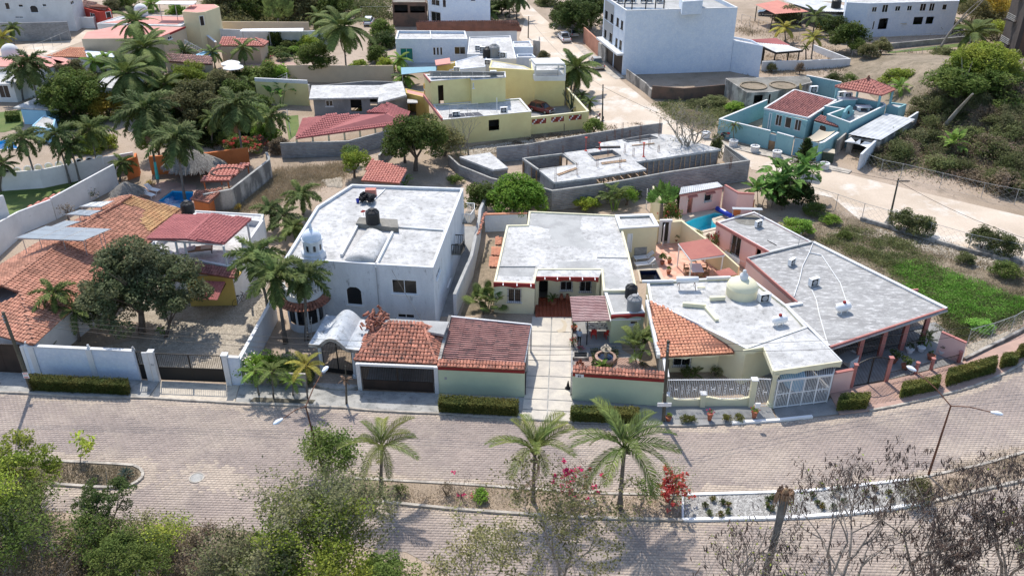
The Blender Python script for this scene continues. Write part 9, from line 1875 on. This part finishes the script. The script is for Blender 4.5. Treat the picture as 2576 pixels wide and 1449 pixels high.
palm(4,2030,1080,1925,640,2.9,'tall palm behind the white bay balcony, left one',Ql,Qd,16,.15,crownshaft=True,bark=Xq);palm(4,2155,1300,2075,790,2.9,'middle royal palm in front of the white bay',Ql,Qd,17,.17,bark=Xq);palm(4,2315,1280,2300,800,2.5,'royal palm growing before the round balustrade',Ql,Qr,16,.15,bark=Xq)
for i,(bx,by,tx,ty,L,lb)in en(((2160,470,2140,340,2.2,'palm behind the roof terrace, middle'),(2290,330,2270,180,2.4,'palm behind the white house corner, tallest'),(2070,440,2030,290,1.9,'palm left in the group behind the white house'),(2240,560,2210,430,2.0,'palm nearest the cupola'))):palm(4,bx,by,tx,ty,L,lb,Ql,Qd if i%2 else Qr,14,.11)
bush(4,2240,470,1.0,'yellowing shrub below the palms by the cupola','leaf_yellow',h=1.6,n=900);bush(4,1800,300,.5,'yellow shrub behind the white roof annex','leaf_yellow',h=1.0,n=500);tree(4,520,370,500,290,.9,'leafless frangipani beside the solar rows',Qn,n=150,leafsz=.08);bush(4,700,220,.9,'white flowering bush behind the farthest solar row',Qb,h=1.6,n=500,flower='flower_white',fn=260)
for x,y,R_,lb,m_,fl_,h in((1560,232,1.3,'leafy bush with white blossoms beside the gate wall',Qx,'flower_white',2.5),(1670,225,1.5,'dense bright shrub left of the porch',Qx,None,2.4),(1790,235,1.4,'dense green shrub next to the bay',Qb,None,2.3),(1880,250,.9,'dark shrub at the foot of porch column',Qb,None,1.6)):bush(7,x,y,R_,lb,m_,h=h,n=4200,leafsz=.05,flower=fl_,var=int(x)%5,wide=1.2)
for x,y,tx,ty,L,m_,lb in((1600,330,1570,190,1.15,Qy,'leftmost small palm in the kerb planter'),(1690,345,1680,190,1.3,Qd,'second small palm in the kerb planter'),(1810,330,1810,250,1.0,Qy,'third and lowest small palm in the kerb planter'),(1900,350,1890,150,1.5,'frond_yellow','yellowish palm in the kerb planter near porch')):palm(7,x,y,tx,ty,L,lb,Xb,m_,13,.06,z=.14,e1=-15,wig=.03)
sheet('planter_soil',7,.146,'pole_wood',1570,345,1950,360,1930,385,1540,372);palm(8,30,385,25,240,.6,'withered little palm before the porch step',Xb,'dead_frond',6,.05,z=.14,wig=.02)
bush(9,200,215,.6,'palm-like dark shrubs behind the ornate fence',Qf,h=1.0,n=600);bush(9,20,225,.7,'dark green shrub behind the left end of ornate fence',Qf,h=1.1,n=700);clump(9,60,215,.9,'low palm under the barred window',Xb,Qd,14,h=.3,stems=3,spread=.2)
# MIDDLE GARDENS AND LOTS
tree(5,1300,350,1320,190,3.0,'bright green rounded tree behind the green house',Qx,n=17000,leafsz=.035,var=31,blobs=70,br=.2,r0=.2);tree(5,1090,330,1070,210,2.0,'olive shrub tree left of the bright green tree',Qb,n=8000,leafsz=.045,var=32)
tree(2,560,1290,560,1040,3.3,'big dark leafy tree left of the yellow house',Qb,n=18000,leafsz=.035,var=33,r0=.25);tree(2,480,1230,470,1060,2.0,'lower bough of foliage beside the red pavilion',Qf,n=8000,leafsz=.05,var=34);tree(2,780,1180,800,1060,2.5,'brownish half bare tree beside the big dark tree',Qj,n=3600,leafsz=.05,var=35,blobs=60);btree(G(2,960,1170,0),5.2,'leafless pale tree in front of the yellow wall',5,81,r0=.1,first=.35,nstem=2,bark='pale_bark')
tree(2,1905,1030,1905,950,1.35,'small green tree by the corner of the yellow yard wall',Qb,n=4000,leafsz=.06,var=36);r=btree(G(13,1850,290,0),8.5,'wide leafless tree in front of the unfinished house',6,83,r0=.2,first=.3,nstem=3,bark='pale_bark',leaves=1100,leafmat=Qj,leafsz=.12,spread=.85);bush(13,2040,260,1.2,'vine covered lower trunk beside the grey block wall',Qv,h=4.5,n=2400,var=3)
tree(2,100,1340,110,1220,1.7,'feathery light green tree by the rubble heap',Qq,n=5000,leafsz=.045,var=37);tree(2,60,1250,60,1150,1.2,'smaller feathery tree behind the rubble heap',Qb,n=3500,leafsz=.05,var=38);bush(2,860,1385,1.1,'round green bush on the lot behind the white house',Qb,h=1.3,n=2200);clump(2,320,1400,1.1,'low palm clump behind the white house parapet',Xb,Qy,20,h=.6,spread=.8);clump(2,450,1410,1.2,'second low palm clump behind the parapet',Xb,Qy,20,h=.5,spread=.8,seed=3)
pebbles(GL(4,.02,2440,80,2576,60,2576,130,2480,120),260,'stone',.22,.02,'rubble','heap of pale rubble stones in the vacant lot',5);pebbles(GL(2,.02,900,1120,1850,1010,1850,1060,950,1180),1500,'stone',.10,.02,'rubble','scattered rubble below the yellow wall',6)
clump(5,2060,300,1.9,'fan shaped palm clump behind the green house roof',Xb,Qd,30,h=1.6,stems=6,spread=.6,seed=6);bush(5,1850,290,1.5,'lime green bush behind the green house',Qq,h=1.8,n=2600);bush(5,1960,230,1.3,'white flowering bush against the grey block wall',Qb,h=2.4,n=1800,flower='flower_white',fn=500);bush(5,2180,200,1.3,'dark green shrub beneath the grey block wall',Qb,h=2.0,n=2000);tree(5,2150,260,2160,180,1.1,'small light tree by the white clothes post',Qx,n=3000,var=4)
traveller(5,2410,410,2420,250,2.3,'traveller palm with fan of upright leaves beside the pink court',rz=.1)
tree(12,760,480,770,330,1.3,'dark bush tree between traveller palm and pool house',Qf,n=4000,leafsz=.06,var=6)
# bananas and araucaria by the road
for i,(x,y,L,h,lb)in en(((2130,500,2.8,3.4,'nearest'),(1950,470,2.7,3.0,'left'),(2300,420,2.9,3.8,'right'),(2050,350,2.6,3.2,'rear left'),(1830,460,2.4,2.6,'leftmost'),(2400,400,2.5,3.4,'rear right'))):clump(12,x,y,L,f'{lb} banana plant of the clump by the road bend','paddle','banana_leaf',18,h=h,stems=2,spread=.5,e0=80,e1=0,seed=i,name='banana_plant',cat='banana plant',bark=Xq)
bush(12,2100,440,2.1,'dense foliage under the banana clump',Qf,h=3.6,n=4200,var=2);bush(12,2350,440,1.7,'dense foliage at the right of the banana clump',Qf,h=3.2,n=3000,var=3)
b,t=stand(15,1070,1330,1095,870);ar=thg('norfolk_pine','dark conical norfolk pine in front of the blue gate','tree',b);MB().tube([b,t],[.16,.03],6).bd('trunk','bark',ar);rs=np.random.RandomState(3);P_=[]
H_=t.z
for i in rg(20):
 z=.8+(H_-.9)*i/20;Lr=1.5*(1-i/20)**.8+.12
 for j in rg(7):
  a=j*.9+i*.4;n_=60;u=rs.rand(n_);P_.append(np.stack([np.cos(a)*u*Lr,np.sin(a)*u*Lr,z+.22*u*Lr+0*u],1)+rs.normal(size=(n_,3))*.05)
p=np.concatenate(P_);v,f=leafq(p,np.full(len(p),.09),rs);link('crown',raw('crown',v,f,Qf),ar)
# right-hand lot
cover('weeds',GL(6,.03,1560,700,1760,690,2100,800,2600,1000,2600,1060,2150,1200,1960,1060,1700,900),42000,'leaf_weed',.085,.5,21,.03,420,'lush bright green weeds on the right lot',cr=.55)
cover('weeds',GL(6,.03,1020,540,1250,430,1700,520,1850,640,2000,800,1900,980,1600,780,1300,640),22000,Qv,.085,.6,22,.03,110,'olive scrub weeds along the pink house',cr=.6);cover('weeds',GL(6,.03,1950,1050,2576,900,2700,1050,2150,1290,1980,1220),14000,Qv,.08,.5,23,.03,90,'olive weeds at the lower right of the lot',cr=.55);blades('dry_grass',LOT_R,26000,'grass_dry',.22,24,.03,'dry grass between the weeds',260,.6)
for x,y,R_,h,m_,lb in((870,470,1.9,1.7,Qx,'large bright bush behind the narrow grey roof'),(1000,330,1.5,1.5,Qb,'green bush below the banana clump'),(1110,400,1.2,1.2,Qx,'green bush at the road side of the lot'),(2130,700,1.1,1.3,Qv,'shrub standing in the middle of the right lot'),(2440,800,1.6,1.8,Qb,'big shrub at the right edge of the lot'),(2240,1200,1.2,1.1,'leaf_weed','light green bush in the lower corner of the lot'),(1210,510,.9,.9,Qb,'small pale green shrub on the lot')):bush(6,x,y,R_,lb,m_,h=h,n=3400,leafsz=.055,var=int(x)%7)
fence('chain_fence','long chain-link fence on a low kerb wall between lot and dirt road',[G(6,960,240),G(6,1150,300),G(6,1350,370),G(6,1590,440),G(6,1850,520),G(6,2150,610),G(6,2540,690)],1.9,3.2,wiresp=.6)
lwall('kerb_wall','dark stone base wall under the chain-link fence',[G(6,1340,375),G(6,1600,452),G(6,1850,528),G(6,2150,618),G(6,2560,705)],.4,Qp,.3)
fence('chain_fence','chain-link fence at the lower right lot corner by the pink end wall',[G(6,2140,1325),G(6,2320,1275),G(6,2470,1220),G(6,2620,1130)],1.7,3.0,wiresp=.6);lwall('kerb_wall','dark low wall below the fence at the right pavement',[G(6,2120,1440),G(6,2400,1300),G(6,2700,1140)],.35,Qp,.25)
fence('chain_fence','chain-link fence along the foot of scrubby bank beyond the road',[G(3,1360,1270),G(3,1490,1320),G(3,1640,1350),G(6,2250,210),G(6,2500,260),G(6,2750,310)],1.9,4.0,wiresp=.7)
# scrub bank
rs=random.Random(9);HP=GL(3,0,1420,1230,1560,1080,1760,900,1950,780,2500,900,2700,1250,2576,1500,1900,1330)
cand=randin(HP,84,np.random.RandomState(7));hn=['dry brown shrub','olive shrub','grey-green shrub']
for i,(x,y)in en(cand):
 m_=(Qn,Qv,Xr,Qv)[i%4];bush(0,0,0,rs.uniform(1.5,2.7),('dry brown','olive','grey-green','olive')[i%4]+' shrub on the scrubby bank right of the carport',m_,h=rs.uniform(1.4,3.0),n=2200,leafsz=.05,var=i%6,at=V3((x,y,max(0,hz(x,y))-.1)),group='shrubs covering the right bank')
bank=bpy.data.objects['hillside'];cover('undergrowth',HP,30000,Qn,.13,1.4,31,0,200,'dry brown tangle on the bank',cr=1.5,hz_=hz);cover('undergrowth',HP,16000,Qv,.13,1.8,32,0,90,'olive tangle on the bank',cr=1.4,hz_=hz)
for i,(bx,by,tx,ty,R_,m_,lb)in en(((1990,940,2230,600,6.0,Qb,'huge spreading tree with pale leaning trunk on the right bank'),(2010,900,2290,470,4.6,Qq,'bright top crown of the huge bank tree'),(2080,900,2060,790,2.4,Qx,'lower left crown of the bank tree'),(1700,700,1640,590,2.6,Qq,'bright flat topped tree behind the red canopy'),(2400,780,2400,600,3.4,Qj,'right hand bank tree below the dark tower'))):tree(3,bx,by,tx,ty,R_,lb,m_,n=22000 if R_>4 else 8000,leafsz=.026 if R_>4 else.042,var=41+i,bark='pale_bark',squash=.75,r0=.35 if R_>4 else.15,blobs=110 if R_>4 else 50,br=.17 if R_>4 else.24)
b=G(3,1980,950,1.5);tag(MB().tube([b,G(3,2080,830,4),G(3,2190,710,7)],[.3,.22,.12],8).bd('tree_trunk','pale_bark',None,o=b),'pale thick bough leaning below the huge bank tree','trunk')
clump(3,2030,1190,2.4,'banana-like plant with hanging dry leaves on the bank','paddle',Qy,16,h=2.6,stems=2,spread=.3,seed=4,name='banana_plant',bark=Xq,e1=-10);palm(3,1620,775,1640,660,2.0,'leafy palm cluster behind the red hipped canopy',Xb,Qy,18,.12)
for i,(x,y,R_,h,m_,lb)in en(((1140,650,2.2,2.4,Qd,'dark shrub cluster behind the turquoise wall'),(1250,640,1.6,2.0,Qb,'green shrub right of the dark cluster'),(1880,560,2.4,2.4,Qj,'olive scrub left of the bank tree'),(2000,480,2.6,3,Qv,'grey scrub above the bank tree'),(1930,430,2,2,Qv,'low scrub at the edge of sandy lot'),(2330,130,4.5,6,'leaf_yellow','yellow-green tree mass left of the dark tower'),(2180,160,3.4,5,Qj,'olive tree beside the yellow-green tree mass'),(2250,330,3,4,Qv,'scrub tree right of the leaning palm'),(2380,300,3,4,Qq,'light scrub below the dark tower'),(2100,60,3.6,6,Qb,'dark trees right of the white villa'),(880,560,.9,2.2,Qn,'thin dry conical bush on the sandy track'),(670,545,1.0,1.8,Xr,'grey bush against the white wing'),(560,800,1,1.2,Qb,'low bush'),(390,830,1.8,1.3,Qx,'bright creeper at the derelict building'),(250,790,2.2,1.3,Qv,'olive creeper mass on the far vacant lot'),(120,800,2,1.0,Qv,'low olive scrub on the far vacant lot'),(50,880,2,.8,Qn,'dry scrub on the far vacant lot'))):
 if i!=12:bush(3,x,y,R_,lb,m_ if m_!=Qd else Qf,h=h,n=4200,leafsz=.045,var=i%7)
for i,(bx,by,tx,ty,L,m_,lb)in en(((775,320,770,215,2.6,'frond_yellow','yellowing palm behind the red and white shelter'),(968,480,990,290,2.0,'frond_yellow','small yellow tipped palm in the walled yard'),(985,260,1000,130,2.8,Qd,'palm beside the yellow ladder frame'),(1645,225,1655,155,2.4,Qy,'small palm in the villa garden'),(2165,395,2200,250,4.2,Qd,'big palm left of the dark tower'),(930,470,930,360,.9,Qr,'narrow dark cypress-like palm'))):palm(3,bx,by,tx,ty,L,lb,Qi,m_,15,.14,e1=-30)
for i,(bx,by,tx,ty,R_,m_,lb)in en(((1280,400,1270,280,3.0,Qb,'dark tree by the villa fence corner'),(1180,300,1170,210,2.4,Qf,'dense dark shrub tree at the workshop yard'),(1120,230,1110,180,2.2,Qf,'dark round tree beside the yellow ladder frame'),(1500,440,1490,350,1.8,Qj,'thin tree on the grass strip'),(1410,480,1410,390,1.6,Qj,'thin tree left on the grass strip'),(1320,440,1330,350,1.5,Qb,'tree by the mesh fence corner'),(800,190,800,130,2.6,Xr,'sparse greyish shrub before the white car'))):tree(3,bx,by,tx,ty,R_,lb,m_,n=6000,leafsz=.05,var=50+i,bark='pale_bark')
for i,x in en((1745,1815,1880,1945,2030)):tree(3,x,245,x,205,1.6,'rounded dark tree in the row before the villa',Qf,n=4000,leafsz=.06,var=i%3,group='clipped trees before the villa',squash=1.2)
btree(G(3,1920,415,0),13,'tall leaning bare tree before the white villa',5,91,r0=.28,first=.42,bark='pale_bark',lean=(.22,0,0),kids=(2,2))
yf=thg('climbing_frame','yellow ladder-like metal frame in the workshop yard','frame',G(3,1020,235));m=MB();a,b,c,e=G(3,1000,235,0),G(3,1030,240,0),G(3,1040,160,1.5),G(3,1065,165,1.5);m.bar(a,c,.15);m.bar(b,e,.15);[m.bar(a.lerp(c,i/6),b.lerp(e,i/6),.12)for i in rg(7)];m.bd('frame','leaf_yellow',yf)
# LEFT GARDENS
PL=((1,310,870,215,480,3.6,Ql,Qr,'palm over the pink roof at upper left'),(1,175,760,150,560,3.0,Ql,Qr,'palm in front of the dark glazing at left'),(1,115,380,95,210,2.2,Ql,Qd,'small palm by the grey block wall at far left'),(1,20,420,20,290,2.4,Qi,'frond_yellow','bright yellow palm at the left edge'),(1,290,1420,170,1050,3.0,Ql,Qr,'leftmost slender palm by the arcade wall'),(1,530,1390,420,1020,2.9,Ql,Qr,'second slender palm by the arcade wall'),(1,605,1385,530,1110,2.5,Ql,Qr,'third slender palm by the arcade wall'),(1,745,1310,680,980,3.2,Ql,Qd,'fourth slender palm by the arcade wall'),
      (1,1190,1350,1095,830,4.6,Ql,Qr,'tall royal palm with turquoise painted foot, left of palapa'),(1,1840,1240,1775,800,4.4,Ql,Qr,'tall royal palm with turquoise painted foot, right of palapa'),(4,1395,215,1325,-240,3.8,Ql,Qr,'big royal palm growing out of the pool court'),(1,1150,700,1085,370,4.8,Qi,Qd,'tall bright coconut palm above the pink roof house'),(1,1060,500,1020,170,3.8,Qi,Qd,'upper coconut palm behind the tall bright one'),(1,980,850,960,560,5.0,Qi,Qd,'spreading coconut palm over the broad white roof'),(2,45,620,10,210,5.2,Qi,Qd,'giant coconut palm left of the white modern house'),
      (1,1855,540,1830,370,2.8,Qi,Qd,'palm beside the beige garden pavilion'),(1,1625,520,1600,400,2.4,Qi,Qd,'palm by the blue parasol'),(1,1395,500,1390,400,2.8,Qi,Qr,'palm below the balustrade stair'),(1,730,580,705,470,2.4,Qi,Qy,'lime palm left of the beige house wall'),(1,800,560,795,440,2.0,Qi,Qy,'second lime palm left of the beige house wall'),(1,2050,1070,2040,880,3.2,Ql,Qd,'palm left of the white pipe post'),(1,1895,730,1880,620,2.0,Ql,Qd,'small palm in the thick garden left of the trellis'),(1,905,1370,920,1230,2.0,Ql,Qd,'bushy palm beside the orange wall end'),
      (1,2400,230,2400,130,3.0,Qi,Qd,'palm behind the long sandy wall'),(1,1130,90,1140,30,3.0,Qi,Qy,'palm left of the flat white canopy'),(2,440,540,445,450,2.2,Qi,Qy,'palm before the white modern house terrace'),(2,490,640,470,580,2.5,Qi,Qy,'low palm beside the shade cloth'),(14,2100,790,2160,520,4.2,Qi,Qd,'coconut palm at the corner of the windowless yellow house'),(2,1820,780,1815,720,1.3,Qi,Qd,'little palm on the roadside by the yellow wall'),(2,1880,840,1875,770,1.4,Qi,Qd,'second little palm on the roadside by the yellow wall'),
      (2,900,160,900,15,2.6,Qi,Qd,'slender palm before the white three-storey house'),(2,1125,160,1120,90,2.6,Qi,Qd,'palm right of the white three-storey house'),(2,1268,140,1270,-60,3.2,Qi,Qr,'left palm trunk at the top of the dirt road'),(2,1322,150,1335,-10,3.4,Qi,Qr,'right palm trunk at the top of the dirt road'),(2,165,855,150,815,1.3,Qi,'frond_yellow','small yellow palm before the grey block house'),(1,1440,1090,1440,1000,2.2,Ql,Qr,'low palm behind the palapa'),(1,1600,1100,1600,900,2.4,Ql,Qd,'palm in the thick garden behind the palapa'),(1,0,1448,20,1240,2.0,Qi,Qr,'dark conifer-like palm at the left edge'),(1,1330,820,1240,640,3.4,Qi,Qd,'coconut palm leaning at the garden centre'))
for i,(k,bx,by,tx,ty,L,kd,m_,lb)in en(PL):palm(k,bx,by,tx,ty,L*.9,lb,kd,m_,24 if L>3.5 else 17,.13+.02*(L>3.5),bark='palm_bark_grey' if kd==Ql else Xq,e1=-35 if kd==Ql else-38,painted=1.6 if 'painted' in lb else None,crownshaft=kd==Ql and L>3,nuts=5 if kd==Qi and L>4 else 0,seed=i*3+1,deads=1 if L>4 else 0)
traveller(1,2090,210,2100,140,4.2,'large traveller palm behind the sandy wall',rz=0,mat=Qd);clump(1,2110,800,2.2,'banana plants against the white and yellow wall','paddle','banana_leaf',16,h=2.0,stems=4,spread=1.0,name='banana_plant');clump(1,2240,780,1.8,'slim plant with dark leaves near the grey block house','paddle',Qr,10,h=2.2,stems=2,spread=.3,seed=4,name='banana_plant')
TRL=((560,900,560,700,4.2,Qb,'dense dark tree in the left garden'),(520,880,470,780,3.2,Qf,'lower bough tree under the dense dark tree'),(640,640,540,560,2.8,Qj,'olive topped tree behind the dense dark one'),(1480,1010,1450,800,4.0,Qj,'large olive tree in the thick middle garden'),(1500,760,1430,600,3.2,Qq,'light green tree in the thick middle garden'),(1640,760,1650,640,2.8,Qj,'round tree left of the white parasols'),(1300,980,1290,860,2.6,Qf,'dark shrub tree between the royal palms'),(1620,1000,1600,900,2.6,Qf,'dark understorey tree near the right royal palm'),(1900,1000,1890,900,2.6,Qb,'green tree right of the right royal palm'),(2000,640,2000,570,2.6,Qb,'broad leafed tree left of the trellis'),(2110,620,2100,560,2.2,Qx,'bright bush tree above the trellis'),(1850,620,1840,580,2.0,Qb,'green shrub tree beside the terrace'),(2400,600,2380,430,3.0,Qb,'tall rounded green tree beside the sandy wall'),(2330,380,2320,350,2.4,Qq,'light green bush tree near the garden fountain'),(2440,330,2430,300,2.2,Qb,'green bush tree at the white wall end'),(1700,120,1700,50,4.5,Qj,'olive scrub tree at the top of the scrubland'),(1950,130,1930,60,4.5,Qb,'taller scrub tree at the top of the scrubland'),(2250,150,2250,60,4.8,Qj,'dry scrub tree behind the traveller palm'),(2500,120,2500,40,4.5,Qb,'green scrub tree at the top behind the giant palm'),(910,60,920,10,3.0,Qb,'tree between the red house and the canopy'),(1380,100,1330,90,2.0,Qx,'bush before the cream two storey house'),(340,170,350,140,2.4,Xr,'large dry shrub behind the grey block wall'),(240,180,240,165,2.4,Qn,'reddish dry shrub behind the grey block wall'),(840,90,840,50,1.8,Xr,'grey shrub by the red house'),(740,1130,750,1080,2.0,Qq,'yellow-green bush in front of the dirt yard'),(630,1130,640,1100,2.0,Qx,'lime bush behind the arcade wall'),(820,900,820,800,2.2,'leaf_yellow','yellow-brown tree right of the dense dark tree'),(1200,1200,1180,1050,2.0,Qb,'green tree behind the left royal palm foot'),(1720,1120,1730,1060,1.6,Qb,'green shrub left of the bougainvillea'),(2120,1150,2100,1110,1.4,Qn,'dry shrub right of the red bougainvillea'))
TRL+=((1210,760,1200,690,2.8,Qb,'green tree directly left of the garden centre palm'),(1370,720,1360,650,2.6,Qf,'dark tree just right of the garden centre palm'),(1560,760,1560,690,2.6,Qb,'mid green tree behind the large olive tree'),(1760,800,1760,720,2.6,Qb,'green tree crown left of the small garden palm'),(1350,960,1360,880,2.8,Qj,'olive tree between the two painted royal palms'),(1960,860,1960,800,2.0,Qb,'shrub tree left of the banana plants'),(1700,960,1700,860,2.6,Qf,'dark tree crown behind the right royal palm'),(2000,1060,2000,1010,1.8,Qx,'bright shrub tree by the lawn of the red pavilion'),(700,800,700,760,2.4,Qb,'tree crown right of the broad white roof hut'),(1180,930,1180,860,2.4,Qb,'understorey tree at the left painted royal palm'),(900,720,900,680,2.0,Qj,'low olive tree by the broad white roof'))
for i,(bx,by,tx,ty,R_,m_,lb)in en(TRL):
 if lb:tree(1,bx,by,tx,ty,R_,lb,m_,n=13000 if R_>2.7 else 6000,leafsz=.034 if R_>2.7 else.05,var=i%9,blobs=70 if R_>2.7 else 46,br=.19 if R_>2.7 else.25)
for x,lb in((2060,'left pointed cypress by the white garden wall'),(2100,'right pointed cypress by the white garden wall')):tree(1,x,350,x,315,.9,lb,Qf,n=2600,leafsz=.08,squash=2.4,flat=1.0)
bush(1,1830,1160,1.8,'red bougainvillea above the orange wall',Qb,h=2.6,n=2000,flower=Xv,fn=520,wide=1.4);bush(1,1960,1130,1.3,'second red bougainvillea at the wall corner',Qn,h=2.2,n=1200,flower=Xv,fn=300);bush(1,1140,1400,.7,'orange flowering shrub by the pool garden path','leaf_yellow',h=.8,n=500)
for i,(x,y,R_,m_)in en(((2000,400,2.0,Qb),(2120,410,2.0,Qb),(2250,400,2.0,Qx),(2200,360,2.4,Qb),(1990,450,1.6,Qb),(2140,455,1.6,Qf))):bush(1,x,y,R_,'dense garden shrub in the terraced garden rows',m_,h=1.4,n=2600,flower='flower_pink' if i==4 else None,group='garden shrubs around the terraces')
cover('undergrowth',GL(1,.02,1100,1060,1150,560,1700,560,1980,700,2000,1100,1600,1120),30000,Qf,.16,1.3,41,.1,190,'dark undergrowth of the middle gardens',cr=1.0);cover('undergrowth',GL(1,.02,300,640,900,560,1080,900,700,1000,360,960),16000,Qb,.16,1.2,42,.1,110,'green undergrowth of the left gardens',cr=1.0)
cover('scrub',GL(1,.02,1580,250,1580,-60,2576,-60,2576,200,2300,200,1650,200),26000,Qj,.22,2.4,43,.1,150,'olive scrubland at the top',cr=1.6);cover('scrub',GL(2,.02,-40,160,-40,-60,390,-60,390,150),12000,Qv,.2,2.2,44,.1,80,'scrub at the top beside the unfinished brick structure',cr=1.5)
cover('scrub',GL(3,.02,1900,480,2200,400,2400,420,2500,560,2300,560,1950,640),12000,Qv,.16,1.6,45,.1,90,'scrub between sandy lot and bank',cr=1.3);cover('scrub',GL(3,.02,1560,0,2480,-60,2480,100,2400,300,2150,300,2150,60),16000,Qj,.22,2.2,46,.1,110,'scrubland behind the villa',cr=1.6)
for i,(k,bx,by,tx,ty,R_,m_,lb)in en(((2,1780,260,1770,130,4.6,Qf,'big dark tree over the parked white pickup'),(2,1880,220,1890,60,4.2,Qf,'dark tree between pickup and apartment block'),(2,1700,190,1690,110,3.0,Qf,'left bough of dark roadside trees'),(2,280,260,300,220,2.4,Qb,'round tree right of the giant palm'),(2,310,350,310,310,2.4,Qf,'dark hedge tree behind the clipped bushes'),(2,270,470,270,420,1.9,Qb,'clipped round bush tree left of the modern house'),(2,320,530,320,500,1.6,Qq,'light green round bush below the clipped tree'),(2,130,530,130,500,1.5,Qq,'small lime bush beside the giant palm'),(2,1210,110,1215,50,3.0,Qf,'dark tree behind the palm trunks'),(2,1525,440,1530,420,1.0,Xr,'thin pale bush at the dirt road edge'),(2,1530,40,1540,20,2.2,Qv,'low scrub beside the top of the dirt road'))):tree(k,bx,by,tx,ty,R_,lb,m_,n=16000 if R_>4 else 5000,leafsz=.032 if R_>4 else.055,var=i,blobs=80 if R_>4 else 46,br=.18 if R_>4 else.25)
blades('dry_grass',GL(4,.03,1500,330,1780,260,2060,0,2600,-60,2600,60,2400,130,2150,200,2000,300),26000,'grass_dry',.3,51,.02,'dry brown grass on the vacant lot',300,.7);blades('dry_grass',GL(3,.03,430,120,1250,420,1900,400,2100,560,1500,560,430,560),9000,'grass_dry',.35,52,.02,'sparse dry grass on the sandy lot',110,1.0,.04)
cover('weeds',GL(13,.03,100,250,600,60,1500,-50,1500,0,420,200),5000,Qn,.09,.25,53,.02,120,'dry litter on the strip by the yellow wall',cr=.5);cover('weeds',GL(3,.03,-200,780,310,760,470,830,260,900,200,980,-60,890),16000,Qv,.11,.5,54,.02,120,'olive weeds on the far vacant lot',cr=.9)
pebbles(GL(6,.03,1030,480,1500,440,2300,640,2500,720,2300,760,1700,560,1300,480),1400,'stone',.09,.03,'rubble','small stones scattered on the right lot',15);pebbles(GL(6,.02,2150,1320,2500,1200,2400,1290,2140,1430),1400,'stone',.08,.03,'rubble','stones at the foot of the right lot fence',16)
